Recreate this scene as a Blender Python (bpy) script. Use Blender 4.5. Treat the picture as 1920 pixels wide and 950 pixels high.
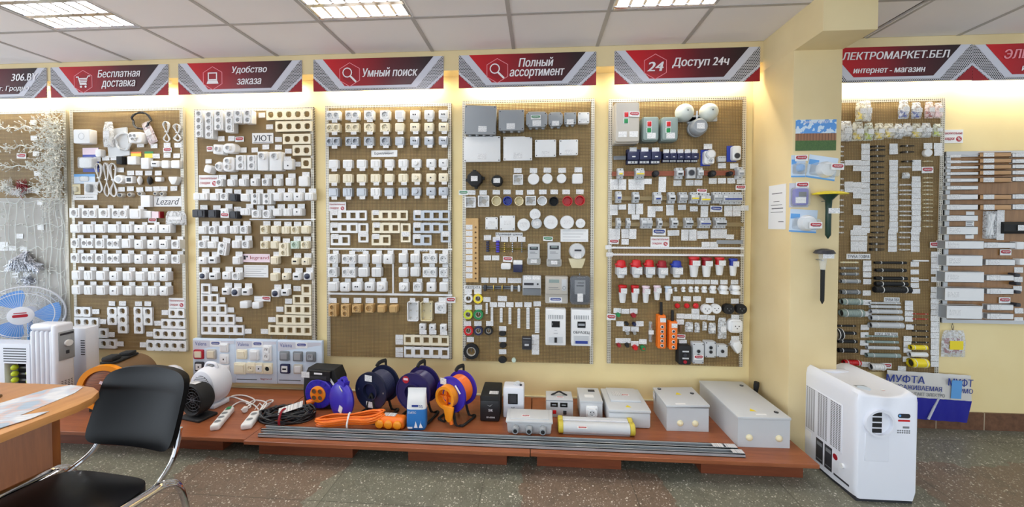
import bpy, bmesh, math, random
from math import pi, sin, cos, radians
from mathutils import Vector, Matrix
from mathutils.geometry import delaunay_2d_cdt
for o in list(bpy.data.objects): bpy.data.objects.remove(o)
SC = bpy.context.scene; COL = SC.collection
RND = random.Random(7)

# ---------------------------------------------------------------- camera
FPX, CYP, PITCH, YAW, ROLL = 704.95, 435.26, 0.0211771, 0.0682980, 0.0015981
CAM = Vector((0.0, -2.7583, 1.397))
_fw = Vector((-sin(YAW)*cos(PITCH), cos(YAW)*cos(PITCH), -sin(PITCH)))
_r0 = Vector((cos(YAW), sin(YAW), 0)); _u0 = _r0.cross(_fw)
_rt = _r0*cos(ROLL) + _u0*sin(ROLL); _up = _u0*cos(ROLL) - _r0*sin(ROLL)
cd = bpy.data.cameras.new('camera'); co = bpy.data.objects.new('camera', cd); COL.objects.link(co)
m3 = Matrix((_rt, _up, -_fw)).transposed()
co.matrix_world = Matrix.Translation(CAM) @ m3.to_4x4()
cd.sensor_fit = 'HORIZONTAL'; cd.sensor_width = 36.0; cd.lens = 36.0*FPX/1920
cd.shift_y = -(475-CYP)/1920; cd.clip_start = 0.02
SC.camera = co
# ---------------------------------------------------------------- world, exposure
wd = bpy.data.worlds.new('world'); SC.world = wd; wd.use_nodes = True
WB = wd.node_tree.nodes['Background']; WB.inputs[0].default_value = (0.80, 0.90, 1.0, 1); WB.inputs[1].default_value = 2.0
_t = wd.node_tree; _tc = _t.nodes.new('ShaderNodeTexCoord'); _dp = _t.nodes.new('ShaderNodeVectorMath'); _dp.operation = 'DOT_PRODUCT'; _dp.inputs[1].default_value = (-.92, -.36, .14)   # daylight comes mainly from the shop windows to the left and behind
_mx = _t.nodes.new('ShaderNodeMath'); _mx.operation = 'MAXIMUM'; _mx.inputs[1].default_value = 0; _ma = _t.nodes.new('ShaderNodeMath'); _ma.operation = 'MULTIPLY_ADD'; _ma.inputs[1].default_value = 2.8; _ma.inputs[2].default_value = 1.25
_t.links.new(_tc.outputs['Generated'], _dp.inputs[0]); _t.links.new(_dp.outputs['Value'], _mx.inputs[0]); _t.links.new(_mx.outputs[0], _ma.inputs[0]); _t.links.new(_ma.outputs[0], WB.inputs[1])
vs = SC.view_settings; vs.view_transform = 'Standard'; vs.look = 'None'; vs.gamma = 1; vs.use_curve_mapping = False
vs.exposure = -0.06
SC.cycles.max_bounces = 8; SC.cycles.transparent_max_bounces = 8; SC.cycles.use_denoising = True
SC.cycles.caustics_reflective = False; SC.cycles.caustics_refractive = False
CEIL_LAMP = 26.0
TUBE_E = 5.0
SIGN_LAMP = 4.0       # W per lamp behind a sign

# ---------------------------------------------------------------- pixel -> point (photo frame 1920x950)
def ray(u, v): return _fw + _rt*((u-960)/FPX) + _up*((CYP-v)/FPX)
def onY(u, v, Y): d = ray(u, v); return CAM + d*((Y-CAM.y)/d.y)
def onZ(u, v, Z): d = ray(u, v); return CAM + d*((Z-CAM.z)/d.z)
def onX(u, v, X): d = ray(u, v); return CAM + d*((X-CAM.x)/d.x)
def mpp(u, v, Y): return (onY(u+1, v, Y)-onY(u, v, Y)).x, (onY(u, v, Y)-onY(u, v+1, Y)).z

# ---------------------------------------------------------------- materials
def lin(c): c /= 255.0; return c/12.92 if c <= .04045 else ((c+.055)/1.055)**2.4
def RGB(r, g, b): return (lin(r), lin(g), lin(b), 1)
MATS = {}
class NT:
    def __init__(s, name):
        s.m = bpy.data.materials.new(name); s.m.use_nodes = True; s.t = s.m.node_tree
        s.b = s.t.nodes['Principled BSDF']
    def n(s, typ, **kw):
        x = s.t.nodes.new(typ)
        for k, v in kw.items():
            if k.startswith('_'): setattr(x, k[1:], v)
            else: x.inputs[int(k[1:])].default_value = v
        return x
    def l(s, a, b): s.t.links.new(a, b)
    def math(s, op, a, b=None, c=None):
        x = s.t.nodes.new('ShaderNodeMath'); x.operation = op
        for i, q in enumerate((a, b, c)):
            if q is None: continue
            if hasattr(q, 'is_linked'): s.l(q, x.inputs[i])
            else: x.inputs[i].default_value = q
        return x.outputs[0]
    def mix(s, f, a, b):
        x = s.t.nodes.new('ShaderNodeMix'); x.data_type = 'RGBA'
        for i, q in ((0, f), (6, a), (7, b)):
            if hasattr(q, 'is_linked'): s.l(q, x.inputs[i])
            else: x.inputs[i].default_value = q
        return x.outputs[2]
    def obj(s): return s.n('ShaderNodeTexCoord').outputs['Object']
    def sep(s, v):
        x = s.n('ShaderNodeSeparateXYZ'); s.l(v, x.inputs[0]); return x.outputs
    def noise(s, v, scale, detail=3, rough=.5):
        x = s.n('ShaderNodeTexNoise'); s.l(v, x.inputs['Vector']); x.inputs['Scale'].default_value = scale
        x.inputs['Detail'].default_value = detail; x.inputs['Roughness'].default_value = rough; return x.outputs['Fac']
    def ramp(s, f, stops, interp='LINEAR'):
        x = s.n('ShaderNodeValToRGB'); x.color_ramp.interpolation = interp
        e = x.color_ramp.elements
        while len(e) < len(stops): e.new(.5)
        for q, (p, c) in zip(e, stops): q.position = p; q.color = c
        s.l(f, x.inputs[0]); return x.outputs[0]
    def bump(s, h, st=.3, d=.002):
        x = s.n('ShaderNodeBump'); x.inputs['Strength'].default_value = st; x.inputs['Distance'].default_value = d
        s.l(h, x.inputs['Height']); s.l(x.outputs[0], s.b.inputs['Normal'])
def PM(name, rgb, rough=.45, metal=0, spec=.5, alpha=1, trans=0, emit=0, var=0, coat=0):
    if name in MATS: return MATS[name]
    q = NT(name); b = q.b; c = RGB(*rgb)
    b.inputs['Base Color'].default_value = c; b.inputs['Roughness'].default_value = rough
    b.inputs['Metallic'].default_value = metal; b.inputs['Specular IOR Level'].default_value = spec
    b.inputs['Alpha'].default_value = alpha; b.inputs['Coat Weight'].default_value = coat
    if trans: b.inputs['Transmission Weight'].default_value = trans
    if emit:
        b.inputs['Emission Color'].default_value = c; b.inputs['Emission Strength'].default_value = emit
    if var:
        f = q.noise(q.obj(), 60, 3); k = q.math('MULTIPLY_ADD', f, var*2, 1-var)
        x = q.n('ShaderNodeVectorMath', _operation='SCALE'); x.inputs[0].default_value = c[:3]; q.l(k, x.inputs['Scale'])
        q.l(x.outputs[0], b.inputs['Base Color'])
    MATS[name] = q.m; return q.m
def M_(name): return MATS[name]
PM('white', (231, 231, 231), .35, var=.02); PM('cream', (236, 226, 200), .4); PM('silver', (176, 180, 186), .35, .3)
PM('beige', (205, 168, 112), .5, var=.06); PM('black', (24, 24, 28), .4); PM('matblack', (20, 20, 21), .7)
PM('dark', (46, 46, 52), .5); PM('grey', (150, 154, 158), .5, var=.02); PM('lightgrey', (196, 198, 200), .5); PM('midgrey', (120, 124, 128), .5)
PM('warmgrey', (190, 184, 174), .5); PM('steel', (170, 172, 176), .3, .9); PM('chrome', (215, 215, 218), .08, 1.0); PM('brass', (190, 160, 80), .3, .9)
PM('red', (200, 22, 28), .35); PM('crimson', (150, 14, 30), .5); PM('blue', (32, 56, 160), .4); PM('navy', (24, 30, 70), .45); PM('violet', (58, 44, 176), .35)
PM('darkblue', (28, 34, 60), .35); PM('deepviolet', (40, 32, 88), .35); PM('orange', (238, 116, 26), .4); PM('amber', (244, 150, 30), .35); PM('yellow', (240, 216, 40), .4)
PM('green', (20, 130, 70), .45); PM('lime', (200, 214, 40), .4); PM('dullbrass', (150, 130, 92), .4, .4); PM('domewhite', (208, 214, 208), .3); PM('sackblue', (44, 118, 190), .4); PM('copper', (150, 84, 60), .45, .3); PM('pink', (236, 214, 224), .5); PM('skyblue', (96, 160, 220), .45)
PM('paleblue', (206, 220, 236), .45); PM('fanblue', (110, 168, 238), .3); PM('paper', (232, 232, 232), .7); PM('redink', (176, 20, 40), .5)
PM('greygreen', (140, 156, 152), .5); PM('darkgreen', (20, 52, 38), .4); PM('brown', (112, 84, 54), .5); PM('clear', (225, 230, 232), .15, alpha=.28); PM('milky', (236, 238, 240), .25, alpha=.6)
PM('smoke', (120, 124, 130), .12, alpha=.5); PM('ivory', (226, 214, 176), .4); PM('leather', (5, 6, 10), .34, spec=.16); PM('piping', (8, 8, 10), .4)
PM('palegreen', (206, 222, 206), .45); PM('ledwire', (226, 228, 222), .5); PM('ledbulb', (226, 226, 220), .35); PM('glassdark', (20, 24, 26), .08); PM('tubecap', (196, 176, 60), .45)
PM('tubeE', (255, 252, 245), .4, emit=TUBE_E); PM('lampE', (255, 240, 205), .4, emit=8.0); PM('louver', (208, 208, 216), .14, 1.0); PM('gap', (10, 10, 10), .9)
PM('txt_white', (238, 234, 236), .5); PM('txt_dark', (34, 36, 44), .6); PM('txt_blue', (40, 60, 140), .5); PM('txt_grey', (120, 122, 126), .6); PM('film', (214, 210, 204), .25); PM('filmblue', (38, 40, 150), .25)
PM('hexpink', (236, 150, 160), .5); PM('coldgrey', (206, 206, 216), .4); PM('acwhite', (226, 228, 236), .3); PM('gridline', (176, 172, 170), .5); PM('voidwall', (30, 26, 22), .9)

def wood(name, c1, c2, scale=(1.2, 14, 14), rough=.35, bmp=.05):
    q = NT(name); v = q.obj(); mp = q.n('ShaderNodeMapping'); q.l(v, mp.inputs[0]); mp.inputs['Scale'].default_value = scale
    f = q.noise(mp.outputs[0], 3.0, 5, .6); g = q.noise(mp.outputs[0], 14, 3, .6)
    h = q.math('ADD', q.math('MULTIPLY', f, .75), q.math('MULTIPLY', g, .25))
    q.l(q.ramp(h, [(.32, RGB(*c1)), (.68, RGB(*c2))]), q.b.inputs['Base Color']); q.b.inputs['Roughness'].default_value = rough
    MATS[name] = q.m
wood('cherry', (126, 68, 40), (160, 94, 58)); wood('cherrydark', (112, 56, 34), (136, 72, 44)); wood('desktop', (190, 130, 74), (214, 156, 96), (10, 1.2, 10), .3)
wood('deskside', (150, 84, 36), (176, 104, 50), (14, 14, 1.5), .35); wood('oakback', (130, 92, 54), (166, 122, 76), (14, 14, 1.0)); wood('oaktrunk', (178, 130, 80), (204, 158, 106), (1.5, 14, 14)); wood('plywood', (196, 156, 100), (214, 176, 118), (10, 10, 1.2), .6)

def special():
    # wall paint
    q = NT('paint'); v = q.obj(); f = q.noise(v, 1.6, 4); g = q.noise(v, 40, 2)
    q.l(q.ramp(f, [(.3, RGB(234, 211, 153)), (.7, RGB(243, 224, 170))]), q.b.inputs['Base Color']); q.b.inputs['Roughness'].default_value = .6; q.bump(g, .15, .002); MATS['paint'] = q.m
    q = NT('pillarpaint'); v = q.obj(); f = q.noise(v, 2.2, 4); g = q.noise(v, 40, 2)
    q.l(q.ramp(f, [(.3, RGB(216, 194, 146)), (.7, RGB(228, 208, 162))]), q.b.inputs['Base Color']); q.b.inputs['Roughness'].default_value = .6; q.bump(g, .15, .002); MATS['pillarpaint'] = q.m
    # ceiling tile
    q = NT('ceiltile'); v = q.obj(); f = q.noise(v, 120, 3); g = q.noise(v, 1.3, 2)
    q.l(q.ramp(g, [(.3, RGB(236, 232, 234)), (.7, RGB(242, 239, 240))]), q.b.inputs['Base Color']); q.b.inputs['Roughness'].default_value = .9; q.bump(f, .15, .001); MATS['ceiltile'] = q.m
    # perforated hardboard: real see-through holes on a 10.5 mm grid
    q = NT('pegboard'); v = q.obj(); X, Y, Z = q.sep(v); P = .0105
    fx = q.math('SUBTRACT', q.math('FRACT', q.math('DIVIDE', X, P)), .5); fz = q.math('SUBTRACT', q.math('FRACT', q.math('DIVIDE', Z, P)), .5)
    r2 = q.math('ADD', q.math('MULTIPLY', fx, fx), q.math('MULTIPLY', fz, fz)); hole = q.math('LESS_THAN', r2, .118)
    f = q.noise(v, 7, 4); q.l(q.ramp(f, [(.3, RGB(124, 98, 58)), (.7, RGB(148, 119, 72))]), q.b.inputs['Base Color']); q.b.inputs['Roughness'].default_value = .6
    q.l(q.math('SUBTRACT', 1, hole), q.b.inputs['Alpha']); MATS['pegboard'] = q.m
    for nm, src in (('pegwhite', 'pegboard'),):
        m = MATS[src].copy(); MATS[nm] = m
        for n in m.node_tree.nodes:
            if n.type == 'VALTORGB': n.color_ramp.elements[0].color = RGB(186, 182, 176); n.color_ramp.elements[1].color = RGB(206, 202, 196)
    # perforated metal edge strip
    q = NT('perfstrip'); v = q.obj(); X, Y, Z = q.sep(v)
    P = .0125
    fx = q.math('SUBTRACT', q.math('FRACT', q.math('DIVIDE', X, P)), .5); fz = q.math('SUBTRACT', q.math('FRACT', q.math('DIVIDE', Z, P)), .5)
    r2 = q.math('ADD', q.math('MULTIPLY', fx, fx), q.math('MULTIPLY', fz, fz)); hole = q.math('LESS_THAN', r2, .075)
    q.l(q.mix(hole, RGB(206, 200, 186), RGB(60, 48, 34)), q.b.inputs['Base Color']); q.b.inputs['Metallic'].default_value = .3; q.b.inputs['Roughness'].default_value = .4; MATS['perfstrip'] = q.m
    # printed hex dots
    q = NT('hexdots'); v = q.obj(); X, Y, Z = q.sep(v); P = .0115
    row = q.math('DIVIDE', Z, P*.866); ri = q.math('FLOOR', row); odd = q.math('MULTIPLY', q.math('FLOORED_MODULO', ri, 2.0), .5)
    fx = q.math('SUBTRACT', q.math('FRACT', q.math('ADD', q.math('DIVIDE', X, P), odd)), .5); fz = q.math('MULTIPLY', q.math('SUBTRACT', q.math('FRACT', row), .5), .866)
    r2 = q.math('ADD', q.math('MULTIPLY', fx, fx), q.math('MULTIPLY', fz, fz))
    q.l(q.mix(q.math('LESS_THAN', r2, .125), RGB(200, 198, 204), RGB(14, 12, 18)), q.b.inputs['Base Color']); q.b.inputs['Roughness'].default_value = .35; MATS['hexdots'] = q.m
    # printed red-to-dark gradient of the signs
    for nm, w in (('signred', .40), ('signredwide', .55)):
        q = NT(nm); X, Y, Z = q.sep(q.obj()); f = q.math('MULTIPLY_ADD', X, .5/w, .5)
        q.l(q.ramp(f, [(.04, RGB(196, 12, 24)), (.30, RGB(158, 12, 28)), (.62, RGB(84, 14, 26)), (.95, RGB(30, 10, 17))]), q.b.inputs['Base Color']); q.b.inputs['Roughness'].default_value = .5; MATS[nm] = q.m
    # price tag: faint printed lines
    q = NT('tag'); v = q.obj(); X, Y, Z = q.sep(v); row = q.math('DIVIDE', Z, .0062); ri = q.math('FLOOR', row)
    cx = q.n('ShaderNodeCombineXYZ'); q.l(q.math('MULTIPLY', X, 420), cx.inputs[0]); q.l(q.math('MULTIPLY', ri, 7.3), cx.inputs[1]); oi = q.n('ShaderNodeObjectInfo'); q.l(q.math('MULTIPLY', oi.outputs['Random'], 60), cx.inputs[2])
    ink = q.math('MULTIPLY', q.math('GREATER_THAN', q.noise(cx.outputs[0], 1.0, 1), .47), q.math('LESS_THAN', q.math('FRACT', row), .42))
    q.l(q.mix(q.math('MULTIPLY', ink, .62), RGB(238, 237, 236), RGB(110, 112, 122)), q.b.inputs['Base Color']); q.b.inputs['Roughness'].default_value = .55; MATS['tag'] = q.m
    # terrazzo
    q = NT('terrazzo'); v = q.obj(); X, Y, Z = q.sep(v); S = .80
    gx = q.math('DIVIDE', q.math('ADD', X, .29), S); gy = q.math('DIVIDE', q.math('ADD', Y, .16), S); cx = q.n('ShaderNodeCombineXYZ'); q.l(q.math('FLOOR', gx), cx.inputs[0]); q.l(q.math('FLOOR', gy), cx.inputs[1])
    wn = q.n('ShaderNodeTexWhiteNoise', _noise_dimensions='3D'); q.l(cx.outputs[0], wn.inputs[0])
    pn = q.noise(v, 2.6, 4, .6); off = q.math('MULTIPLY_ADD', pn, .5, -.25)
    def slab(x0, x1, y1):
        Xo = q.math('ADD', X, off); Yo = q.math('ADD', Y, off)
        k = q.math('MULTIPLY', q.math('MULTIPLY', q.math('GREATER_THAN', Xo, x0), q.math('LESS_THAN', Xo, x1)), q.math('LESS_THAN', Yo, y1)); return k
    red = q.math('MINIMUM', q.math('ADD', q.math('ADD', slab(-2.0, -1.12, -.66), slab(-.12, .68, -.62)), slab(2.02, 2.9, -.42)), 1.0)
    tone = q.math('MULTIPLY_ADD', wn.outputs[0], .5, q.math('MULTIPLY', pn, .5))
    base = q.mix(q.math('MULTIPLY', red, .6), q.ramp(tone, [(.25, RGB(112, 112, 98)), (.75, RGB(132, 128, 112))]), RGB(118, 88, 72))
    dn = q.noise(v, 9, 5, .65); base = q.mix(q.math('MULTIPLY', q.math('GREATER_THAN', dn, .55), .25), base, RGB(70, 66, 58))
    def chips(sc, thr, keep):
        vo = q.n('ShaderNodeTexVoronoi', _feature='F1'); q.l(v, vo.inputs['Vector']); vo.inputs['Scale'].default_value = sc; vo.inputs['Randomness'].default_value = 1
        s2 = q.sep(vo.outputs['Color']); rr = q.math('MULTIPLY', s2[1], thr)
        return q.math('MULTIPLY', q.math('LESS_THAN', vo.outputs['Distance'], rr), q.math('LESS_THAN', s2[0], keep)), s2[2]
    a, ca = chips(120, .46, .75); b, cb = chips(64, .36, .5); c, cc = chips(160, .5, .7)
    base = q.mix(q.math('MULTIPLY', c, .6), base, RGB(80, 70, 62)); base = q.mix(q.math('MULTIPLY', a, q.math('MULTIPLY_ADD', ca, .6, .1)), base, RGB(222, 216, 202)); base = q.mix(q.math('MULTIPLY', b, q.math('MULTIPLY_ADD', cb, .75, .1)), base, RGB(222, 216, 204))
    def seam(g): return q.math('LESS_THAN', q.math('ABSOLUTE', q.math('SUBTRACT', q.math('FRACT', g), .5)), .0035)
    base = q.mix(q.math('MULTIPLY', q.math('MAXIMUM', seam(q.math('ADD', gx, .5)), seam(q.math('ADD', gy, .5))), .55), base, RGB(60, 56, 48))
    q.l(base, q.b.inputs['Base Color']); q.b.inputs['Roughness'].default_value = .42; MATS['terrazzo'] = q.m
    # skirting tiles
    q = NT('skirting'); v = q.obj(); X, Y, Z = q.sep(v); f = q.noise(v, 30, 4, .7); c = q.ramp(f, [(.3, RGB(88, 58, 40)), (.7, RGB(122, 84, 60))])
    s = q.math('LESS_THAN', q.math('FRACT', q.math('DIVIDE', q.math('ADD', X, .015), .305)), .018); q.l(q.mix(s, c, RGB(176, 160, 136)), q.b.inputs['Base Color']); q.b.inputs['Roughness'].default_value = .4; MATS['skirting'] = q.m
    # galvanised steel
    q = NT('galv'); v = q.obj(); f = q.noise(v, 6, 2); q.l(q.ramp(f, [(.3, RGB(166, 172, 178)), (.7, RGB(186, 191, 195))]), q.b.inputs['Base Color']); q.b.inputs['Metallic'].default_value = .45; q.b.inputs['Roughness'].default_value = .38; MATS['galv'] = q.m
    # printed sheet (newspaper)
    q = NT('newsprint'); v = q.obj(); X, Y, Z = q.sep(v); f = q.noise(v, 9, 2); row = q.math('LESS_THAN', q.math('FRACT', q.math('DIVIDE', Y, .011)), .45)
    c = q.ramp(f, [(.42, RGB(232, 234, 238)), (.50, RGB(206, 214, 226)), (.56, RGB(222, 196, 190)), (.62, RGB(176, 196, 214))]); q.l(q.mix(q.math('MULTIPLY', row, .14), c, RGB(120, 120, 130)), q.b.inputs['Base Color']); q.b.inputs['Roughness'].default_value = .5; MATS['newsprint'] = q.m
    # poster: sky, fence, grass
    q = NT('poster'); v = q.obj(); X, Y, Z = q.sep(v); f = q.noise(v, 26, 4); sky = q.mix(q.math('GREATER_THAN', f, .52), RGB(90, 150, 215), RGB(206, 222, 236))
    pl = q.math('FRACT', q.math('DIVIDE', X, .017)); fen = q.mix(q.math('LESS_THAN', pl, .16), RGB(150, 104, 74), RGB(84, 54, 40)); grs = q.mix(q.noise(v, 160, 3), RGB(40, 74, 36), RGB(88, 120, 58))
    a = q.mix(q.math('LESS_THAN', Z, .010), sky, fen); q.l(q.mix(q.math('LESS_THAN', Z, -.032), a, grs), q.b.inputs['Base Color']); q.b.inputs['Roughness'].default_value = .35; MATS['poster'] = q.m
    # fan heater mesh (orange-brown wire guard)
    q = NT('guardmesh'); v = q.obj(); X, Y, Z = q.sep(v); s = q.math('LESS_THAN', q.math('FRACT', q.math('DIVIDE', Z, .0075)), .5); q.l(q.mix(s, RGB(170, 96, 50), RGB(70, 36, 22)), q.b.inputs['Base Color']); MATS['guardmesh'] = q.m
    # crinkled clear bag
    for nm, rgb, al in (('bag', (232, 234, 236), .5), ('bagyellow', (236, 234, 220), .4), ('bagblue', (220, 228, 240), .4), ('bagpink', (238, 222, 226), .45), ('baggreen', (228, 234, 222), .4)):
        q = NT(nm); v = q.obj(); f = q.noise(v, 55, 4, .7); q.bump(f, 1.0, .006); q.b.inputs['Base Color'].default_value = RGB(*rgb); q.b.inputs['Roughness'].default_value = .16
        q.l(q.math('MULTIPLY_ADD', q.math('GREATER_THAN', f, .50), .45, al-.2), q.b.inputs['Alpha']); MATS[nm] = q.m
    # light string wire net, tinsel
    q = NT('tinsel'); v = q.obj(); f = q.noise(v, 90, 3); q.l(q.ramp(f, [(.4, RGB(120, 124, 134)), (.6, RGB(232, 232, 240))]), q.b.inputs['Base Color']); q.b.inputs['Metallic'].default_value = .6; q.b.inputs['Roughness'].default_value = .3; MATS['tinsel'] = q.m
special()

# ---------------------------------------------------------------- mesh builder
def wf(p, q, a): return (p, -a, q)          # wall frame: right, up, out of the wall
def zf(p, q, a): return (p, q, a)           # ground frame: outline in plan, height up
def xf(p, q, a): return (a, p, q)           # profile swept along X
def rrect(w, h, r=.004, n=3, cx=0, cy=0):
    r = min(r, w*.49, h*.49); out = []
    for sx, sy, a0 in ((1, 1, 0), (-1, 1, 90), (-1, -1, 180), (1, -1, 270)):
        for i in range(n+1):
            a = radians(a0+90*i/n); out.append((cx+sx*(w/2-r)+r*cos(a), cy+sy*(h/2-r)+r*sin(a)))
    return out
def ngon(r, n=20, cx=0, cy=0, ry=None, a0=0): return [(cx+r*cos(a0+2*pi*i/n), cy+(ry or r)*sin(a0+2*pi*i/n)) for i in range(n)]
def squ(w, h, n=20, cx=0, cy=0):               # square outline sampled at the n angles of an ngon
    out = []
    for i in range(n):
        a = 2*pi*i/n+pi/4*0; c, s = cos(a), sin(a); k = min((w/2)/abs(c) if abs(c) > 1e-9 else 1e9, (h/2)/abs(s) if abs(s) > 1e-9 else 1e9); out.append((cx+c*k, cy+s*k))
    return out
class M:
    def __init__(s, mat='white'): s.v = []; s.f = []; s.mi = []; s.mats = []; s.X = None; s.flat = False; s.mat(mat)
    def mat(s, m):
        if m not in s.mats: s.mats.append(m)
        s.c = s.mats.index(m); return s
    def add(s, vs, fs):
        o = len(s.v)
        s.v += [tuple(s.X @ Vector(v)) for v in vs] if s.X is not None else [tuple(v) for v in vs]
        s.f += [tuple(i+o for i in f) for f in fs]; s.mi += [s.c]*len(fs); return s
    def box(s, x0, x1, y0, y1, z0, z1):
        return s.add([(x0,y0,z0),(x1,y0,z0),(x1,y1,z0),(x0,y1,z0),(x0,y0,z1),(x1,y0,z1),(x1,y1,z1),(x0,y1,z1)], [(0,3,2,1),(4,5,6,7),(0,1,5,4),(1,2,6,5),(2,3,7,6),(3,0,4,7)])
    def rbox(s, x0, x1, y0, y1, z0, z1, b=.004, seg=2):
        bm = bmesh.new(); bmesh.ops.create_cube(bm, size=1)
        for v in bm.verts: v.co = Vector(((x0+x1)/2+v.co.x*(x1-x0), (y0+y1)/2+v.co.y*(y1-y0), (z0+z1)/2+v.co.z*(z1-z0)))
        bmesh.ops.bevel(bm, geom=list(bm.edges), offset=min(b, abs(x1-x0)*.45, abs(y1-y0)*.45, abs(z1-z0)*.45), segments=seg, profile=.5, affect='EDGES')
        return s.bm(bm)
    def bm(s, bm):
        bm.verts.index_update(); s.add([v.co.copy() for v in bm.verts], [[v.index for v in f.verts] for f in bm.faces]); bm.free(); return s
    def loft(s, rings, cap0=True, cap1=True, closed=True):
        n = len(rings[0]); vs = [p for r in rings for p in r]; fs = []
        for k in range(len(rings)-1):
            for i in range(n if closed else n-1): j = (i+1) % n; fs.append((k*n+i, k*n+j, (k+1)*n+j, (k+1)*n+i))
        if cap0: fs.append(tuple(range(n))[::-1])
        if cap1: fs.append(tuple((len(rings)-1)*n+i for i in range(n)))
        return s.add(vs, fs)
    def slab(s, ol, a0, a1, ch=0, F=wf, dx=0, dy=0, k1=None):
        xs = [p[0] for p in ol]; ys = [p[1] for p in ol]; cx = (max(xs)+min(xs))/2; cy = (max(ys)+min(ys))/2; hw = (max(xs)-min(xs))/2; hh = (max(ys)-min(ys))/2
        def sc(d): return [(cx+(p-cx)*(1-d/hw)+dx, cy+(q-cy)*(1-d/hh)+dy) for p, q in ol]
        R = [[F(p, q, a0) for p, q in sc(0)]]
        sg = 1 if a1 > a0 else -1
        if ch: R += [[F(p, q, a1-sg*ch) for p, q in sc(0)], [F(p, q, a1-sg*ch*.3) for p, q in sc(ch*.3)], [F(p, q, a1) for p, q in sc(ch)]]
        else: R += [[F(p, q, a1) for p, q in sc(0)]]
        if k1 is not None: R[-1] = [F(cx+(p-cx)*k1+dx, cy+(q-cy)*k1+dy, a1) for p, q in ol]
        return s.loft(R)
    def ring(s, o, i, a0, a1, F=wf, floor=None):
        n = len(o); L = [[F(*p, a0) for p in o], [F(*p, a1) for p in o], [F(*p, a1) for p in i], [F(*p, a0 if floor is None else floor) for p in i]]
        return s.loft(L, False, floor is not None)
    def lathe(s, prof, n=20, F=wf, cx=0, cy=0, cap0=True, cap1=True, ry=1):
        return s.loft([[F(cx+r*cos(2*pi*i/n), cy+ry*r*sin(2*pi*i/n), a) for i in range(n)] for r, a in prof], cap0, cap1)
    def cyl(s, p0, p1, r, n=12, r1=None):
        p0 = Vector(p0); p1 = Vector(p1); d = (p1-p0).normalized(); u = d.orthogonal().normalized(); w = d.cross(u); r1 = r if r1 is None else r1
        return s.loft([[p+(u*cos(2*pi*i/n)+w*sin(2*pi*i/n))*q for i in range(n)] for p, q in ((p0, r), (p1, r1))])
    def tube(s, path, r, n=8, closed=False, flat=1):
        P = [Vector(p) for p in path]; R = []; m = len(P); up = None
        for k in range(m):
            d = (P[(k+1) % m]-P[k-1]) if closed else (P[min(k+1, m-1)]-P[max(k-1, 0)])
            if d.length < 1e-9: d = Vector((1, 0, 0))
            d.normalize()
            if up is None: up = d.orthogonal().normalized()
            up = (up-d*up.dot(d)); up = up.normalized() if up.length > 1e-6 else d.orthogonal().normalized(); w = d.cross(up)
            R.append([P[k]+up*(r*cos(2*pi*i/n))+w*(r*flat*sin(2*pi*i/n)) for i in range(n)])
        if closed: return s.loft(R+[R[0]], False, False)
        return s.loft(R)
    def ball(s, c, r, n=12, sz=1, sy=1):
        c = Vector(c); R = []
        for k in range(n//2+1):
            a = -pi/2+pi*k/(n//2); rr = max(r*cos(a), r*.02); R.append([c+Vector((rr*cos(2*pi*i/n), sy*rr*sin(2*pi*i/n), sz*r*sin(a))) for i in range(n)])
        return s.loft(R)
    def at(s, X): s.X = X; return s
    def mesh(s, name, ang=40):
        me = bpy.data.meshes.new(name); me.from_pydata(s.v, [], s.f)
        for m in s.mats: me.materials.append(MATS[m])
        me.polygons.foreach_set('material_index', s.mi); me.polygons.foreach_set('use_smooth', [True]*len(s.f))
        if s.flat: me.polygons.foreach_set('use_smooth', [False]*len(s.f)); me.update(); return me
        me.update(); me.set_sharp_from_angle(angle=radians(ang))
        bm = bmesh.new(); bm.from_mesh(me); bmesh.ops.recalc_face_normals(bm, faces=bm.faces); bm.to_mesh(me); bm.free(); return me
CACHE = {}
def cached(key, fn):
    if key not in CACHE: CACHE[key] = fn().mesh(key[0])
    return CACHE[key]
def smooth_path(P, k=6, closed=False):
    P = [Vector(p) for p in P]; out = []; m = len(P)
    for i in range(m if closed else m-1):
        g = lambda j: P[j % m] if closed else P[max(0, min(m-1, j))]
        a, b, c, d = g(i-1), g(i), g(i+1), g(i+2)
        for t in range(k):
            t /= k; out.append(.5*((2*b)+(c-a)*t+(2*a-5*b+4*c-d)*t*t+(3*b-a-3*c+d)*t**3))
    if not closed: out.append(P[-1])
    return out
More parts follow.
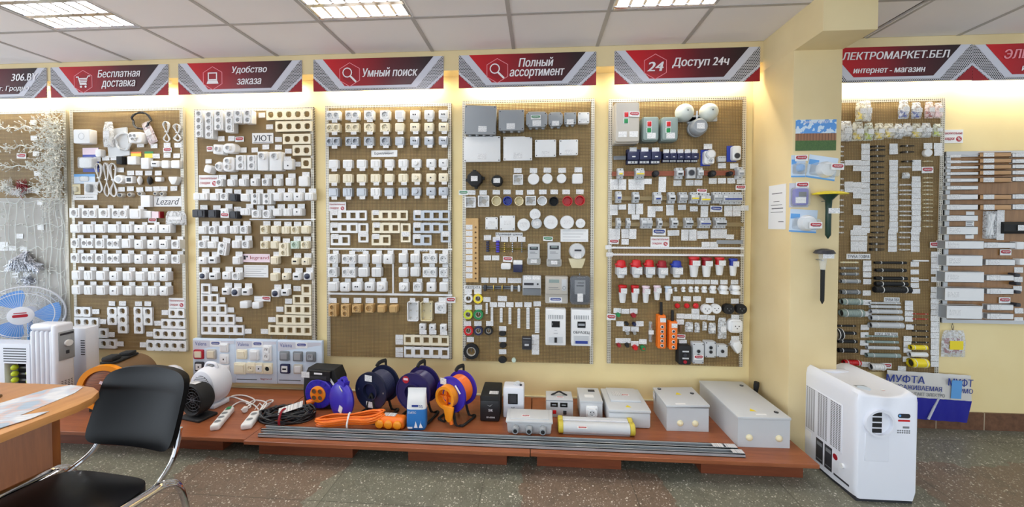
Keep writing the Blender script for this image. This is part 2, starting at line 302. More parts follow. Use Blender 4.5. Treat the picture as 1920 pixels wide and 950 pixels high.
def text(s, w, h=None, mat='txt_dark', shear=0, bold=0, a=.0006, ls=1):
    """lettering as a flat mesh in the wall frame, centred on 0, w x h metres"""
    c = bpy.data.curves.new('lettering', 'FONT'); c.body = s; c.shear = shear; c.align_x = 'CENTER'; c.resolution_u = 3; c.space_line = ls
    c.fill_mode = 'NONE'
    o = bpy.data.objects.new('lettering', c); me = bpy.data.meshes.new_from_object(o); bpy.data.objects.remove(o); bpy.data.curves.remove(c)
    P = [(v.co.x, v.co.y) for v in me.vertices]; nxt = {}
    for e in me.edges: i, j = e.vertices; nxt.setdefault(i, []).append(j); nxt.setdefault(j, []).append(i)
    bpy.data.meshes.remove(me); loops = []; seen = set()
    for s0 in range(len(P)):                      # contours, kept in vertex order so that their winding survives
        if s0 in seen or s0 not in nxt: continue
        comp = [s0]; seen.add(s0); st = [s0]
        while st:
            for q in nxt[st.pop()]:
                if q not in seen: seen.add(q); comp.append(q); st.append(q)
        L = [P[i] for i in sorted(comp)]
        if len(L) > 2: loops.append(L)
    def wind(p):                                  # non-zero winding: strokes that cross are still filled once
        k = 0
        for L in loops:
            for i in range(len(L)):
                (xa, ya), (xb, yb) = L[i-1], L[i]
                if (ya > p[1]) != (yb > p[1]):
                    if (xb-xa)*(p[1]-ya)/(yb-ya)+xa > p[0]: k += 1 if yb > ya else -1
        return k
    pts = []; ed = []
    for L in loops: n0 = len(pts); pts += [Vector(p) for p in L]; ed += [(n0+i, n0+(i+1) % len(L)) for i in range(len(L))]
    V, _, T = delaunay_2d_cdt(pts, ed, [], 0, 1e-6)[:3]
    F = [tuple(t) for t in T if wind(sum((V[i] for i in t), Vector((0, 0)))/3)]; lay = [0]*len(V)
    x0 = min(v[0] for v in V); x1 = max(v[0] for v in V); y0 = min(v[1] for v in V); y1 = max(v[1] for v in V); kx = w/(x1-x0); ky = kx if h is None else h/(y1-y0)
    b = M(mat); b.flat = True
    for i, dx in enumerate((-bold, 0, bold) if bold > 0 else (0,)): b.add([((v[0]+dx-(x0+x1)/2)*kx, -a-.00022*i-.00007*l_, (v[1]-(y0+y1)/2)*ky) for v, l_ in zip(V, lay)], F)
    return b

# ---------------------------------------------------------------- objects
SEEN = {}
def tagit(o, label, cat, group=None, kind=None):
    if label:
        n = len(label.split())
        if not 4 <= n <= 16: print('LABEL LENGTH', n, label)
        if label in SEEN: print('LABEL TWICE', label)
        SEEN[label] = 1; o['label'] = label
    if cat: o['category'] = cat
    if group: o['group'] = group
    if kind: o['kind'] = kind
def link(name, me, parent=None, loc=(0, 0, 0), rot=None):
    o = bpy.data.objects.new(name, me); COL.objects.link(o)
    if parent is not None: o.parent = parent
    o.location = loc
    if rot: o.rotation_euler = rot
    return o
def th(name, label, cat, loc, rot=None, group=None, me=None):
    if isinstance(me, M): me = me.mesh(name)
    o = link(name, me, None, loc, rot); tagit(o, label, cat, group); return o
def pt(root, name, me, loc=(0, 0, 0), rot=None, label=None, kind=None):
    if isinstance(me, M): me = me.mesh(name)
    o = link(name, me, root, loc, rot)
    if label: o['label'] = label
    if kind: o['kind'] = kind
    return o
def struct(name, m, label=None):
    o = link(name, m.mesh(name)); o['kind'] = 'structure'; o['label'] = label or name.replace('_', ' '); return o
ORD = ['first','second','third','fourth','fifth','sixth','seventh','eighth','ninth','tenth','eleventh','twelfth','thirteenth','fourteenth','fifteenth','sixteenth','seventeenth','eighteenth','nineteenth','twentieth','twenty-first','twenty-second','twenty-third','twenty-fourth']
# ================================================================ the room
CZ = 2.6207; TX0 = -2.4716; TY0 = -0.546; TP = .575
struct('floor', M('terrazzo').box(-6, 6, -6, .1, -.05, 0))
struct('wall_back', M('paint').box(-6, 6, 0, .1, 0, 2.9))
struct('trim_pillar', M('pillarpaint').rbox(1.499, 1.772, -.42, .01, 0, CZ, .006), 'cream painted pillar between the boards')
struct('trim_beam', M('pillarpaint').rbox(1.4985, 1.7725, -.645, -.002, 2.419, CZ+.02, .004), 'cream painted stub beam on top of the pillar')
struct('trim_1', M('pillarpaint').box(-5.2, 1.499, -.115, 0, 2.482, CZ), 'cream box valance above the boards')
struct('trim_2', M('pillarpaint').box(1.772, 4.6, -.115, 0, 2.46, CZ), 'cream box valance beyond the pillar')
struct('baseboard_back', M('skirting').box(-6, 1.499, -.012, 0, 0, .118).box(1.772, 6, -.012, 0, 0, .118).mat('ivory').box(-6, 1.499, -.016, 0, .118, .134), 'brown tiled skirting along the back wall')
LIGHTS = [(k, r) for k in (-1, 2, 5) for r in (1, 4, 7)] + [(-4, 4), (8, 4)]
cm = M('ceiltile'); gm = M('gridline')
for k in range(-5, 13):
    x = TX0+TP*k
    for r in range(0, 9):
        ya = TY0-TP*(r-1) if r else -.115; yb = TY0-TP*r
        if (k, r) in LIGHTS: continue
        x1 = x+TP
        if k == 7 and r == 0: cm.box(x+.002, x1-.03, yb+.002, ya-.002, CZ, CZ+.015); continue
        cm.box(x+.002, x1-.002, yb+.002, ya-.002, CZ, CZ+.015)
    gm.box(x-.012, x+.012, -5.4, (TY0 if k == 8 else -.115), CZ-.003, CZ+.012)
for r in range(0, 9): gm.box(-5.6, 5.2, TY0-TP*r-.010, TY0-TP*r+.010, CZ-.0025, CZ+.012)
gm.box(2.140, 2.154, TY0, -.115, CZ-.003, CZ+.012)
cm.mat('voidwall').box(-6, 6, -6, .1, CZ+.16, CZ+.2)
ce = struct('ceiling', cm); g = link('ceiling_grid', gm.mesh('ceiling_grid'), ce); g['kind'] = 'structure'

def louvre():
    b = M('louver')
    for j in range(5):
        y = -.29+j*.145
        b.loft([[(x, y-.016, -.004), (x, y+.016, -.004), (x, y+.003, .045), (x, y-.003, .045)] for x in (-.29, .29)])
    for i in range(8):
        x = -.285+i*.57/7
        b.loft([[(x-.009, y, .0), (x+.009, y, .0), (x+.0015, y, .042), (x-.0015, y, .042)] for y in (-.288, .288)])
    return b
def ceiling_light(k, r, label):
    x = TX0+TP*k+.3; y = TY0-.6*(r-1)-.3
    t = th('ceiling_light', label, 'ceiling light', (x, y, CZ), None, 'louvred ceiling lights'); t.scale = (.955, .955, .955)
    b = M('white'); b.box(-.298, .298, -.298, .298, .085, .09)
    for s in (-1, 1): b.box(s*.298-.003, s*.298+.003, -.298, .298, -.004, .09).box(-.298, .298, s*.298-.003, s*.298+.003, -.004, .09)
    pt(t, 'housing', b)
    pt(t, 'louvre_grid', CACHE.setdefault('louvre', louvre().mesh('louvre_grid')))
    for j in range(4):
        pt(t, 'tube', cached(('tube', 'ceil'), lambda: M('tubeE').cyl((-.28, 0, 0), (.28, 0, 0), .011, 8)), (0, -.2175+.145*j, .062))
    ld = bpy.data.lights.new('ceiling_glow', 'AREA'); ld.shape = 'RECTANGLE'; ld.size = .56; ld.size_y = .56; ld.energy = CEIL_LAMP; ld.color = (1, .985, .97)
    lo = bpy.data.objects.new('ceiling_glow', ld); COL.objects.link(lo); lo.parent = t; lo.location = (0, 0, .083)
names = {(-1, 1): 'louvred square ceiling light above the cart sign', (2, 1): 'louvred square ceiling light above the one-line magnifier sign', (5, 1): 'louvred square ceiling light above the 24-hour sign'}
for i, (k, r) in enumerate(LIGHTS): ceiling_light(k, r, names.get((k, r)) or 'louvred ceiling light behind the camera, %s of its kind' % ORD[i])

# ---------------------------------------------------------------- pegboards
YB = -0.022
def pegboard(label, x0, x1, z0, z1, strips=(1, 1)):
    w = x1-x0; h = z1-z0
    t = th('pegboard', label, 'pegboard', (x0, 0, z0), None, 'perforated display boards', M('pegboard').box(0, w, YB, YB+.004, 0, h))
    e = M('perfstrip').box(0, .026, YB-.003, YB, 0, h).box(0, .002, YB, -.002, 0, h)
    if strips[0]: pt(t, 'edge_strip', e)
    e = M('perfstrip').box(w-.026, w, YB-.003, YB, 0, h).box(w-.002, w, YB, -.002, 0, h)
    if strips[1]: pt(t, 'edge_strip', e)
    b = M('perfstrip').box(.026, w-.026, YB-.002, YB, h-.022, h)
    pt(t, 'top_strip', b)
    return t
t = pegboard('perforated board hung with white fairy lights, beside the cart-sign board', -4.664, -3.714, .40, 2.29)
pt(t, 'lower_panel', M('pegwhite').box(.026, .924, YB-.003, YB-.0005, 0, 1.20), label='pale grey lower panel')
pegboard('perforated board of white sockets under the cart sign', -3.680, -2.729, .402, 2.295)
pegboard('perforated board of sockets under the laptop sign', -2.640, -1.684, .402, 2.276)
pegboard('perforated board of switches and frames under the one-line magnifier sign', -1.592, -.635, .395, 2.284)
pegboard('perforated board of junction boxes and meters under the two-line magnifier sign', -.552, .403, .387, 2.295)
pegboard('perforated board of breakers and red plugs under the 24-hour sign', .502, 1.444, .395, 2.288)
pegboard('perforated board of cable ties and pipes beyond the pillar', 1.776, 2.728, .385, 2.252)

# ---------------------------------------------------------------- overhead signs
SW, SH = .955, .228
def spoly(b, pts, a, mat, W=SW): b.mat(mat); b.add([((u-.5)*W, -a, (.5-v)*SH) for u, v in pts], [tuple(range(len(pts)))])
def sline(b, pts, wd, a, mat, closed=True):
    b.mat(mat); n = len(pts)
    for i in range(n if closed else n-1):
        p = Vector(pts[i]); q = Vector(pts[(i+1) % n]); d = (q-p).normalized(); k = Vector((-d.y, d.x))*wd/2; p -= d*wd*.4; q += d*wd*.4
        b.add([(c.x, -a-.0002*(i % 3)-.0003*(i == n-1), c.y) for c in (p-k, q-k, q+k, p+k)], [(0, 1, 2, 3)])
def icon(kind):
    b = M('txt_white'); a = .0105
    if kind == 'cart':
        sline(b, [(-.038, .024), (-.026, .024), (-.016, -.014), (.020, -.014)], .005, a, 'txt_white', False)
        sline(b, [(-.024, .016), (.022, .016), (.030, .028), (.040, .028)], .005, a, 'txt_white', False)
        for k in range(3): sline(b, [(-.022+.003*k, .008-.009*k), (.022-.003*k, .008-.009*k)], .006, a, 'txt_white', False)
        for x in (-.012, .014): b.slab(ngon(.006, 10, x, -.026), a-.001, a)
    if kind == 'laptop':
        sline(b, [(-.022, .026), (.022, .026), (.022, -.008), (-.022, -.008)], .006, a, 'txt_white')
        b.add([(p, -a, q) for p, q in ((-.026, -.012), (.026, -.012), (.032, -.028), (-.032, -.028))], [(0, 1, 2, 3)])
    if kind == 'lens':
        sline(b, [(-.012+.022*cos(i*pi/8), .010+.022*sin(i*pi/8)) for i in range(16)], .005, a, 'txt_white')
        sline(b, [(.004, -.008), (.030, -.034)], .009, a, 'txt_white', False)
    return b
def sign(x, label, ic, lines, z=2.468, texts=None, wide=False):
    """x: centre"""
    t = th('overhead_sign', label, 'sign', (x, -.115, z), None, 'red and grey signs above the boards', M('coldgrey').box(-SW/2, SW/2, -.005, 0, -SH/2, SH/2))
    b = M('hexdots'); a = .0058
    spoly(b, [(0, 0), (1, 0), (1, 1), (0, 1)], a, 'hexdots'); a = .0068
    spoly(b, [(.012, 0), (.988, 0), (.80, .925), (.20, .925)], a, 'coldgrey')
    spoly(b, [(0, .50), (0, .57), (.115, 1), (.14, 1), (.125, .955)], a, 'coldgrey'); spoly(b, [(1, .50), (1, .57), (.885, 1), (.86, 1), (.875, .955)], a, 'coldgrey'); a = .0078
    spoly(b, [(.075, 0), (.925, 0), (.755, .85), (.245, .85)], a, 'signred')
    spoly(b, [(0, .59), (.105, 1), (0, 1)], a, 'crimson'); spoly(b, [(1, .59), (.895, 1), (1, 1)], a, 'crimson')
    pt(t, 'printed_face', b)
    if ic:
        R = .084; hexa = [(R*sin(i*pi/3), R*cos(i*pi/3)) for i in range(6)]
        b = M('crimson'); b.add([(p*.7, -.0086, q*.7) for p, q in hexa], [tuple(range(6))]); sline(b, hexa, .004, .0092, 'hexpink'); g = pt(t, 'hexagon_badge', b, (-.205, 0, .0))
        q = text(ic, .105, .062, 'txt_white', .2, .03, .0105) if ic == '24' else icon(ic)
        q = q.mesh('badge_icon') if ic == '24' else q.at(None).mesh('badge_icon')
        k = pt(g, 'badge_icon', q, (0, 0, 0))
        if ic != '24': k.scale = (1.45, 1, 1.45)
    for (s, u, v, w, h, mt) in lines:
        pt(t, 'lettering', text(s, w*SW, h*SH, mt or 'txt_white', .22, .028, .0105), ((u-.5)*SW, 0, (.5-v)*SH))
    # the lamp that washes the wall below this sign
    lx = th('wall_wash_lamp', 'fluorescent tube lamp hidden behind the %s' % (label.split(' with ')[0] if x < 2.2 else ('web shop sign by the pillar' if x < 3 else 'web shop sign at the edge')), 'lamp', (x, -.07, z-.022), None, 'tube lamps behind the signs')
    pt(lx, 'lamp_body', M('white').box(-.44, .44, -.016, .016, .012, .034)); pt(lx, 'tube', M('lampE').cyl((-.42, 0, 0), (.42, 0, 0), .008, 8))
    ld = bpy.data.lights.new('wash', 'AREA'); ld.shape = 'RECTANGLE'; ld.size = .86; ld.size_y = .02; ld.energy = SIGN_LAMP; ld.color = (1, .91, .72)
    lo = bpy.data.objects.new('wash', ld); COL.objects.link(lo); lo.parent = lx; lo.location = (0, 0, -.012); lo.rotation_euler = (radians(22), 0, 0)
sign(-4.212, 'red sign with 306.BY lettering at the picture edge', None, [('306.BY', .815, .30, .235, .24, None), ('г. Гродно', .72, .68, .26, .2, None)])
sign(-3.222, 'red cart sign with white shopping trolley badge', 'cart', [('Бесплатная', .592, .26, .36, .25, None), ('доставка', .586, .62, .286, .26, None)])
sign(-2.186, 'red laptop sign with white laptop badge', 'laptop', [('Удобство', .585, .27, .28, .25, None), ('заказа', .582, .635, .195, .19, None)])
sign(-1.144, 'red one-line magnifier sign with smart search lettering', 'lens', [('Умный поиск', .596, .45, .42, .28, None)])
sign(-.080, 'red two-line magnifier sign with full range lettering', 'lens', [('Полный', .567, .27, .25, .27, None), ('ассортимент', .575, .62, .395, .28, None)])
sign(.998, 'red 24-hour sign with 24 badge', '24', [('Доступ 24ч', .596, .42, .39, .32, None)])
sign(2.309, 'red web shop sign with white lettering, beside the pillar', None, [('ЭЛЕКТРОМАРКЕТ.БЕЛ', .487, .25, .732, .22, None), ('интернет - магазин', .47, .70, .46, .18, None)], 2.444)
sign(3.265, 'red web shop sign with pink outlined lettering, farthest from pillar', None, [('ЭЛЕКТРОМАРКЕТ', .52, .29, .66, .26, 'hexpink'), ('интернет - магазин', .53, .72, .46, .18, None)], 2.440)
# ================================================================ goods on the boards
class Crop:
    def __init__(s, ox, oy, k): s.ox, s.oy, s.k = ox, oy, k
    def __call__(s, cx, cy, w=0, h=0): return s.ox+cx/s.k, s.oy+cy/s.k, w/s.k, h/s.k
A2, B2 = Crop(0, 180, 3.8), Crop(0, 420, 3.653)
A3, B3 = Crop(350, 190, 4.524), Crop(350, 390, 3.654)
A4, B4 = Crop(600, 190, 4.523), Crop(600, 380, 3.165)
A5, B5 = Crop(855, 180, 4.319), Crop(855, 390, 3.167)
A6, B6 = Crop(1130, 180, 3.8), Crop(1130, 420, 3.518)
A7, B7 = Crop(1560, 170, 3.518), Crop(1560, 430, 3.391)
A8, B8 = Crop(1740, 230, 4.317), Crop(1740, 430, 4.317)
Q = .003
def place(crop, cx, cy, w, h, d=.03, yb=YB):
    """crop-pixel box -> (point on the board, width, height) for something d metres thick"""
    u, v, pw, ph = crop(cx, cy, w, h); kx, kz = mpp(u, v, yb-d); P = onY(u, v, yb-d)
    return Vector((P.x, yb-.0004, P.z)), max(round(pw*kx/Q), 2)*Q, max(round(ph*kz/Q), 2)*Q
CN = {'w': ('white', 'white'), 'c': ('cream', 'cream'), 'g': ('silver', 'silver grey'), 'b': ('beige', 'beige'), 'k': ('dark', 'black'), 'a': ('palegreen', 'pale green'), 'y': ('yellow', 'yellow')}
TAGD = .004
def tagmesh(w, h): return cached(('price_tag', w, h), lambda: M('tag').box(-w/2, w/2, -.0012, 0, -h/2, h/2))
def ptag(root, w, h, loc): return pt(root, 'price_tag', tagmesh(max(round(w/Q), 3)*Q, max(round(h/Q), 3)*Q), loc)
SR = .019
def insert_mesh(col, g, r):
    def f():
        b = M(col); n = 20; b.ring(squ(g, g, n), ngon(r, n), -.013, .004, floor=-.0125)
        b.mat('matblack')
        for x in (-.0095, .0095): b.slab(ngon(.0033, 8, x*r/.019, 0), -.0125, -.0118)
        b.mat('steel')
        for z in (-1, 1): b.box(-.003, .003, .002, .0118, z*r-.003*(z > 0), z*r+.003*(z < 0))
        return b
    return cached(('socket_insert', col, g, r), f)
def plate(col, w, h, d, r=.008, holes=()):
    """rounded body; holes = list of (x, z, g) square wells left open in the front"""
    def f():
        b = M(col)
        b.slab(rrect(w, h, r), 0, d, .004); return b
    return cached(('wall_plate', col, w, h, d, r), f)
def body_with_wells(col, w, h, d, r, centres, g):
    """body of the full depth with a square well at each centre (rows or columns of gangs)"""
    def f():
        b = M(col); b.slab(rrect(w, h, r), 0, d-.016, 0)
        xs = sorted(set([round(c[0], 5) for c in centres])); zs = sorted(set([round(c[1], 5) for c in centres]))
        # front grid around the wells
        ex = [-w/2]+[e for x in xs for e in (x-g/2, x+g/2)]+[w/2]; ez = [-h/2]+[e for z in zs for e in (z-g/2, z+g/2)]+[h/2]
        for i in range(len(ex)-1):
            for j in range(len(ez)-1):
                if i % 2 == 1 and j % 2 == 1: continue
                if ex[i+1]-ex[i] < 1e-5 or ez[j+1]-ez[j] < 1e-5: continue
                b.box(ex[i], ex[i+1], -d, -(d-.016), ez[j], ez[j+1])
        return b
    return cached(('wall_plate', 'w', col, w, h, d, g, tuple(centres)), f)
def sock(root, col, w, h, d, nx, nz):
    g0 = min(w/nx, h/nz)*.86; g = round(min(g0, .055)*1000)/1000; r = round(g*.40*1000)/1000
    px = min(w/nx, max(g+.004, .05)); pz = min(h/nz, max(g+.004, .05))
    cs = [((i-(nx-1)/2)*px, (j-(nz-1)/2)*pz) for i in range(nx) for j in range(nz)]
    root.data = body_with_wells(col, w, h, d, .006, [(round(a, 4), round(c, 4)) for a, c in cs], g)
    for a, c in cs: pt(root, 'socket_insert', insert_mesh(col, g, r), (a, -d, c))
def rocker(col, w, h):
    return cached(('rocker', col, w, h), lambda: M(col).loft([[wf(p, q, 0) for p, q in rrect(w, h, .003)], [wf(p, q, .0035+.004*(q/h+.5)) for p, q in rrect(w-.002, h-.002, .003)]]))
def std_item(kind, col, w, h, d, root):
    c = CN[col][0]
    if kind == 'sock': sock(root, c, w, h, d, 1, 1)
    elif kind == 'sock2': sock(root, c, w, h, d, 2, 1)
    elif kind == 'sock2v': sock(root, c, w, h, d, 1, 2)
    elif kind in ('block3', 'block4', 'block2'): sock(root, c, w, h, d, 1, int(kind[-1]))
    else:
        root.data = plate(c, w, h, d)
        iw, ih = round(w*.72/Q)*Q, round(h*.72/Q)*Q
        if kind == 'sw': pt(root, 'rocker', rocker(c, iw, ih), (0, -d, 0))
        elif kind == 'sw2':
            for s in (-1, 1): pt(root, 'rocker', rocker(c, round(iw*.48/.001)*.001, ih), (s*iw*.25, -d, 0))
        elif kind == 'dim':
            r = round(min(w, h)*.27, 3); pt(root, 'knob', cached(('knob', c, r), lambda: M(c).lathe([(r, 0), (r, .012), (r*.9, .016)], 20).mat('midgrey').box(-.001, .001, -.0165, -.0155, r*.3, r*.9)), (0, -d, 0))
        elif kind in ('tv1', 'tv2'):
            b = pt(root, 'cover', cached(('cover', c, iw, ih), lambda: M(c).slab(rrect(iw, ih, .003), 0, .004, .001)), (0, -d, 0))
            for x in ((0,) if kind == 'tv1' else (-.008, .008)): pt(b, 'outlet', cached(('outlet',), lambda: M('dark').lathe([(.0048, 0), (.0048, .005), (.0028, .005), (.0028, .001)], 12)), (x, -.004, 0))
        elif kind == 'port':
            b = pt(root, 'cover', cached(('cover', c, iw, ih), lambda: M(c).slab(rrect(iw, ih, .003), 0, .004, .001)), (0, -d, 0))
            pt(b, 'outlet', cached(('outlet', 'p', iw), lambda: M('matblack').box(-iw*.3, iw*.3, -.002, 0, -.006, .006)), (0, -.004, 0))
        elif kind == 'spk':
            r = round(min(w, h)*.36, 3); pt(root, 'dial', cached(('dial', r), lambda: M('darkblue').lathe([(r, 0), (r, .006), (r*.6, .009), (r*.2, .009)], 24)), (0, -d, 0))
        elif kind == 'blank': pass
KN = {'sock': ('wall_socket', 'single socket', 'socket'), 'sock2': ('double_socket', 'double socket', 'socket'), 'sock2v': ('double_socket', 'upright double socket', 'socket'), 'block2': ('extension_block', 'two-gang extension block', 'socket block'), 'block3': ('extension_block', 'three-gang extension block', 'socket block'), 'block4': ('extension_block', 'four-gang extension block', 'socket block'),
      'sw': ('light_switch', 'one-rocker switch', 'switch'), 'sw2': ('light_switch', 'two-rocker switch', 'switch'), 'dim': ('dimmer_switch', 'dimmer with round knob', 'switch'), 'tv1': ('aerial_socket', 'one-hole outlet', 'outlet'), 'tv2': ('aerial_socket', 'two-hole outlet', 'outlet'), 'port': ('data_outlet', 'outlet with black slot', 'outlet'), 'spk': ('dial_thermostat', 'outlet with dark dial', 'outlet'), 'blank': ('wall_box', 'plain cube box', 'box')}
def row(crop, phrase, group, items, d=.032, ta=None, tb=None):
    """items: 'kind cx cy w h [colour] [tilt]'; ta / tb = (w, h) crop px of a tag carried above / below"""
    for i, it in enumerate(items):
        f = it.split(); kind = f[0]; cx, cy, w, h = map(float, f[1:5]); col = f[5] if len(f) > 5 else 'w'; rz = float(f[6]) if len(f) > 6 else 0
        P, mw, mh = place(crop, cx, cy, w*.92, h*.95, d); name, desc, cat = KN[kind]
        root = th(name, '%s %s, %s in %s' % (CN[col][1], desc, ORD[i], phrase), cat, P, (0, radians(rz), 0), group, None)
        o2 = bpy.data.objects.new(name, CACHE.setdefault(('dummy',), bpy.data.meshes.new('wall_plate')))
        for k in root.keys(): o2[k] = root[k]
        o2.location = root.location; o2.rotation_euler = root.rotation_euler; bpy.data.objects.remove(root); COL.objects.link(o2); o2.name = name
        std_item(kind, col, mw, mh, d, o2)
        kx, kz = mpp(*crop(cx, cy)[:2], YB-d)
        if ta: tw, tt = ta[0]/crop.k*kx, ta[1]/crop.k*kz; ptag(o2, tw, tt, (.1*mw, -.012, mh/2+tt*.42))
        if tb: tw, tt = tb[0]/crop.k*kx, tb[1]/crop.k*kz; ptag(o2, tw, tt, (.12*mw, -d-.0005, -mh/2-tt*.42))
def tags(crop, phrase, items, w=50, h=36, group=None):
    for i, it in enumerate(items):
        cx, cy = it[0], it[1]; tw, tt = (it[2], it[3]) if len(it) > 3 else (w, h)
        P, mw, mh = place(crop, cx, cy, tw, tt, .006)
        o = th('price_tag', 'price tag, %s in %s' % (ORD[i], phrase) if len(items) > 1 else 'white price tag %s' % phrase, 'price tag', P+Vector((0, -.004, 0)), (RND.uniform(-.06, .06), RND.uniform(-.03, .03), RND.uniform(-.05, .05)), group or 'price tags', tagmesh(mw, mh))
        pt(o, 'hook', cached(('hook',), lambda: M('steel').box(-.003, .003, 0, .0045, -.003, .003)), (0, 0, mh*.3))
def gang(crop, label, cx, cy, w, h, n, vert=False, col='w', rnd=False, group=None, tag=None, d=.014):
    """a switch frame with n openings"""
    P, mw, mh = place(crop, cx, cy, w, h, d); c = CN[col][0]; k = (mh if vert else mw)/n; s = min(k, mw if vert else mh)
    def f():
        b = M(c); N = 24
        for i in range(n):
            o = (i-(n-1)/2)*k; ox, oy = (0, -o) if vert else (o, 0); cw, chh = (mw, k) if vert else (k, mh)
            if rnd:
                r = s*.33; inn = [(ox+r*(1-.14*(j % 6 == 0))*cos(2*pi*j/N), oy+r*(1-.14*(j % 6 == 0))*sin(2*pi*j/N)) for j in range(N)]; out = squ(cw, chh, N, ox, oy)
            else: q = s*.60; inn = squ(q, q, N, ox, oy); out = squ(cw, chh, N, ox, oy)
            # exact corners for the outline
            b.ring(out, inn, 0, d)
        return b.box(-mw/2, mw/2, -d*.98, 0, mh/2-.001, mh/2).box(-mw/2, mw/2, -d*.98, 0, -mh/2, -mh/2+.001)
    o = th('switch_frame', label, 'switch frame', P, None, group, cached(('switch_frame', c, mw, mh, n, vert, rnd), f))
    if tag:
        kx, kz = mpp(*crop(cx, cy)[:2], YB-d); ptag(o, tag[2]/crop.k*kx, tag[3]/crop.k*kz, ((tag[0]-cx)/crop.k*kx, -d-.001, -(tag[1]-cy)/crop.k*kz))
    return o
def card(crop, label, s, cx, cy, w, h, tw=.85, hh=.5, mat='txt_dark', bg='paper', shear=0, bold=.01, name='name_card', cat='card', d=.004, extra=None):
    P, mw, mh = place(crop, cx, cy, w, h, d)
    o = th(name, label, cat, P+Vector((0, -.003, 0)), None, None, M(bg).box(-mw/2, mw/2, -.0012, .003, -mh/2, mh/2))
    if s: pt(o, 'lettering', text(s, mw*tw, mh*hh, mat, shear, bold, .0018))
    if extra: pt(o, 'print', extra(mw, mh))
    return o
def pill(w, h, mat, a): return M(mat).slab(rrect(w, h, h*.45, 4), a-.0006, a)
def sale(crop, where, cx, cy, w=70, h=38, col='red', yb=YB, d=.008):
    P, mw, mh = place(crop, cx, cy, w, h, d, yb)
    if col == 'red': cn, s, mt = 'red and white', 'Акция', 'redink'
    elif col == 'green': cn, s, mt = 'green and white', 'Новинка', 'green'
    else: cn, s, mt = 'blue and white', 'Новинка', 'txt_blue'
    o = th('sale_tag', '%s offer tag %s' % (cn, where), 'tag', P+Vector((0, -d+.002, 0)), (0, RND.uniform(-.05, .05), 0), 'offer tags', M('paper').box(-mw/2, mw/2, -.0012, .001, -mh/2, mh/2).box(-.004, .004, .001, d-.002, -.004, .004))
    b = pill(mw*.86, mh*.5, mt, .0018); b.mat('txt_grey').box(-mw*.25, mw*.35, -.0014, -.001, -mh*.36, -mh*.28)
    q = pt(o, 'badge', b, (0, 0, mh*.1)); pt(q, 'lettering', text(s, mw*.66, mh*.27, 'txt_white', .15, .01, .0024))
def badge(w, h, mat, a, s='Новинка'):
    b = pill(w, h, mat, a); t_ = text(s, w*.76, h*.52, 'txt_white', .15, .01, a+.0006); b.mat('txt_white').add(t_.v, t_.f); return b
def promo(crop, where, cx, cy, w, h, yb=YB):
    P, mw, mh = place(crop, cx, cy, w, h, .006, yb)
    o = th('discount_sign', 'white discount card with red lettering %s' % where, 'sign', P+Vector((0, -.004, 0)), None, 'discount cards', M('paper').box(-mw/2, mw/2, -.0012, .004, -mh/2, mh/2))
    pt(o, 'lettering', text('Накопительные', mw*.9, mh*.2, 'redink', .15, .01, .0018), (0, 0, mh*.25)); pt(o, 'lettering', text('скидки', mw*.52, mh*.24, 'redink', .15, .012, .0018), (-mw*.18, 0, -mh*.2))
    b = M('redink').slab(ngon(mh*.2, 16, ry=mh*.2), .0012, .0018); q = pt(o, 'percent_badge', b, (mw*.3, 0, -mh*.2)); pt(q, 'lettering', text('%', mh*.22, mh*.22, 'txt_white', 0, .01, .0024))

# ---------------------------------------------------------------- cart-sign board
bd = 'on the cart-sign board'
def sgroup(x): return 'sockets and switches %s' % x
KA = ['sw 513 30 74 62', 'sw2 600 30 80 62', 'sw 685 30 80 62', 'sw 775 30 82 62', 'sw2 865 30 78 62', 'tv1 955 32 82 60', 'tv1 1040 32 76 60', 'tv1 1127 32 86 62']
row(A2, 'the top socket row %s' % bd, sgroup(bd), ['sock 530 832 76 72', 'sock2 635 834 112 72', 'sock 742 834 86 72', 'sock2 852 836 118 72', 'sw 962 838 86 72'], .05, ta=(40, 26))
row(B2, 'the second socket row %s' % bd, sgroup(bd), KA, .045, ta=(34, 20))
KB = ['sock 513 %d 62 70', 'sock2 598 %d 86 70', 'sock 683 %d 66 70', 'sock2 775 %d 92 70', 'sw 862 %d 64 68', 'tv1 948 %d 64 66', 'tv1 1036 %d 62 66', 'tv2 1118 %d 64 68', 'sock 1203 %d 62 66']
row(B2, 'the third socket row %s' % bd, sgroup(bd), [k % y for k, y in zip(KB, (130, 130, 132, 134, 132, 138, 138, 138, 138))], .045, ta=(40, 24))
row(B2, 'the fourth socket row %s' % bd, sgroup(bd), [k % y for k, y in zip(KB, (232, 234, 236, 236, 236, 240, 240, 240, 240))], .045, ta=(40, 24))
KC = ['sw 518 %d 62 66', 'sw2 602 %d 64 66', 'sw 688 %d 66 66', 'tv1 778 %d 66 66', 'sw2 870 %d 66 66', 'sw 958 %d 66 66', 'sw2 1042 %d 64 66', 'tv1 1120 %d 62 66']
row(B2, 'the fifth socket row %s' % bd, sgroup(bd), [k % y for k, y in zip(KC, (350, 352, 354, 356, 356, 358, 356, 358))], .045, ta=(42, 26))
row(B2, 'the sixth socket row %s' % bd, sgroup(bd), [k % y for k, y in zip(KC, (450, 452, 454, 456, 456, 458, 458, 458))], .045, ta=(42, 26))
fg = 'white frames %s' % bd
gang(B2, 'white two-gang round frame, shortest of the stack nearest the fan', 563, 600, 110, 66, 2, rnd=True, group=fg)
gang(B2, 'white three-gang round frame, second of the stack nearest the fan', 590, 671, 166, 64, 3, rnd=True, group=fg)
gang(B2, 'white four-gang round frame, third of the stack nearest the fan', 622, 744, 220, 64, 4, rnd=True, group=fg)
gang(B2, 'white five-gang round frame, lowest of the stack nearest the fan', 652, 817, 278, 64, 5, rnd=True, group=fg)
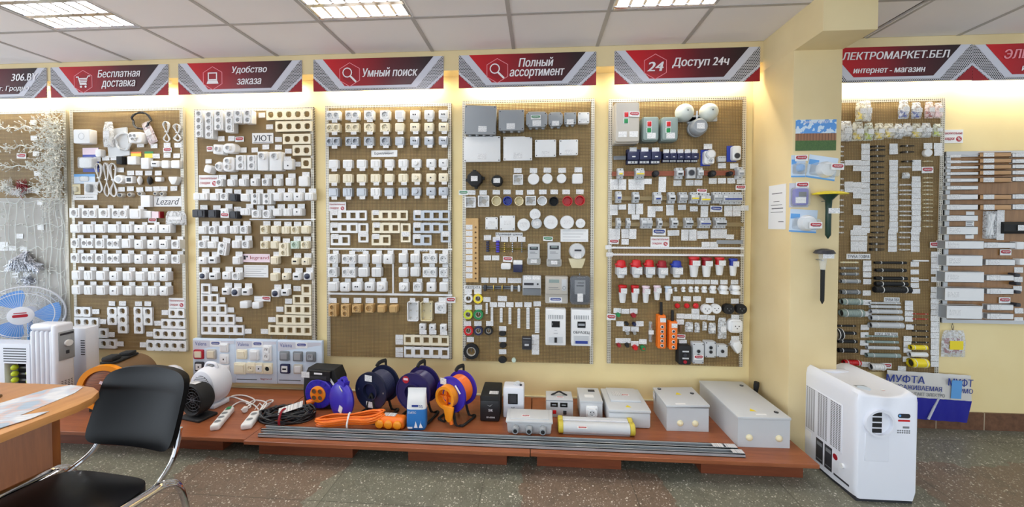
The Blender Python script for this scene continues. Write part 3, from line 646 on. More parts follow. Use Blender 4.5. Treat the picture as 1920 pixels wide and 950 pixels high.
gang(B2, 'white upright two-gang round frame beside the fan-side stack', 767, 629, 66, 122, 2, True, rnd=True, group=fg)
gang(B2, 'white upright three-gang round frame, nearer the fan', 838, 656, 66, 182, 3, True, rnd=True, group=fg)
gang(B2, 'white upright three-gang round frame, farther from the fan', 947, 658, 62, 182, 3, True, rnd=True, group=fg)
gang(B2, 'white upright two-gang round frame, farther from the fan', 1012, 631, 62, 122, 2, True, rnd=True, group=fg)
gang(B2, 'white two-gang round frame under the discount card of the cart-sign board', 1208, 610, 110, 66, 2, rnd=True, group=fg)
gang(B2, 'white three-gang round frame, second of the stack under the discount card', 1186, 683, 166, 66, 3, rnd=True, group=fg)
gang(B2, 'white four-gang round frame, third of the stack under the discount card', 1160, 753, 222, 66, 4, rnd=True, group=fg)
gang(B2, 'white five-gang round frame, lowest of the stack under the discount card', 1138, 832, 274, 72, 5, rnd=True, group=fg)
tags(B2, 'the tags beside the fan-side frames %s' % bd, [(655, 599), (703, 667), (762, 756), (823, 820)], 48, 34)
tags(B2, 'the tags above the upright frames %s' % bd, [(766, 543), (838, 543), (948, 545), (1012, 545)], 46, 32)
tags(B2, 'the tags stepping down beside the white frames %s' % bd, [(1128, 605), (1079, 678), (1024, 753), (978, 826)], 44, 34)
promo(B2, 'above the white frames of the cart-sign board', 1210, 540, 108, 68)
tags(A2, 'the upper tags %s' % bd, [(1000, 348), (1097, 355), (1190, 350), (1268, 350), (1112, 427), (1190, 422), (1258, 425), (692, 450), (752, 442), (812, 440)], 50, 34)
tags(A2, 'the middle tag row %s' % bd, [(858, 526), (930, 548), (990, 548), (1058, 548), (1127, 548)], 48, 34)
tags(A2, 'the lower tag row %s' % bd, [(864, 664), (928, 660), (995, 666), (1060, 662), (1115, 660), (1166, 660), (1238, 658)], 48, 32)
sale(A2, 'among the upper tags of the cart-sign board', 1192, 384, 60, 34); sale(A2, 'beside the second socket row of the cart-sign board', 1085, 884, 60, 36)
def script(mw, mh): return text('Lezard', mw*.84, mh*.62, 'txt_dark', .35, -.004, .0018)
card(A2, 'white card with a cursive Latin name, cart-sign board', None, 1196, 750, 198, 74, extra=script)
# small goods
def small(crop, name, label, cat, cx, cy, w, h, d, build, group=None, rot=None, yb=YB):
    """build(b, mw, mh, d, root) fills the root mesh and may add parts"""
    P, mw, mh = place(crop, cx, cy, w, h, d, yb); o = th(name, label, cat, P, rot, group, None); o2 = None
    b = M('white'); ps = build(b, mw, mh, d) or []
    o.location = P
    if b.v:
        me = b.mesh(name); q = bpy.data.objects.new(name, me)
        for k in o.keys(): q[k] = o[k]
        q.location = P
        if rot: q.rotation_euler = rot
        bpy.data.objects.remove(o); COL.objects.link(q); q.name = name; o = q
    for p in ps:
        c = pt(o, p[0], p[1], p[2] if len(p) > 2 else (0, 0, 0))
        for s in (p[3] if len(p) > 3 else ()): pt(c, s[0], s[1], s[2] if len(s) > 2 else (0, 0, 0))
    return o
def bx(col, r=.006, ch=.003):
    def f(b, w, h, d): b.mat(col).slab(rrect(w, h, r), 0, d, ch)
    return f
def mtag(w, h): return M('tag').box(-w/2, w/2, -.001, 0, -h/2, h/2)
def f(b, w, h, d):
    b.mat('white').slab(rrect(w, h, .008), 0, d, .005); return [('speaker_ring', M('lightgrey').ring(ngon(.026, 24), ngon(.022, 24), 0, .001), (0, -d, 0))]
small(A2, 'chime_unit', 'white square chime box, topmost of the cart-sign board', 'chime', 580, 286, 118, 100, .05, f)
def bagf(mat, fill=None, fr=.5):
    def f(b, w, h, d):
        n = 14; N = 9; rr = random.Random(int(w*1e4)+int(h*1e4)); b.mat(mat)
        for sgn in (1, -1):
            vs = []; fs = []
            for j in range(N):
                for i in range(n):
                    p = i/(n-1)*2-1; q = j/(N-1)*2-1; e = max(0, (1-p*p))**.5*max(0, 1-max(0, q+.1)**2)**.6 if abs(q) < 1 else 0
                    vs.append((p*w/2*(1-.22*max(0, q)**2)+rr.uniform(-.0015, .0015), -(d*.5+sgn*d*.46*e*(1 if sgn > 0 else .9)+rr.uniform(-.002, .002)*e), q*h/2))
            for j in range(N-1):
                for i in range(n-1): fs.append((j*n+i, j*n+i+1, (j+1)*n+i+1, (j+1)*n+i))
            b.add(vs, fs)
        b.mat('white').box(-.004, .004, -d*.5, 0, h*.42, h*.46)
        if fill: return [('contents', fill(w*.8, h*fr, d*.6), (0, -d*.2, -h*(.5-fr*.5)*.8)), ('label_card', M('tag').box(-w*.3, w*.3, -.001, 0, -h*.13, h*.13), (w*.05, -d*.97, -h*.02))]
    return f
def lump(mat):
    def g(w, h, d):
        b = M(mat); rr = random.Random(int(w*9e4))
        for i in range(12): b.cyl((rr.uniform(-.4, .4)*w, -d*rr.uniform(.2, .7), -h*.4), (rr.uniform(-.4, .4)*w, -d*rr.uniform(.2, .7), h*.42), max(.003, w*.07), 6)
        return b
    return g
small(A2, 'bagged_cable', 'clear bag of white cord beside the black cable coil, cart-sign board', 'bag', 752, 268, 72, 180, .045, bagf('bag', lump('white'), .6))
def coil(mat, r, n=6, tr=.0025, ry=1, hang=0):
    b = M(mat); rr = random.Random(int(r*1e5)); P = []
    for i in range(n*20): a = 2*pi*i/20; k = 1+.06*sin(i*.7)+rr.uniform(-.03, .03); P.append((r*k*cos(a), -.010-.004*(i % 5)-rr.uniform(0, .004), r*ry*k*sin(a)))
    return b.tube(P, tr, 6)
def coilf(mat, n=6, tr=.003):
    def f(b, w, h, d):
        b.mat(mat); c = coil(mat, w/2-tr*2, n, tr, h/w); b.v, b.f, b.mi, b.mats = c.v, c.f, c.mi, c.mats; b.c = 0
        b.box(-.004, .004, -.012, 0, h*.38, h*.42)
    return f
small(A2, 'cable_coil', 'clear-sheathed white cable coil at the top of the cart-sign board', 'cable', 862, 318, 132, 140, .04, coilf('milky', 9, .005))
small(A2, 'cable_card', 'white packing sheet behind the white cable coil', 'packet', 838, 330, 150, 200, .008, bx('milky', .004, 0), rot=(0, -.1, 0))
small(A2, 'cable_coil', 'black cable coil at the top of the cart-sign board', 'cable', 986, 168, 140, 132, .04, coilf('black', 8, .004))
small(A2, 'product_packet', 'pink and white tilted packet under the black cable coil', 'packet', 1050, 258, 66, 165, .03, bagf('bagpink', lump('white'), .6), rot=(0, -.42, 0))
def f(b, w, h, d):
    b.mat('white').slab(rrect(w, h, .02, 4), 0, d, .008); g = .03
    return [('socket_insert', insert_mesh('white', .032, .013), (x, -d-.012, z)) for x, z in ((-.018, .008), (.014, .008), (-.002, -.014))]
small(A2, 'socket_adapter', 'white three-way adapter beside the white cable coil', 'adapter', 960, 294, 98, 80, .05, f)
def hank(mat, tr=.0028, n=5):
    def f(b, w, h, d):
        b.mat(mat); rr = random.Random(int(w*1e5)+int(h*1e5)); P = []
        for i in range(n):
            s = w*.5*(.55+.45*rr.random()); e = rr.uniform(-.004, .004)
            P += [(-s, -.01-.003*i, h*.34+e), (0, -.012-.003*i, h*.48), (s, -.01-.003*i, h*.34), (s*.3, -.012, 0), (-s, -.012-.002*i, -h*.34), (0, -.01, -h*.48-e), (s, -.012, -h*.34), (-s*.3, -.012, 0)]
        b.tube(smooth_path(P, 4), tr, 6); b.box(-.003, .003, -.011, 0, h*.3, h*.32)
        return [('cable_tie', M('white').box(-w*.2, w*.2, -.02, -.006, -.004, .004))]
    return f
small(A2, 'cord_hank', 'short white cord hank, first of two above the tags, cart-sign board', 'cord', 1172, 250, 48, 150, .03, hank('white'))
small(A2, 'cord_hank', 'short white cord hank, second of two above the tags, cart-sign board', 'cord', 1250, 256, 50, 120, .03, hank('white'))
for i, (cx, cy, w, h) in enumerate(((688, 580, 50, 215), (742, 592, 44, 245), (790, 595, 50, 245))):
    small(A2, 'cord_hank', 'long white cord hank, %s of three beside the blue blister packs' % ORD[i], 'cord', cx, cy, w, h, .03, hank('white', .0032, 4))
def blister(cardmat, prod, pw=.7, ph=.45, pz=-.12, top='paleblue'):
    def f(b, w, h, d):
        b.mat(cardmat).box(-w/2, w/2, -.0025, 0, -h/2, h/2); b.mat(top).box(-w/2, w/2, -.0028, -.0025, h*.22, h*.5)
        dome = M('clear').slab(rrect(w*pw*1.12, h*ph*1.12, .012), 0, d-.003, .006)
        inner = M(prod).slab(rrect(w*pw, h*ph, .012), 0, d-.008, .008)
        return [('product', inner, (0, -.003, h*pz)), ('blister', dome, (0, -.003, h*pz))]
    return f
small(A2, 'blister_pack', 'blue blister pack with white plug-in unit, cart-sign board', 'packet', 600, 448, 115, 175, .045, blister('blue', 'white', .8, .42, -.14, 'pink'))
small(A2, 'blister_pack', 'pale blue card packet, lower beside the long cord hanks', 'packet', 592, 588, 150, 68, .012, blister('paleblue', 'white', .4, .5, 0, 'skyblue'))
small(A2, 'blister_pack', 'white and grey card packet below the pale blue packet', 'packet', 618, 655, 96, 90, .03, blister('paper', 'midgrey', .35, .6, 0, 'paper'))
small(A2, 'blister_pack', 'yellowish card packet at the board edge beside the garlands', 'packet', 525, 662, 58, 70, .02, blister('ivory', 'ivory', .5, .5, 0, 'ivory'))
card(A2, 'white strip card with black line of text, below the packets', 'ИЗДЕЛИЯ', 606, 722, 170, 36, .7, .25)
small(A2, 'plug_timer', 'small white timer beside the blue blister pack', 'timer', 697, 405, 40, 55, .035, bx('white', .012, .006))
small(A2, 'adapter_plug', 'small black adapter with white tag, cart-sign board', 'adapter', 848, 456, 42, 56, .035, bx('matblack', .004, .003))
def hdr(top):
    def f(b, w, h, d): b.mat('white').slab(rrect(w*.9, h*.62, .006), 0, d, .005, dy=-h*.18); return [('header_card', M('yellow').box(-w/2, w/2, -.002, 0, h*.16, h*.42).mat(top).box(-w/2, w/2, -.0022, 0, h*.40, h*.52))]
    return f
small(A2, 'carded_adapter', 'white adapter on an orange and green card, cart-sign board', 'adapter', 937, 440, 72, 95, .035, hdr('orange'))
small(A2, 'carded_adapter', 'tall white adapter on a yellow and green card, cart-sign board', 'adapter', 1030, 455, 62, 128, .035, hdr('green'))
row(A2, 'the small upper outlets %s' % bd, 'small outlets %s' % bd, ['tv2 1103 482 64 48', 'blank 1175 485 58 60', 'blank 1248 485 66 58'], .03)
def disc(mat, inner=None):
    def f(b, w, h, d):
        b.mat(mat).lathe([(w/2, 0), (w/2, d*.7), (w*.42, d)], 20, ry=h/w)
        if inner: return [('face', M(inner).lathe([(w*.22, 0), (w*.22, .003)], 14), (0, -d, 0))]
    return f
small(A2, 'round_socket', 'round white surface socket beside the long cord hanks', 'socket', 842, 592, 74, 66, .04, disc('white', 'lightgrey'))
small(A2, 'motion_sensor', 'small white box with dark square window, cart-sign board', 'sensor', 918, 595, 52, 50, .03, lambda b, w, h, d: (b.slab(rrect(w, h, .005), 0, d, .003), [('window', M('dark').box(-w*.28, w*.28, -.002, 0, -h*.28, h*.28), (0, -d, 0))])[1])
for nm, mt, cx in (('white', 'white', 985), ('black', 'black', 1055)): small(A2, 'lamp_holder', 'small %s bulb-shaped holder below the middle tags, cart-sign board' % nm, 'lamp holder', cx, 600, 32, 58, .03, lambda b, w, h, d: b.mat(mt).lathe([(w*.2, -h/2), (w*.45, -h*.2), (w*.5, h*.1), (w*.3, h*.4), (w*.22, h/2)], 14, F=lambda p, q, a: (p, -.016+q, a)) and None)
small(A2, 'lamp_holder', 'small white lying holder below the middle tags, cart-sign board', 'lamp holder', 1125, 592, 46, 34, .025, bx('white', .008, .006))
small(A2, 'socket_adapter', 'white triangular tee adapter below the middle tags, cart-sign board', 'adapter', 1230, 598, 62, 62, .04, lambda b, w, h, d: b.slab([(-w/2, h*.4), (w/2, h*.4), (w*.5, h*.1), (w*.2, -h/2), (-w*.2, -h/2), (-w*.5, h*.1)], 0, d, .006) and None)
for i, (cx, cy, w) in enumerate(((852, 705, 48), (922, 702, 38), (995, 695, 38), (1105, 694, 30), (1152, 696, 34))): small(A2, 'cable_connector', 'small pale connector, %s below the lower tag row %s' % (ORD[i], bd), 'connector', cx, cy, w, 32, .025, disc('warmgrey', 'dark'), 'small connectors %s' % bd)
small(A2, 'boxed_switch', 'tall white box packet beside the cursive name card', 'packet', 1035, 748, 64, 84, .03, bx('white', .003, .001)); small(A2, 'boxed_switch', 'small white box after the top socket row, cart-sign board', 'packet', 1045, 842, 58, 50, .03, bx('white', .003, .001)); small(A2, 'boxed_switch', 'small red-edged packet after the top socket row, cart-sign board', 'packet', 1112, 845, 58, 48, .03, lambda b, w, h, d: (b.mat('pink').box(-w/2, w/2, -d, 0, -h/2, h/2).mat('crimson').box(w*.32, w/2+.001, -d-.001, 0, -h/2, h/2)) and None)
small(A2, 'bagged_cable', 'clear bag of white fittings below the cursive name card', 'bag', 1236, 868, 150, 100, .04, bagf('bag', lump('white'), .5))

# ---------------------------------------------------------------- laptop-sign board
bd = 'on the laptop-sign board'; sg = sgroup(bd)
row(A3, 'the block row %s' % bd, sg, ['block4 105 190 66 238', 'block4 190 198 72 246', 'block3 270 160 80 172', 'block3 364 168 76 198', 'block2 436 130 72 116', 'block2 518 130 76 118'], .045)
gl = 'cream frames %s' % bd
gang(A3, 'cream five-gang round frame, topmost of the laptop-sign board', 865, 110, 384, 92, 5, col='c', rnd=True, group=gl); gang(A3, 'cream four-gang round frame, second of its stack, laptop-sign board', 906, 211, 308, 88, 4, col='c', rnd=True, group=gl)
gang(A3, 'cream three-gang round frame beside the large black word card', 932, 318, 234, 84, 3, col='c', rnd=True, group=gl); gang(A3, 'cream two-gang round frame, fourth of its stack, laptop-sign board', 976, 415, 156, 88, 2, col='c', rnd=True, group=gl); gang(A3, 'cream one-gang round frame below the two-gang one, laptop-sign board', 1012, 524, 82, 90, 1, col='c', rnd=True, group=gl)
tags(A3, 'the tags stepping down beside the round frames %s' % bd, [(637, 117), (703, 216), (778, 322), (862, 422), (937, 532)], 58, 42)
tags(A3, 'the tags below the blocks %s' % bd, [(292, 316), (378, 315), (480, 412), (577, 412), (670, 386), (778, 388)], 58, 42)
card(A3, 'white card with large black underlined word, laptop-sign board', 'УЮТ', 645, 312, 180, 88, .86, .58, extra=lambda w, h: M('txt_dark').box(-w*.44, w*.44, -.0018, -.0014, -h*.42, -h*.37))
sale(A3, 'below the socket blocks of the laptop-sign board', 447, 320, 72, 44); sale(A3, 'at the edge of the laptop-sign board', 195, 402, 50, 44)
def adap(n, r=.02):
    def f(b, w, h, d):
        b.slab(rrect(w, h, r, 5), 0, d, .01); z = [0] if n == 1 else [h*.2, -h*.2]
        return [('socket_insert', insert_mesh('white', .036, .015), (0, -d-.011, q)) for q in z] if n else []
    return f
ag = 'white adapters %s' % bd
small(A3, 'plug_adapter', 'white flat square adapter below the socket blocks', 'adapter', 266, 405, 92, 86, .045, adap(1, .008), ag, (0, .06, 0)); small(A3, 'plug_adapter', 'white round-lobed adapter below the socket blocks', 'adapter', 358, 396, 108, 86, .05, adap(1, .03), ag)
small(A3, 'plug_adapter', 'small tilted white adapter, first of the adapter row', 'adapter', 176, 572, 62, 66, .05, adap(0, .012), ag, (0, .35, 0)); small(A3, 'plug_adapter', 'white dome adapter with one outlet, second of the adapter row', 'adapter', 274, 552, 70, 84, .05, adap(1, .03), ag)
small(A3, 'plug_adapter', 'white rounded adapter with two outlets, third of the adapter row', 'adapter', 354, 532, 104, 124, .05, adap(2, .03), ag)
tags(A3, 'above the small tilted adapter on the laptop-sign board', [(185, 508)], 54, 38)
row(A3, 'the tall socket row %s' % bd, sg, ['sock2v 460 518 90 132', 'sock2v 553 518 84 132'], .045)
def timer(b, w, h, d): b.slab(rrect(w, h, .006), 0, d, .004); return [('socket_insert', insert_mesh('white', .05, .02), (0, -d-.012, h*.24))]
small(A3, 'socket_timer', 'white tall socket unit, first of two beside the tall sockets', 'timer', 645, 505, 88, 162, .05, timer); small(A3, 'socket_timer', 'white tall socket unit with wavy side, second beside the tall sockets', 'timer', 752, 506, 102, 162, .05, timer)
small(A3, 'plug_adapter', 'white plug-in unit with tag beside the one-gang cream frame', 'adapter', 858, 530, 74, 96, .04, lambda b, w, h, d: (b.slab(rrect(w, h, .012), 0, d, .006), [('outlet', M('dark').lathe([(.005, 0), (.005, .003)], 10), (0, -d, -h*.15)), ('price_tag', mtag(w*.8, h*.4), (0, -d-.001, h*.45))])[1], ag)
promo(A3, 'at the edge of the laptop-sign board', 185, 675, 165, 100)
T = (62, 42)
row(A3, 'the first small switch row %s' % bd, sg, ['sock 276 688 64 64', 'sw 375 688 68 64', 'sw 473 686 68 66', 'tv1 570 684 66 66', 'sock 668 684 66 66', 'sw2 765 684 68 68', 'sw 870 680 70 70', 'blank 988 676 84 90'], .036, ta=T)
row(A3, 'the second small switch row %s' % bd, sg, ['sw2 115 806 130 64', 'sw 232 808 80 68', 'sock 318 806 74 68', 'sw 394 814 62 68 k', 'sw 494 814 84 68', 'sock2v 582 826 80 98', 'sock2v 680 826 76 98', 'sw 768 808 76 74', 'tv1 856 808 78 74', 'tv1 941 808 78 74', 'sw2 1036 806 74 70'], .05, ta=T)
T = (50, 34)
row(B3, 'the third small switch row %s' % bd, sg, ['sw2 80 36 94 58 k', 'sw 174 38 58 58 k', 'tv1 258 28 58 56', 'sw 318 46 56 54 k', 'sw2 400 24 74 52', 'sock 476 38 66 58', 'sock 548 40 60 60', 'sw 620 28 64 56', 'sw2 690 28 64 56', 'tv1 758 26 64 56'], .05, ta=T)
sale(B3, 'over the third switch row of the laptop-sign board', 260, 48, 58, 36, d=.06)
row(B3, 'the fourth small switch row %s' % bd, sg, ['sw 107 150 60 56', 'sock 178 150 58 56', 'sw 248 148 60 58', 'sw2 322 148 62 58', 'sock 392 148 60 58', 'sock 530 148 56 60 c', 'sw 603 148 58 58 c', 'sw2 675 150 58 56 c', 'sock 742 150 58 56 c', 'sw 810 148 58 58 c'], .036, ta=T)
row(B3, 'the fifth small switch row %s' % bd, sg, ['sock 106 248 60 56', 'sw 170 252 64 52', 'sock2v 242 278 64 90 w 10', 'sw2 335 248 58 56', 'sock 403 248 56 56', 'sock 530 252 56 54 c', 'sw 598 252 54 54 c', 'sock2v 664 284 72 94 c', 'sock 740 252 60 56 a', 'sock 808 252 58 56 c'], .036, ta=T)
row(B3, 'the sixth small switch row %s' % bd, sg, ['tv1 106 358 60 54', 'port 176 356 60 52', 'sw 338 358 56 56', 'sw 600 358 56 56 c', 'port 742 364 54 50 c', 'tv1 812 366 56 52 c'], .036, ta=T)
row(B3, 'the seventh small switch row %s' % bd, sg, ['spk 107 464 56 52', 'port 180 466 60 52', 'tv1 270 462 60 56', 'sock 338 466 60 54', 'sw 598 472 56 56 c', 'tv1 675 468 50 50 c', 'port 752 468 60 54', 'spk 826 466 58 54'], .036, ta=T)
row(B3, 'the eighth small switch row %s' % bd, sg, ['port 265 570 56 52', 'spk 330 576 54 56', 'port 403 574 58 52', 'spk 606 584 56 54', 'port 672 578 56 50'], .036, ta=T)
row(B3, 'the lowest pair %s' % bd, sg, ['blank 390 662 58 50', 'blank 472 666 54 48'], .045)
def lg(w, h):
    b = text('legrand', w*.68, h*.55, 'crimson', 0, .0, .0018); b.v = [(x+w*.13, y, z) for x, y, z in b.v]; b.mat('txt_dark').box(-w*.45, -w*.37, -.0018, -.0014, -h*.2, h*.28); b.box(-w*.35, -w*.29, -.0018, -.0014, h*.08, h*.28); return b
card(B3, 'pinkish card with crimson maker lettering and dark square mark', None, 475, 342, 190, 56, bg='pink', extra=lg)
def lines(n):
    def f(w, h):
        b = M('txt_grey')
        for i in range(n): z = h*.36-i*h*.72/(n-1); b.box(-w*.42, w*(.42-.1*((i*7) % 3)), -.0016, -.0013, z-h*.012, z+h*.012)
        return b
    return f
card(B3, 'white text card below the pinkish maker card', None, 475, 432, 165, 82, extra=lines(5)); card(B3, 'white strip with red mark above the lowest pair, laptop-sign board', None, 500, 620, 74, 36, extra=lines(3)); sale(B3, 'above the lowest pair of the laptop-sign board', 544, 620, 58, 36)
for s, side, cc in ((0, 'fan-side', [(130, 553, 64, 74), (157, 621, 118, 70), (184, 691, 174, 66), (213, 761, 230, 68), (244, 833, 290, 68)]), (1, 'magnifier-side', [(819, 558, 64, 72), (789, 628, 124, 66), (761, 696, 182, 64), (732, 766, 240, 66), (706, 836, 294, 68)])):
    for i, (cx, cy, w, h) in enumerate(cc): gang(B3, 'cream %s-gang square frame of the %s staircase, laptop-sign board' % (['one', 'two', 'three', 'four', 'five'][i], side), cx, cy, w, h, i+1, col='w' if s == 0 else 'c', group=gl)
tags(B3, 'the tags beside the fan-side frame staircase %s' % bd, [(190, 553), (240, 628), (301, 697), (358, 762), (420, 843)], 48, 34); tags(B3, 'the tags beside the magnifier-side frame staircase %s' % bd, [(756, 551), (697, 637), (638, 692), (583, 763), (532, 844)], 48, 34)
def rail(crop, label, x0, x1, y, h=8, vert=False):
    if vert: P, w, hh = place(crop, x0, (x1+y)/2, h, abs(x1-y), .008)
    else: P, w, hh = place(crop, (x0+x1)/2, y, x1-x0, h, .008)
    th('price_rail', label, 'rail', P, None, 'white price rails', M('white').box(-w/2, w/2, -.008, 0, -hh/2, hh/2))
rail(B3, 'thin white rail between third and fourth switch rows, laptop-sign board', 430, 880, 77, 7)

# hanging show cards below the laptop-sign board
def showcard(label, px, devs, logo):
    x0, x1, y0, y1 = px; yb = -.029; P = onY((x0+x1)/2, (y0+y1)/2, yb-.03); kx, kz = mpp((x0+x1)/2, (y0+y1)/2, yb-.03); w = (x1-x0)*kx; h = (y1-y0)*kz
    t = th('show_card', label, 'display card', (P.x, yb, P.z), None, 'hanging display cards', M('paleblue').rbox(-w/2, w/2, -.03, 0, -h/2, h/2, .008))
    b = M('coldgrey').add([(-w*.48, -.0306, h*.24), (w*.48, -.0306, h*.40), (w*.48, -.0306, h*.46), (-w*.48, -.0306, h*.46)], [(0, 1, 2, 3)]); pt(t, 'printed_band', b)
    pt(t, 'lettering', text('Valena', w*.27, h*.085, 'txt_blue', 0, 0, .031), (-w*.30, 0, h*.385))
    q = pt(t, 'offer_label', M('paper').box(-w*.13, w*.13, -.0012, 0, -h*.065, h*.065), (w*.05, -.0312, h*.39)); pt(q, 'printed_badge', badge(w*.19, h*.06, 'txt_blue', .002), (0, 0, h*.015))
    for s in (-1, 1): pt(t, 'hook', M('steel').tube([(s*w*.33, -.012+.001, h/2-.004), (s*w*.33, -.014, h/2+.016), (s*w*.33, -.003, h/2+.022), (s*w*.33, .002, h/2+.026)], .0018, 6))
    for (k, u, v, dw, dh, col, rim) in devs:
        mw = round(dw*kx/Q)*Q; mh = round(dh*kz/Q)*Q; X = (u-(x0+x1)/2)*kx; Z = -(v-(y0+y1)/2)*kz
        c = CN[col][0]; q = pt(t, {'sock': 'socket_sample', 'sock2v': 'socket_sample'}.get(k, 'switch_sample'), plate(rim or c, mw, mh, .012), (X, -.03, Z))
        if k in ('sock', 'sock2v', 'spk'):
            for zz in ((0,) if k != 'sock2v' else (mh*.22, -mh*.22)): pt(q, 'socket_insert', cached(('socket_insert', 'sh', k, c), lambda: M(c).ring(squ(.044, .044, 20), ngon(.018, 20), 0, .006, floor=.0005).mat('matblack').slab(ngon(.017 if k == 'spk' else .004, 12), .0005, .001)), (0, -.012, zz))
        elif k == 'tv1' or k == 'port': pt(q, 'outlet', cached(('outlet', 'sh', k), lambda: M('white').slab(rrect(.046, .046, .003), 0, .004).mat('matblack').box(-.005*(3 if k == 'port' else 1), .005*(3 if k == 'port' else 1), -.0046, -.004, -.006, .006)), (0, -.012, 0))
        else: pt(q, 'rocker', rocker(c, round(mw*.68/Q)*Q, round(mh*.68/Q)*Q), (0, -.012, 0))
    pt(t, 'lettering', text('legrand', w*.26, h*.05, 'crimson', 0, 0, .031), (w*.24, 0, -h*.39)); pt(t, 'printed_line', M('txt_dark').box(-w*.46, w*.02, -.0308, -.0304, -h*.415, -h*.400))
V = Crop(355, 620, 7.385)
def vd(*L): return [(k, V(x, y)[0], V(x, y)[1], w/7.385, h/7.385, c, r) for k, x, y, w, h, c, r in L]
showcard('pale display card of switches, first of three under the laptop-sign board', (361, 441, 635, 717), vd(('sw', 140, 325, 135, 130, 'c', 'redink'), ('sw', 315, 320, 130, 135, 'c', 'warmgrey'), ('sw', 495, 225, 120, 130, 'w', None), ('tv1', 495, 380, 125, 140, 'w', None), ('tv1', 148, 495, 125, 130, 'w', 'dark'), ('sock', 318, 500, 130, 120, 'c', None), ('sw2', 498, 530, 125, 140, 'w', None)), 0)
showcard('pale display card with slanted switch, middle of three', (440.5, 519, 636, 719), vd(('sw', 735, 325, 140, 130, 'c', None), ('sw', 910, 330, 130, 145, 'w', None), ('sock2v', 1088, 300, 125, 215, 'w', None), ('sw', 710, 520, 165, 160, 'c', None), ('sock', 862, 510, 125, 150, 'c', None), ('tv1', 978, 512, 105, 150, 'c', None), ('spk', 1095, 512, 125, 150, 'c', None)), 0)
showcard('pale display card of grey switches, behind the black cable reel', (519.5, 604, 638, 721), vd(('sw', 1325, 348, 130, 130, 'g', 'midgrey'), ('sw2', 1510, 350, 130, 135, 'g', 'midgrey'), ('sock', 1690, 350, 130, 135, 'g', 'midgrey'), ('port', 1332, 525, 130, 130, 'w', 'navy'), ('sw', 1512, 525, 120, 130, 'w', 'warmgrey')), 0)
# ---------------------------------------------------------------- search-sign board (one-line magnifier)
bd = 'of the silver-frame board'; sg = 'sockets and switches %s' % bd
T = (46, 26)
for nm, dy, hh, colr in (('top white', 0, 80, 'w'), ('top cream', 106, 78, 'c'), ('top silver', 222, 78, 'g')):
    y = 118+dy
    row(A4, 'the %s row %s' % (nm, bd), sg, ['%s %d %d %d %d %s' % (k, x, y-(x-110)*.008, w, hh, colr) for k, x, w in (('sock2', 110, 122), ('sock2', 272, 124), ('sock', 414, 88), ('sock', 550, 88), ('sw', 673, 80), ('tv2', 802, 86), ('tv1', 923, 86), ('tv2', 1045, 88))], .034, tb=T)
for nm, y, colr in (('lower white', 532, 'w'), ('lower cream', 655, 'c'), ('lower silver', 772, 'g')):
    row(A4, 'the %s row %s' % (nm, bd), sg, ['%s %d %d 86 78 %s' % (k, x, y-(x-110)*.010, 'w' if (colr == 'g' and i == 3) else colr) for i, (k, x) in enumerate((('sw', 112), ('sw2', 232), ('sw', 350), ('sw2', 468), ('sw', 585), ('sw2', 703), ('dim', 815), ('tv1', 940), ('tv1', 1045)))], .034, tb=T)
card(A4, 'white card with collection name between the top and lower rows', 'Бриллиант', 545, 442, 222, 56, .74, .5)
promo(B4, 'at the edge of the silver-frame board', 102, 22, 104, 54)
fg = 'frames %s' % bd
for col, cn, x4, x3, xv, x2 in (('w', 'white', 168, 142, 256, 120), ('c', 'cream', 413, 392, 508, 362), ('g', 'silver', 662, 634, 746, 606)):
    gang(B4, '%s four-gang frame %s' % (cn, bd), x4, 75, 216, 60, 4, col=col, group=fg, tag=(x4-82, 58, 38, 30)); gang(B4, '%s three-gang frame %s' % (cn, bd), x3, 149, 164, 62, 3, col=col, group=fg, tag=(x3-56, 132, 40, 32))
    gang(B4, '%s upright two-gang frame %s' % (cn, bd), xv, 178, 60, 114, 2, True, col=col, group=fg, tag=(xv, 186, 46, 30)); gang(B4, '%s two-gang frame %s' % (cn, bd), x2, 221, 112, 62, 2, col=col, group=fg, tag=(x2-30, 200, 42, 30))
rail(B4, 'upper white rail of the silver-frame board', 40, 780, 275, 9); rail(B4, 'lower white rail of the silver-frame board', 45, 780, 543, 11); rail(B4, 'short upright white rail of the silver-frame board', 433, 281, 537, 9, True)
card(B4, 'small name strip under the upper white rail, nearer the laptop sign', 'ВАЛЕРИ', 228, 280, 82, 18, .9, .75, bg='paper', d=.012); card(B4, 'small name strip under the upper white rail, nearer the meters', 'РЕАЛ', 604, 280, 72, 18, .9, .75, d=.012)
T = (34, 22)
row(B4, 'the first rounded row %s' % bd, sg, ['sock 75 332 62 58', 'sock2 170 334 88 58', 'sw 254 334 60 58', 'sw 335 334 58 62', 'tv1 402 334 60 62', 'sw 490 328 52 62', 'sw2 562 330 58 56', 'sock2 650 330 90 60', 'sock 732 332 56 58'], .045, ta=T)
row(B4, 'the second rounded row %s' % bd, sg, ['sock 72 412 58 60', 'sock2 170 412 86 62', 'sw 254 412 60 58', 'sw2 333 412 60 58', 'sw 492 412 56 62', 'sw 562 410 56 58', 'sock2 650 412 88 62', 'sock 732 414 56 60'], .045, ta=T)
row(B4, 'the third rounded row %s' % bd, sg, ['sw 75 498 60 58', 'tv1 147 500 60 58', 'tv2 218 497 60 56', 'tv2 292 498 60 56', 'dim 362 498 58 60', 'dim 495 500 58 56', 'sock 577 500 54 56', 'tv1 658 500 58 58', 'sw 733 500 56 58'], .045, ta=T)
row(B4, 'the beige row %s' % bd, sg, ['sock2v 73 638 50 76 b', 'sock2v 148 640 50 74 b', 'sock 215 628 54 48 b', 'sock 291 627 50 50 b', 'sw 362 630 48 46 b', 'sw 433 630 48 46 b'], .045)
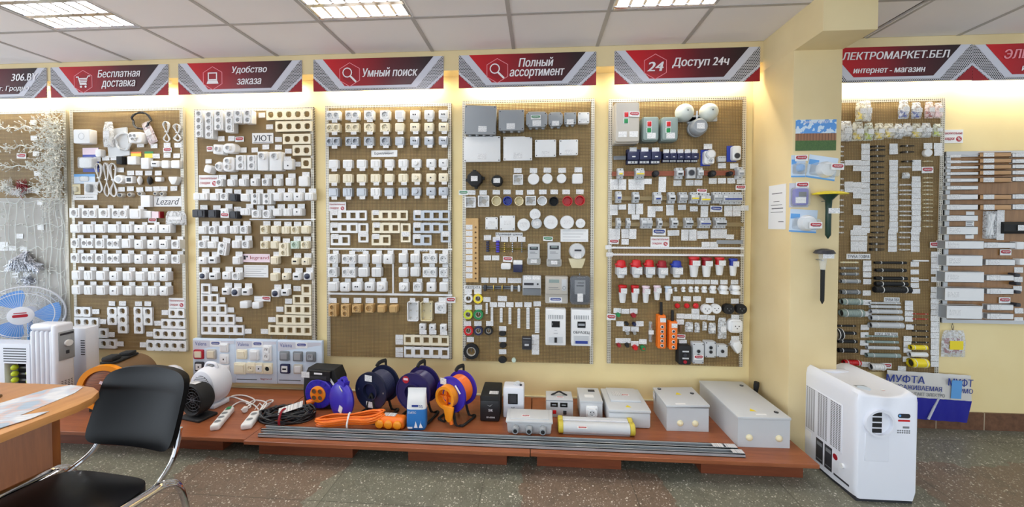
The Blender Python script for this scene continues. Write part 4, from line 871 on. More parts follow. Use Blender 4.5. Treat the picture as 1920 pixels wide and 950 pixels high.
tags(B4, 'the tags above the beige row %s' % bd, [(76, 579), (150, 579), (222, 579), (294, 580), (364, 580), (437, 579)], 46, 30)
def tray(col):
    def f(b, w, h, d):
        N = 28; b.mat(col).ring(rrect(w, h, .012, 6), rrect(w-.012, h-.012, .008, 6), 0, d, floor=.004); b.mat('warmgrey')
        for x in (-1, 1):
            for z in (-1, 0, 1): b.cyl((x*(w/2-.016), -.004, z*(h/2-.02)), (x*(w/2-.016), -d*.7, z*(h/2-.02)), .004, 8)
        b.mat('tag').box(-.02, .02, -d-.002, -d-.0008, h/2-.006, h/2+.028)
    return f
small(B4, 'mounting_box', 'white open mounting tray of the silver-frame board', 'mounting box', 550, 645, 66, 116, .045, tray('white')); small(B4, 'mounting_box', 'cream open mounting tray of the silver-frame board', 'mounting box', 630, 645, 70, 116, .045, tray('ivory'))
row(B4, 'the bagged single spot %s' % bd, sg, ['sock 714 625 70 66'], .045, ta=(46, 30)); sale(B4, 'at the lower edge of the silver-frame board', 776, 577, 54, 36)
row(B4, 'the tiny outlet row %s' % bd, sg, ['tv1 607 736 42 40', 'tv1 665 738 42 38', 'tv1 730 740 42 40'], .03, tb=(42, 26))
gang(B4, 'cream five-gang frame, lowest but one of the silver-frame board', 630, 815, 268, 62, 5, col='c', group=fg); gang(B4, 'white five-gang frame, lowest of the silver-frame board', 632, 888, 268, 64, 5, group=fg)
tags(B4, 'the tags beside the lowest five-gang frames %s' % bd, [(470, 797), (470, 827), (470, 872), (470, 902)], 44, 28)

# ---------------------------------------------------------------- meter board
bd = 'of the meter board'
def jb(col, glands=0, oct_=False, lid=.012, tagpos=(0, -.3), tsize=(.06, .04), notch=False):
    def f(b, w, h, d):
        r = min(w, h)*.18 if oct_ else .006
        b.mat(col).slab(rrect(w*.96, h*.96, r, 1 if oct_ else 3), 0, d-lid, 0)
        ol = rrect(w, h, r, 1 if oct_ else 3)
        if notch: ol = [(-w/2, -h/2), (w/2, -h/2), (w/2, h*.42), (w*.32, h*.42), (w*.24, h/2), (-w/2, h/2)]
        ps = [('lid', M(col).slab(ol, 0, lid, .003), (0, -d+lid, 0), [('screw', cached(('screw',), lambda: M('dark').slab(ngon(.004, 10), 0, .0015)), (x*(w/2-.009-r*.3), -lid, z*(h/2-.009-r*.3))) for x in (-1, 1) for z in (-1, 1)])]
        for i in range(glands):
            x = (i-(glands-1)/2)*w*.9/glands; ps.append(('cable_entry', cached(('cable_entry', col), lambda: M(col).cyl((0, 0, 0), (0, 0, -.012), .013, 12, .009)), (x, -d*.5, -h*.48)))
        if tsize: ps.append(('price_tag', tagmesh(tsize[0], tsize[1]), (tagpos[0]*w, -d-.0012, tagpos[1]*h)))
        return ps
    return f
jg = 'grey junction boxes %s' % bd; jw = 'white junction boxes %s' % bd
small(A5, 'junction_box', 'largest grey junction box, first of the top row of the meter board', 'junction box', 196, 192, 256, 232, .09, jb('grey', 4, tagpos=(.08, -.32)), jg, (0, .03, 0))
small(A5, 'junction_box', 'large grey junction box, second of the top row of the meter board', 'junction box', 448, 194, 208, 166, .08, jb('grey', 3, tagpos=(-.02, -.3)), jg)
small(A5, 'junction_box', 'grey eight-sided junction box, third of the top row of the meter board', 'junction box', 654, 188, 172, 126, .07, jb('grey', 3, True, tagpos=(.0, -.25)), jg)
small(A5, 'junction_box', 'grey square junction box, fourth of the top row of the meter board', 'junction box', 806, 186, 118, 114, .06, jb('grey', 2, True, tsize=(.048, .033)), jg)
small(A5, 'junction_box', 'small grey junction box, fifth of the top row of the meter board', 'junction box', 925, 180, 96, 98, .05, jb('grey', 2, tsize=(.048, .036)), jg)
small(A5, 'junction_box', 'small white junction box, last of the top row of the meter board', 'junction box', 1035, 176, 92, 92, .05, jb('white', 0, tsize=(.045, .033)), jw)
sale(A5, 'on the eight-sided grey junction box', 646, 170, 80, 34, 'green', yb=YB-.071)
small(A5, 'junction_box', 'widest flat white box, first of the second row of the meter board', 'junction box', 210, 429, 298, 206, .04, jb('white'), jw); small(A5, 'junction_box', 'flat white box with cut corner, second row of the meter board', 'junction box', 500, 424, 234, 194, .04, jb('white', notch=True), jw)
small(A5, 'junction_box', 'flat white box, third of the second row of the meter board', 'junction box', 725, 422, 172, 142, .04, jb('white', tsize=(.054, .033)), jw); small(A5, 'junction_box', 'smallest flat white box of the second row of the meter board', 'junction box', 912, 415, 152, 126, .04, jb('white', tsize=(.054, .033)), jw)
def flask(b, w, h, d):
    b.mat('matblack').slab(ngon(w*.42, 8, a0=pi/8), 0, d, .008)
    for i in range(4): a = pi/2*i+.1; b.box(w*.43*cos(a)-.01, w*.43*cos(a)+.01, -d*.5, 0, w*.43*sin(a)-.01, w*.43*sin(a)+.01)
    return [('price_tag', tagmesh(.048, .036), (0, -d-.001, 0))]
small(A5, 'rubber_outlet_box', 'large black eight-sided rubber box of the meter board', 'junction box', 148, 668, 150, 150, .06, flask); small(A5, 'rubber_outlet_box', 'small black round rubber box of the meter board', 'junction box', 330, 684, 92, 88, .05, lambda b, w, h, d: (b.mat('matblack').lathe([(w/2, 0), (w/2, d*.8), (w*.42, d)], 20), [('price_tag', tagmesh(.048, .033), (0, -d-.001, 0))])[1])
def cup(col, sq=False, wall=.005):
    def f(b, w, h, d):
        b.mat(col)
        if sq: b.ring(rrect(w, h, .006, 4), rrect(w-.014, h-.014, .004, 4), 0, d, floor=.004).mat('warmgrey'); b.slab(ngon(w*.22, 14), .004, .008)
        else: b.lathe([(w*.44, 0), (w*.46, d*.9), (w/2, d*.9), (w/2, d), (w/2-wall, d), (w*.42-wall, .006), (.001, .006)], 22)
        for a in (.3, 1.9, 3.4, 5.0): b.cyl((w*.34*cos(a), -.006, h*.34*sin(a)), (w*.34*cos(a), -d*.7, h*.34*sin(a)), .004, 6)
    return f
def dsc(col, h2=.3):
    def f(b, w, h, d): b.mat(col).lathe([(w*.47, 0), (w/2, d*.4), (w/2, d*.8), (w*.46, d)], 28); return [('price_tag', tagmesh(.048 if w > .075 else .036, .03 if w > .075 else .021), (0, -d-.001, 0))] if h2 == 1 else []
    return f
cg = 'round and square boxes %s' % bd
tags(A5, 'the tags above the white discs %s' % bd, [(500, 603), (627, 603), (740, 600), (860, 602), (990, 597)], 62, 42)
small(A5, 'back_box', 'white open square box before the white discs, meter board', 'back box', 502, 675, 82, 86, .035, cup('white', True), cg)
for i, (cx, cy, w) in enumerate(((628, 671, 94), (740, 668, 84), (855, 667, 80))): small(A5, 'white_disc', 'white plain disc, %s below its tag on the meter board' % ['largest', 'middle one', 'smallest'][i], 'lid', cx, cy, w, w, .03, dsc('white'), cg)
small(A5, 'junction_box', 'white rounded square box after the plain discs, meter board', 'junction box', 985, 668, 86, 84, .035, bx('white', .012, .006), cg)
tags(A5, 'the tags above the coloured cups %s' % bd, [(128, 780), (220, 780), (327, 778), (413, 776), (513, 780), (605, 778), (703, 776), (795, 776), (892, 776), (1003, 774)], 60, 38)
sale(A5, 'at the edge beside the open square boxes, meter board', 60, 782, 74, 40, 'green')
cups = [('white open square box with tabs, first of the cup row', 115, 858, 88, 88, 'white', True), ('larger white open square box, second of the cup row', 222, 850, 90, 90, 'paper', True), ('cream round cup before the blue one', 327, 848, 82, 80, 'ivory', False), ('blue round cup', 417, 848, 74, 76, 'blue', False), ('cream round cup after the blue one', 510, 850, 74, 84, 'ivory', False), ('white rounded box, sixth of the cup row', 605, 846, 84, 76, 'white', True), ('white round cup before the black one', 698, 848, 80, 78, 'white', False), ('black round cup', 792, 852, 80, 76, 'matblack', False), ('red round cup beside the black one', 903, 850, 84, 80, 'red', False), ('red round cup, last of the cup row', 1003, 845, 82, 80, 'red', False)]
for lb, cx, cy, w, h, c, s in cups: small(A5, 'back_box', lb+' on the meter board', 'back box', cx, cy, w, h, .042, cup(c, s), cg)
small(B5, 'junction_box', 'white flat square lid before the pale discs, meter board', 'junction box', 211, 90, 74, 74, .03, jb('white', tagpos=(0, 0), tsize=(.045, .03)), jw); small(B5, 'junction_box', 'white rounded square lid before the pale discs, meter board', 'junction box', 305, 88, 90, 90, .03, jb('white', tagpos=(0, 0), tsize=(.045, .03)), jw)
for lb, cx, cy, w, c in (('white labelled disc, lowest of the overlapping three', 402, 99, 76, 'white'), ('white labelled disc, topmost of the overlapping three', 470, 36, 68, 'white'), ('greyish disc behind the overlapping white discs', 478, 91, 64, 'lightgrey'), ('largest white labelled disc', 563, 84, 86, 'white'), ('white labelled disc beside the largest disc', 660, 84, 82, 'white'), ('smallest white labelled disc', 740, 90, 58, 'white')): small(B5, 'white_disc', lb+' of the meter board', 'lid', cx, cy, w, w, .025, dsc(c, 1), cg)
def ply(b, w, h, d):
    b.mat('plywood').box(-w/2, w/2, -d, 0, -h/2, h/2); ps = []
    for i in range(9): ps.append(('price_tag', tagmesh(.048, .036), (-w*.22, -d-.001, h*.36-i*h*.095)))
    for i in range(11): ps.append(('screw', cached(('bscrew',), lambda: M('brown').lathe([(.007, 0), (.006, .006), (.003, .010)], 10)), (w*.28, -d, h*.36-i*h*.08)))
    return ps
small(B5, 'sample_board', 'narrow wooden board with a column of price tags, meter board', 'sample board', 95, 250, 74, 380, .018, ply)
card(B5, 'white landscape text card below the pale discs', None, 703, 162, 164, 74, extra=lines(4)); card(B5, 'grey strip card about neutral bars, meter board', 'Нулевая шина', 315, 157, 162, 24, .94, .72, bg='paper'); card(B5, 'white strip card about insulating tape', 'ИЗОЛЕНТА', 100, 470, 104, 24, .85, .7, bg='paper')
tags(B5, 'the tags below the neutral bar card %s' % bd, [(187, 175), (240, 185), (288, 185), (340, 185), (390, 185)], 44, 30); tags(B5, 'the two tags below the busbars %s' % bd, [(187, 295), (235, 295)], 44, 30)
def busv(col):
    def f(b, w, h, d):
        b.mat(col)
        for i in range(5): b.rbox(-w/2, w/2, -d, 0, h*(.5-.2*(i+1))+.002, h*(.5-.2*i)-.002, .002)
    return f
for i, (cx, cy, w, h, c, nm) in enumerate(((187, 228, 16, 66, 'navy', 'dark blue'), (247, 228, 20, 74, 'violet', 'violet blue'), (288, 234, 7, 60, 'brass', 'thin brass'), (335, 234, 7, 62, 'steel', 'thin steel'), (390, 234, 7, 62, 'midgrey', 'thin dark'))): small(B5, 'busbar', '%s upright busbar below the neutral bar card' % nm, 'busbar', cx, cy, w, h, .025, busv(c), 'busbars')
small(B5, 'busbar', 'long brass crossbar behind the upright busbars', 'busbar', 300, 242, 230, 6, .006, busv('brass'))
sale(B5, 'above the dark blue clamp of the meter board', 307, 303, 56, 32); sale(B5, 'above the second small meter of the meter board', 546, 182, 56, 28, 'green')
small(B5, 'cable_reel', 'small white spool with tag beside the blue clamp', 'spool', 296, 346, 58, 38, .04, bx('white', .01, .006)); small(B5, 'terminal_block', 'dark blue and white clamp block of the meter board', 'terminal', 367, 345, 54, 72, .045, lambda b, w, h, d: (b.mat('navy').slab(rrect(w, h*.62, .004), 0, d, .003, dy=-h*.19).mat('white').slab(rrect(w, h*.36, .004), 0, d*.9, .003, dy=h*.3)) and None)
def meter(style):
    def f(b, w, h, d):
        if style == 0:
            b.mat('lightgrey').slab(rrect(w*.86, h*.70, .008), 0, d, .006, dy=h*.15); b.mat('warmgrey').slab(rrect(w*1.0, h*.36, .016, 4), 0, d*.8, .006, dy=-h*.31)
            return [('display', M('dark').box(-w*.3, w*.3, -.002, 0, -h*.075, h*.075).mat('greygreen').box(-w*.2, w*.2, -.003, 0, 0, h*.05), (0, -d, h*.30)), ('terminal_cover', M('clear').slab(rrect(w*.9, h*.24, .012), 0, .012, .004), (0, -d*.8, -h*.33)), ('price_tag', tagmesh(.045, .027), (0, -d*.8-.014, -h*.3)), ('printed_line', M('txt_grey').box(-w*.28, w*.1, -.001, 0, -.002, .002).box(-w*.28, w*.25, -.001, 0, -.010, -.007), (0, -d, h*.12))]
        if style == 1:
            b.mat('milky').lathe([(w*.46, 0), (w*.48, d*.7), (w*.42, d)], 26, cy=h*.17); b.mat('ivory').slab([(-w*.5, -h*.12), (w*.5, -h*.12), (w*.42, -h*.3), (w*.3, -h*.5), (-w*.3, -h*.5), (-w*.42, -h*.3)], 0, d*.6, .006)
            return [('display', M('dark').box(-w*.18, w*.22, -.002, 0, -.006, .006).mat('midgrey').box(-w*.16, w*.16, -.002, 0, -.03, -.024), (0, -d, h*.22)), ('price_tag', tagmesh(.045, .033), (0, -d-.001, h*.0))]
        if style == 2:
            b.mat('lightgrey').box(-w/2, w/2, -d*.7, 0, -h/2, h/2).rbox(-w/2, w/2, -d, 0, -h*.12, h*.30, .003); b.mat('midgrey').rbox(-w*.48, w*.48, -d*.8, 0, -h*.5, -h*.14, .004)
            return [('display', M('dark').box(-w*.42, w*.10, -.002, 0, -h*.06, h*.06), (0, -d, h*.1)), ('button', M('dark').slab(ngon(.007, 14), 0, .002), (w*.32, -d, h*.1)), ('price_tag', tagmesh(.054, .033), (-w*.24, -d*.7-.002, h*.40)), ('price_tag', tagmesh(.054, .033), (w*.24, -d*.7-.002, h*.40))]
        if style == 3:
            b.mat('warmgrey').slab(rrect(w, h, .008), 0, d*.7, .004); b.slab(rrect(w*.97, h*.64, .008), 0, d, .006, dy=h*.17)
            return [('display', M('greygreen').box(-w*.22, w*.22, -.003, 0, -h*.06, h*.06), (-w*.12, -d, h*.34)), ('button_panel', M('lightgrey').slab(rrect(w*.22, h*.42, .006), 0, .003, .001).mat('midgrey').ring(ngon(.012, 16, 0, -h*.10), ngon(.009, 16, 0, -h*.10), .003, .004), (w*.32, -d, h*.2)), ('printed_line', M('txt_grey').box(-w*.3, w*.12, -.001, 0, -.002, .002).box(-w*.3, w*.18, -.001, 0, -.014, -.011), (-w*.05, -d, h*.1)), ('offer_label', M('paper').box(-w*.28, w*.28, -.0012, 0, -h*.09, h*.09), (-w*.04, -d*.7-.001, -h*.36), [('printed_badge', badge(w*.46, h*.09, 'txt_blue', .002), (0, 0, h*.02))])]
        b.mat('dark').slab(rrect(w*.92, h*.92, .02, 4), 0, d*.5, .005)
        return [('meter_face', M('lightgrey').box(-w*.26, w*.26, -.004, 0, -h*.22, h*.28).mat('dark').box(-w*.18, w*.18, -.005, -.004, h*.06, h*.11).box(-w*.12, w*.2, -.005, -.004, h*.17, h*.2), (0, -d*.5, h*.06)), ('glass_cover', M('smoke').slab(rrect(w, h, .024, 5), 0, d*.55, .012), (0, -d*.45, 0)), ('price_tag', tagmesh(.039, .057), (-w*.02, -d-.001, -h*.24)), ('hanger', M('steel').cyl((0, 0, h/2), (0, 0, h*.56), .004, 8), (0, -.01, 0))]
    return f
mg = 'electricity meters'
small(B5, 'electricity_meter', 'narrow grey electricity meter, first of the upper three', 'electricity meter', 462, 277, 82, 128, .06, meter(0), mg); small(B5, 'electricity_meter', 'wider grey electricity meter, second of the upper three', 'electricity meter', 583, 278, 92, 148, .06, meter(0), mg); small(B5, 'electricity_meter', 'round-domed old electricity meter, third of the upper three', 'electricity meter', 722, 284, 102, 152, .08, meter(1), mg)
small(B5, 'electricity_meter', 'rail-mounted grey electricity meter beside the long dark rail', 'electricity meter', 450, 462, 110, 118, .06, meter(2), mg); small(B5, 'electricity_meter', 'large grey electricity meter with blue offer label', 'electricity meter', 598, 488, 136, 162, .06, meter(3), mg); small(B5, 'electricity_meter', 'dark glass-covered electricity meter with tall tag', 'electricity meter', 740, 490, 122, 170, .08, meter(4), mg)
tags(B5, 'the tag row above the long dark rail %s' % bd, [(172, 428), (222, 428), (275, 428), (330, 430, 46, 30), (370, 430, 36, 30)], 44, 32)
def termrail(b, w, h, d):
    b.mat('midgrey').box(-w/2, w/2, -.012, 0, -h*.3, h*.3).mat('dark').box(-w/2, w/2, -.014, -.012, -h*.08, h*.12)
    return [('terminal', M(c).rbox(-.006*k, .006*k, -d, 0, -h*.6, h*.6, .002), (w*x, -.012, 0)) for c, x, k in (('dark', -.42, 1.4), ('brass', -.2, .6), ('brass', .02, .6), ('lightgrey', .27, 1.3), ('lightgrey', .45, 1.5))]
small(B5, 'terminal_rail', 'long dark rail with clamp terminals, meter board', 'rail', 270, 475, 230, 30, .035, termrail)
def tape(col):
    def f(b, w, h, d): b.mat(col).ring(ngon(w/2, 26), ngon(w*.30, 26), 0, d).mat('warmgrey').ring(ngon(w*.30, 26), ngon(w*.25, 26), 0, d*.9).mat('steel').box(-.002, .002, -d*.6, 0, -.004, .03)
    return f
for nm, cx, cy, w, c in (('white', 73, 537, 50, 'white'), ('yellow', 130, 538, 56, 'yellow'), ('yellow-green', 71, 633, 54, 'lime'), ('green', 132, 633, 58, 'green'), ('red', 73, 729, 56, 'red'), ('blue', 132, 729, 54, 'navy'), ('small black', 193, 729, 50, 'matblack'), ('large black', 90, 852, 92, 'matblack')): small(B5, 'tape_roll', '%s roll of insulating tape on the meter board' % nm, 'tape', cx, cy, w, w, .022, tape(c), 'insulating tape rolls')
tags(B5, 'the tags above the tape rolls %s' % bd, [(73, 496), (130, 496), (72, 588), (133, 588), (68, 685), (130, 685), (200, 685), (85, 780)], 44, 30)
tags(B5, 'the tags above the hanging terminal strips %s' % bd, [(183, 542), (275, 537, 56, 32), (222, 573), (270, 573), (320, 573), (373, 573), (427, 573), (482, 568)], 44, 30)
def tstrip(b, w, h, d):
    n = max(5, int(h/.012)); b.mat('white').box(-w*.3, w*.3, -d*.5, 0, -h/2, h/2)
    for i in range(n): z = h/2-h*(i+.5)/n; b.box(-w/2, w/2, -d, -d*.4, z-h/n*.36, z+h/n*.36)
for i, (cx, cy, w, h) in enumerate(((182, 597, 12, 62), (213, 632, 14, 80), (268, 637, 16, 84), (320, 641, 17, 98), (373, 655, 18, 116), (427, 655, 20, 128), (482, 668, 27, 150))): small(B5, 'terminal_strip', 'white hanging terminal strip, %s from the tape rolls' % ORD[i], 'terminal strip', cx, cy, w, h, .018, tstrip, 'hanging terminal strips')
tags(B5, 'the three tags above the black caps %s' % bd, [(277, 715), (277, 780), (277, 852)], 44, 30)
for i, (cx, cy, w, h) in enumerate(((275, 748, 42, 28), (278, 818, 42, 30), (275, 905, 50, 36))): small(B5, 'rubber_stopper', 'small black rubber cap, %s of the column' % ['topmost', 'middle one', 'lowest'][i], 'cap', cx, cy, w, h, .035, disc('matblack'), 'rubber caps')
small(B5, 'wire_connector', 'small pale green connector at the bottom of the meter board', 'connector', 343, 905, 28, 26, .02, disc('palegreen')); 
small(B5, 'contactor', 'dark small switch block beside a tag strip, meter board', 'contactor', 420, 808, 58, 74, .05, lambda b, w, h, d: (b.mat('dark').box(-w/2, w/2, -d*.6, 0, -h/2, h/2).rbox(-w*.42, w*.42, -d, 0, -h*.3, h*.3, .003), [('label_plate', M('lightgrey').box(-w*.22, w*.22, -.001, 0, -h*.08, h*.08), (0, -d, -h*.05)), ('terminal', M('steel').box(-w*.4, w*.4, -.002, 0, -.003, .003), (0, -d*.6, h*.4))])[1])
tags(B5, 'the tag strip beside the dark switch block %s' % bd, [(472, 765), (472, 795), (472, 825), (472, 855)], 44, 30)
def panel(sample):
    def f(b, w, h, d):
        b.slab(rrect(w, h, .006), 0, d, .006); ps = []
        for i in range(9): ps.append(('vent_slot', cached(('vent', round(h, 3)), lambda: M('midgrey').box(-.0022, .0022, -.0012, 0, -h*.055, h*.055)), ((i-4)*w*.085, -d, h*.29)))
        ps.append(('display', M('glassdark').box(-w*.2, w*.2, -.002, 0, -h*.085, h*.085).mat('grey').box(-w*.16, w*.16 if sample else -w*.14, -.003, 0, -h*.03, h*.03), (0, -d, h*.09)))
        if sample:
            ps.append(('lettering', text('ОБРАЗЕЦ', w*.8, h*.085, 'txt_dark', 0, .01, .0012), (0, -d, -h*.13))); ps.append(('breaker_row', M('lightgrey').box(-w*.36, w*.36, -.006, 0, -h*.11, h*.11).mat('txt_blue').box(-w*.3, w*.3, -.011, -.006, -h*.10, -h*.03), (0, -d, -h*.32)))
        else: ps.append(('printed_logo', M('txt_grey').box(-w*.1, w*.1, -.001, 0, -.012, -.010).box(-w*.06, w*.06, -.001, 0, .008, .010), (0, -d, -h*.12))); ps.append(('breaker_row', M('lightgrey').box(-w*.34, w*.34, -.004, 0, -h*.085, h*.085).mat('matblack').box(-w*.06, w*.06, -.010, -.004, -h*.07, h*.07), (0, -d, -h*.34)))
        return ps
    return f
small(B5, 'voltage_relay_box', 'white meter cabinet with dark window and one black switch', 'meter cabinet', 592, 708, 122, 214, .07, panel(False), 'white meter cabinets'); small(B5, 'voltage_relay_box', 'white meter cabinet with large dark sample lettering', 'meter cabinet', 745, 711, 120, 216, .07, panel(True), 'white meter cabinets')

# ---------------------------------------------------------------- breaker board
bd = 'of the breaker board'
def starter(col, dark, tg):
    def f(b, w, h, d):
        b.mat(col).slab(rrect(w, h, .014, 3), 0, d*.75, 0); b.slab(rrect(w*.96, h*.96, .014, 3), d*.7, d, .012)
        ps = [('stop_button', M('white').box(-.017, .017, -.003, 0, -.02, .02).mat('red').rbox(-.013, .013, -.010, -.003, -.016, .016, .003), (-w*.06 if tg == 2 else -w*.12, -d, h*.17)), ('start_button', M('white').box(-.017, .017, -.003, 0, -.018, .018).mat('green').rbox(-.013, .013, -.008, -.003, -.015, .015, .003), (-w*.07 if tg == 2 else -w*.13, -d, h*.17-.042))]
        for x in ((-.2, .24) if tg == 2 else (.02,)): ps.append(('price_tag', tagmesh(.057, .039), (x*w, -d-.001, -h*.3)))
        return ps
    return f
small(A6, 'motor_starter', 'large beige starter box with red and green buttons', 'motor starter', 178, 184, 178, 296, .11, starter('warmgrey', 0, 2), 'motor starters'); sale(A6, 'on the large beige starter box', 227, 128, 74, 38, yb=YB-.111)
small(A6, 'motor_starter', 'smaller grey starter box beside the large beige one', 'motor starter', 345, 230, 118, 176, .09, starter('greygreen', 0, 1), 'motor starters'); small(A6, 'motor_starter', 'smaller grey starter box beside the twin bell', 'motor starter', 482, 230, 118, 174, .09, starter('greygreen', 0, 1), 'motor starters')
def bell(b, w, h, d):
    R = w*.215; b.mat('lightgrey').box(-w*.5, w*.5, -.02, 0, -.01, .02).slab([(-w*.26, h*.15), (w*.26, h*.15), (w*.1, -h*.3), (-w*.1, -h*.3)], 0, .02)
    dome = lambda: M('domewhite').lathe([(.001, .085), (R*.3, .083), (R*.6, .073), (R*.85, .053), (R*.97, .03), (R, .012), (R*.95, .010)], 28)
    ps = [('bell_dome', dome(), (x*w*.28, -.012, h*.21), [('screw', M('dark').slab([(.006*cos(i*pi/4)*(1 if i % 2 else .5), .006*sin(i*pi/4)*(1 if i % 2 else .5)) for i in range(8)], 0, .004), (0, -.084, 0))]) for x in (-1, 1)]
    r = w*.19; ps.append(('striker_housing', M('grey').lathe([(r*1.08, 0), (r*1.08, .02), (r, .024), (r, .07), (r*.8, .086)], 26), (0, -.018, -h*.28), [('price_tag', tagmesh(.051, .039), (0, -.088, 0))])); ps.append(('clapper', M('steel').cyl((0, -.02, 0), (0, -.02, h*.3), .007, 8), (0, -.02, -h*.05)))
    return ps
small(A6, 'alarm_bell', 'large white twin-dome alarm bell at the top of the breaker board', 'bell', 693, 150, 316, 236, .09, bell)
def contactor(big):
    def f(b, w, h, d):
        b.mat('navy').box(-w*.48, w*.48, -d*.55, 0, -h/2, h/2).rbox(-w*.48, w*.48, -d, 0, -h*.26, h*.30, .003)
        n = 3; ps = [('terminal', M('white' if big else 'lightgrey').box(-w*.4, w*.4, -.004, 0, -h*.08, h*.08).mat('dark').box(-w*.16, -w*.1, -.005, -.004, -h*.06, h*.06).box(w*.1, w*.16, -.005, -.004, -h*.06, h*.06), (0, -d*.56, -h*.40)), ('label_plate', M('white').box(-w*.14, w*.14, -.001, 0, -h*.035, h*.035), (0, -d, -h*.06)), ('price_tag', tagmesh(.048 if big else .039, .033), (w*.02, -d*.56-.004, h*.46))]
        return ps
    return f
for i, (cx, w) in enumerate(((222, 84), (306, 82), (384, 74))): small(A6, 'contactor', 'large navy contactor, %s along the grey rail' % ORD[i], 'contactor', cx, 425, w, 104, .075, contactor(True), 'navy contactors')
for i, cx in enumerate((458, 508, 560, 612, 662)): small(A6, 'contactor', 'small navy contactor, %s after the large three' % ORD[i], 'contactor', cx, 428, 50, 78, .055, contactor(False), 'navy contactors')
def dinrail(mat):
    def f(b, w, h, d): b.mat(mat).box(-w/2, w/2, -.008, 0, -h*.28, h*.28).box(-w/2, w/2, -.010, -.007, h*.2, h/2).box(-w/2, w/2, -.010, -.007, -h/2, -h*.2)
    return f
small(A6, 'mounting_rail', 'short grey mounting rail behind the navy contactors', 'rail', 128, 440, 100, 26, .01, dinrail('midgrey')); small(A6, 'mounting_rail', 'copper-coloured mounting rail under the navy contactors', 'rail', 512, 550, 900, 34, .01, dinrail('copper')); small(A6, 'mounting_rail', 'brass-coloured mounting rail, upper of two', 'rail', 530, 727, 940, 28, .01, dinrail('dullbrass')); small(A6, 'mounting_rail', 'brass-coloured mounting rail, lower of two', 'rail', 530, 914, 940, 26, .01, dinrail('dullbrass'))
small(A6, 'socket_timer', 'white round-dial socket timer on a blue card', 'timer', 765, 416, 86, 146, .055, lambda b, w, h, d: (b.mat('blue').box(-w*.5, w*.3, -.003, 0, -h*.5, h*.3).mat('white').slab(rrect(w*.86, h*.66, .014), 0, d*.7, .006, dx=w*.06, dy=-h*.12), [('dial', M('lightgrey').lathe([(w*.40, 0), (w*.40, .014), (w*.34, .018)], 24).mat('white').lathe([(w*.3, .018), (w*.28, .021)], 20), (w*.1, -d*.7, h*.02)), ('socket_insert', insert_mesh('white', .036, .015), (w*.1, -d*.7-.013, -h*.29)), ('price_tag', tagmesh(.057, .036), (0, -.02, h*.44))])[1])
small(A6, 'carded_socket', 'dark-holed plug unit on a blue and white card', 'packet', 952, 402, 86, 116, .05, lambda b, w, h, d: (b.mat('blue').box(-w*.5, w*.3, -.003, 0, -h*.5, h*.5).mat('white').slab(rrect(w*.7, h*.9, .014), 0, d*.8, .008, dx=w*.14), [('socket_well', M('midgrey').ring(ngon(.02, 20), ngon(.017, 20), 0, .003).mat('dark').slab(ngon(.017, 20), 0, .0015), (w*.14, -d*.8, -h*.18))])[1])
small(A6, 'terminal_block', 'small grey terminal block above two tags, breaker board', 'terminal', 852, 447, 56, 40, .035, lambda b, w, h, d: (b.mat('lightgrey').rbox(-w/2, w/2, -d, 0, -h/2, h/2, .003), [('terminal', M('dark').slab(ngon(.003, 8), 0, .001), ((i-1.5)*w*.22, -d, h*.2)) for i in range(4)])[1])
tags(A6, 'the two tags below the terminal block %s' % bd, [(850, 496, 56, 36), (938, 498, 56, 36)])
LV = {'y': 'yellow', 'b': 'txt_blue', 'k': 'matblack', 'g': 'grey'}
def breaker(n, lev):
    def f(b, w, h, d):
        ps = []; p = w/n
        for i in range(n):
            x = (i-(n-1)/2)*p; b.mat('lightgrey').box(x-p*.48, x+p*.48, -d*.66, 0, -h/2, h/2).box(x-p*.48, x+p*.48, -d, -d*.6, -h*.24, h*.24)
            for z in (-1, 1): b.mat('dark').slab(ngon(.0035, 8, x, z*h*.38), d*.66, d*.66+.001)
        ps.append(('lever', M(LV[lev]).rbox(-w*.42 if n > 1 else -p*.28, w*.42 if n > 1 else p*.28, -.010, 0, -h*.06, h*.06, .002), (0, -d, -h*.08)))
        ps.append(('printed_label', M('white').box(-p*.36, p*.36, -.001, 0, -h*.05, h*.05), (-(n-1)/2*p, -d, h*.12)))
        return ps
    return f
bg_ = 'breakers on mounting rails'
def brow(crop, phrase, L):
    for i, (cx, cy, w, h, n, lv) in enumerate(L): small(crop, 'circuit_breaker', 'grey %s-pole breaker with %s lever, %s on %s' % (['one', 'two', 'three', 'four'][n-1], {'y': 'yellow', 'b': 'blue', 'k': 'black', 'g': 'grey'}[lv], ORD[i], phrase), 'circuit breaker', cx, cy, w, h, .06, breaker(n, lv), bg_)
brow(A6, 'the copper-coloured rail', [(130, 548, 44, 74, 1, 'y'), (268, 548, 64, 74, 2, 'y'), (553, 548, 50, 80, 1, 'k'), (702, 545, 40, 78, 1, 'g'), (990, 545, 42, 84, 1, 'g')])
small(A6, 'rail_socket', 'grey rail socket module on the copper-coloured rail', 'socket', 633, 546, 60, 76, .05, lambda b, w, h, d: (b.mat('lightgrey').rbox(-w/2, w/2, -d, 0, -h/2, h/2, .003), [('socket_well', M('dark').slab(ngon(.019, 20), 0, .002).mat('midgrey').ring(ngon(.022, 20), ngon(.018, 20), 0, .005), (0, -d, 0))])[1])
for i, (cx, w) in enumerate(((384, 46), (790, 48), (915, 34))): small(A6, 'selector_knob', 'black round knob, %s on the copper-coloured rail' % ORD[i], 'knob', cx, 550, w, w, .05, disc('matblack', 'dark'), 'black knobs')
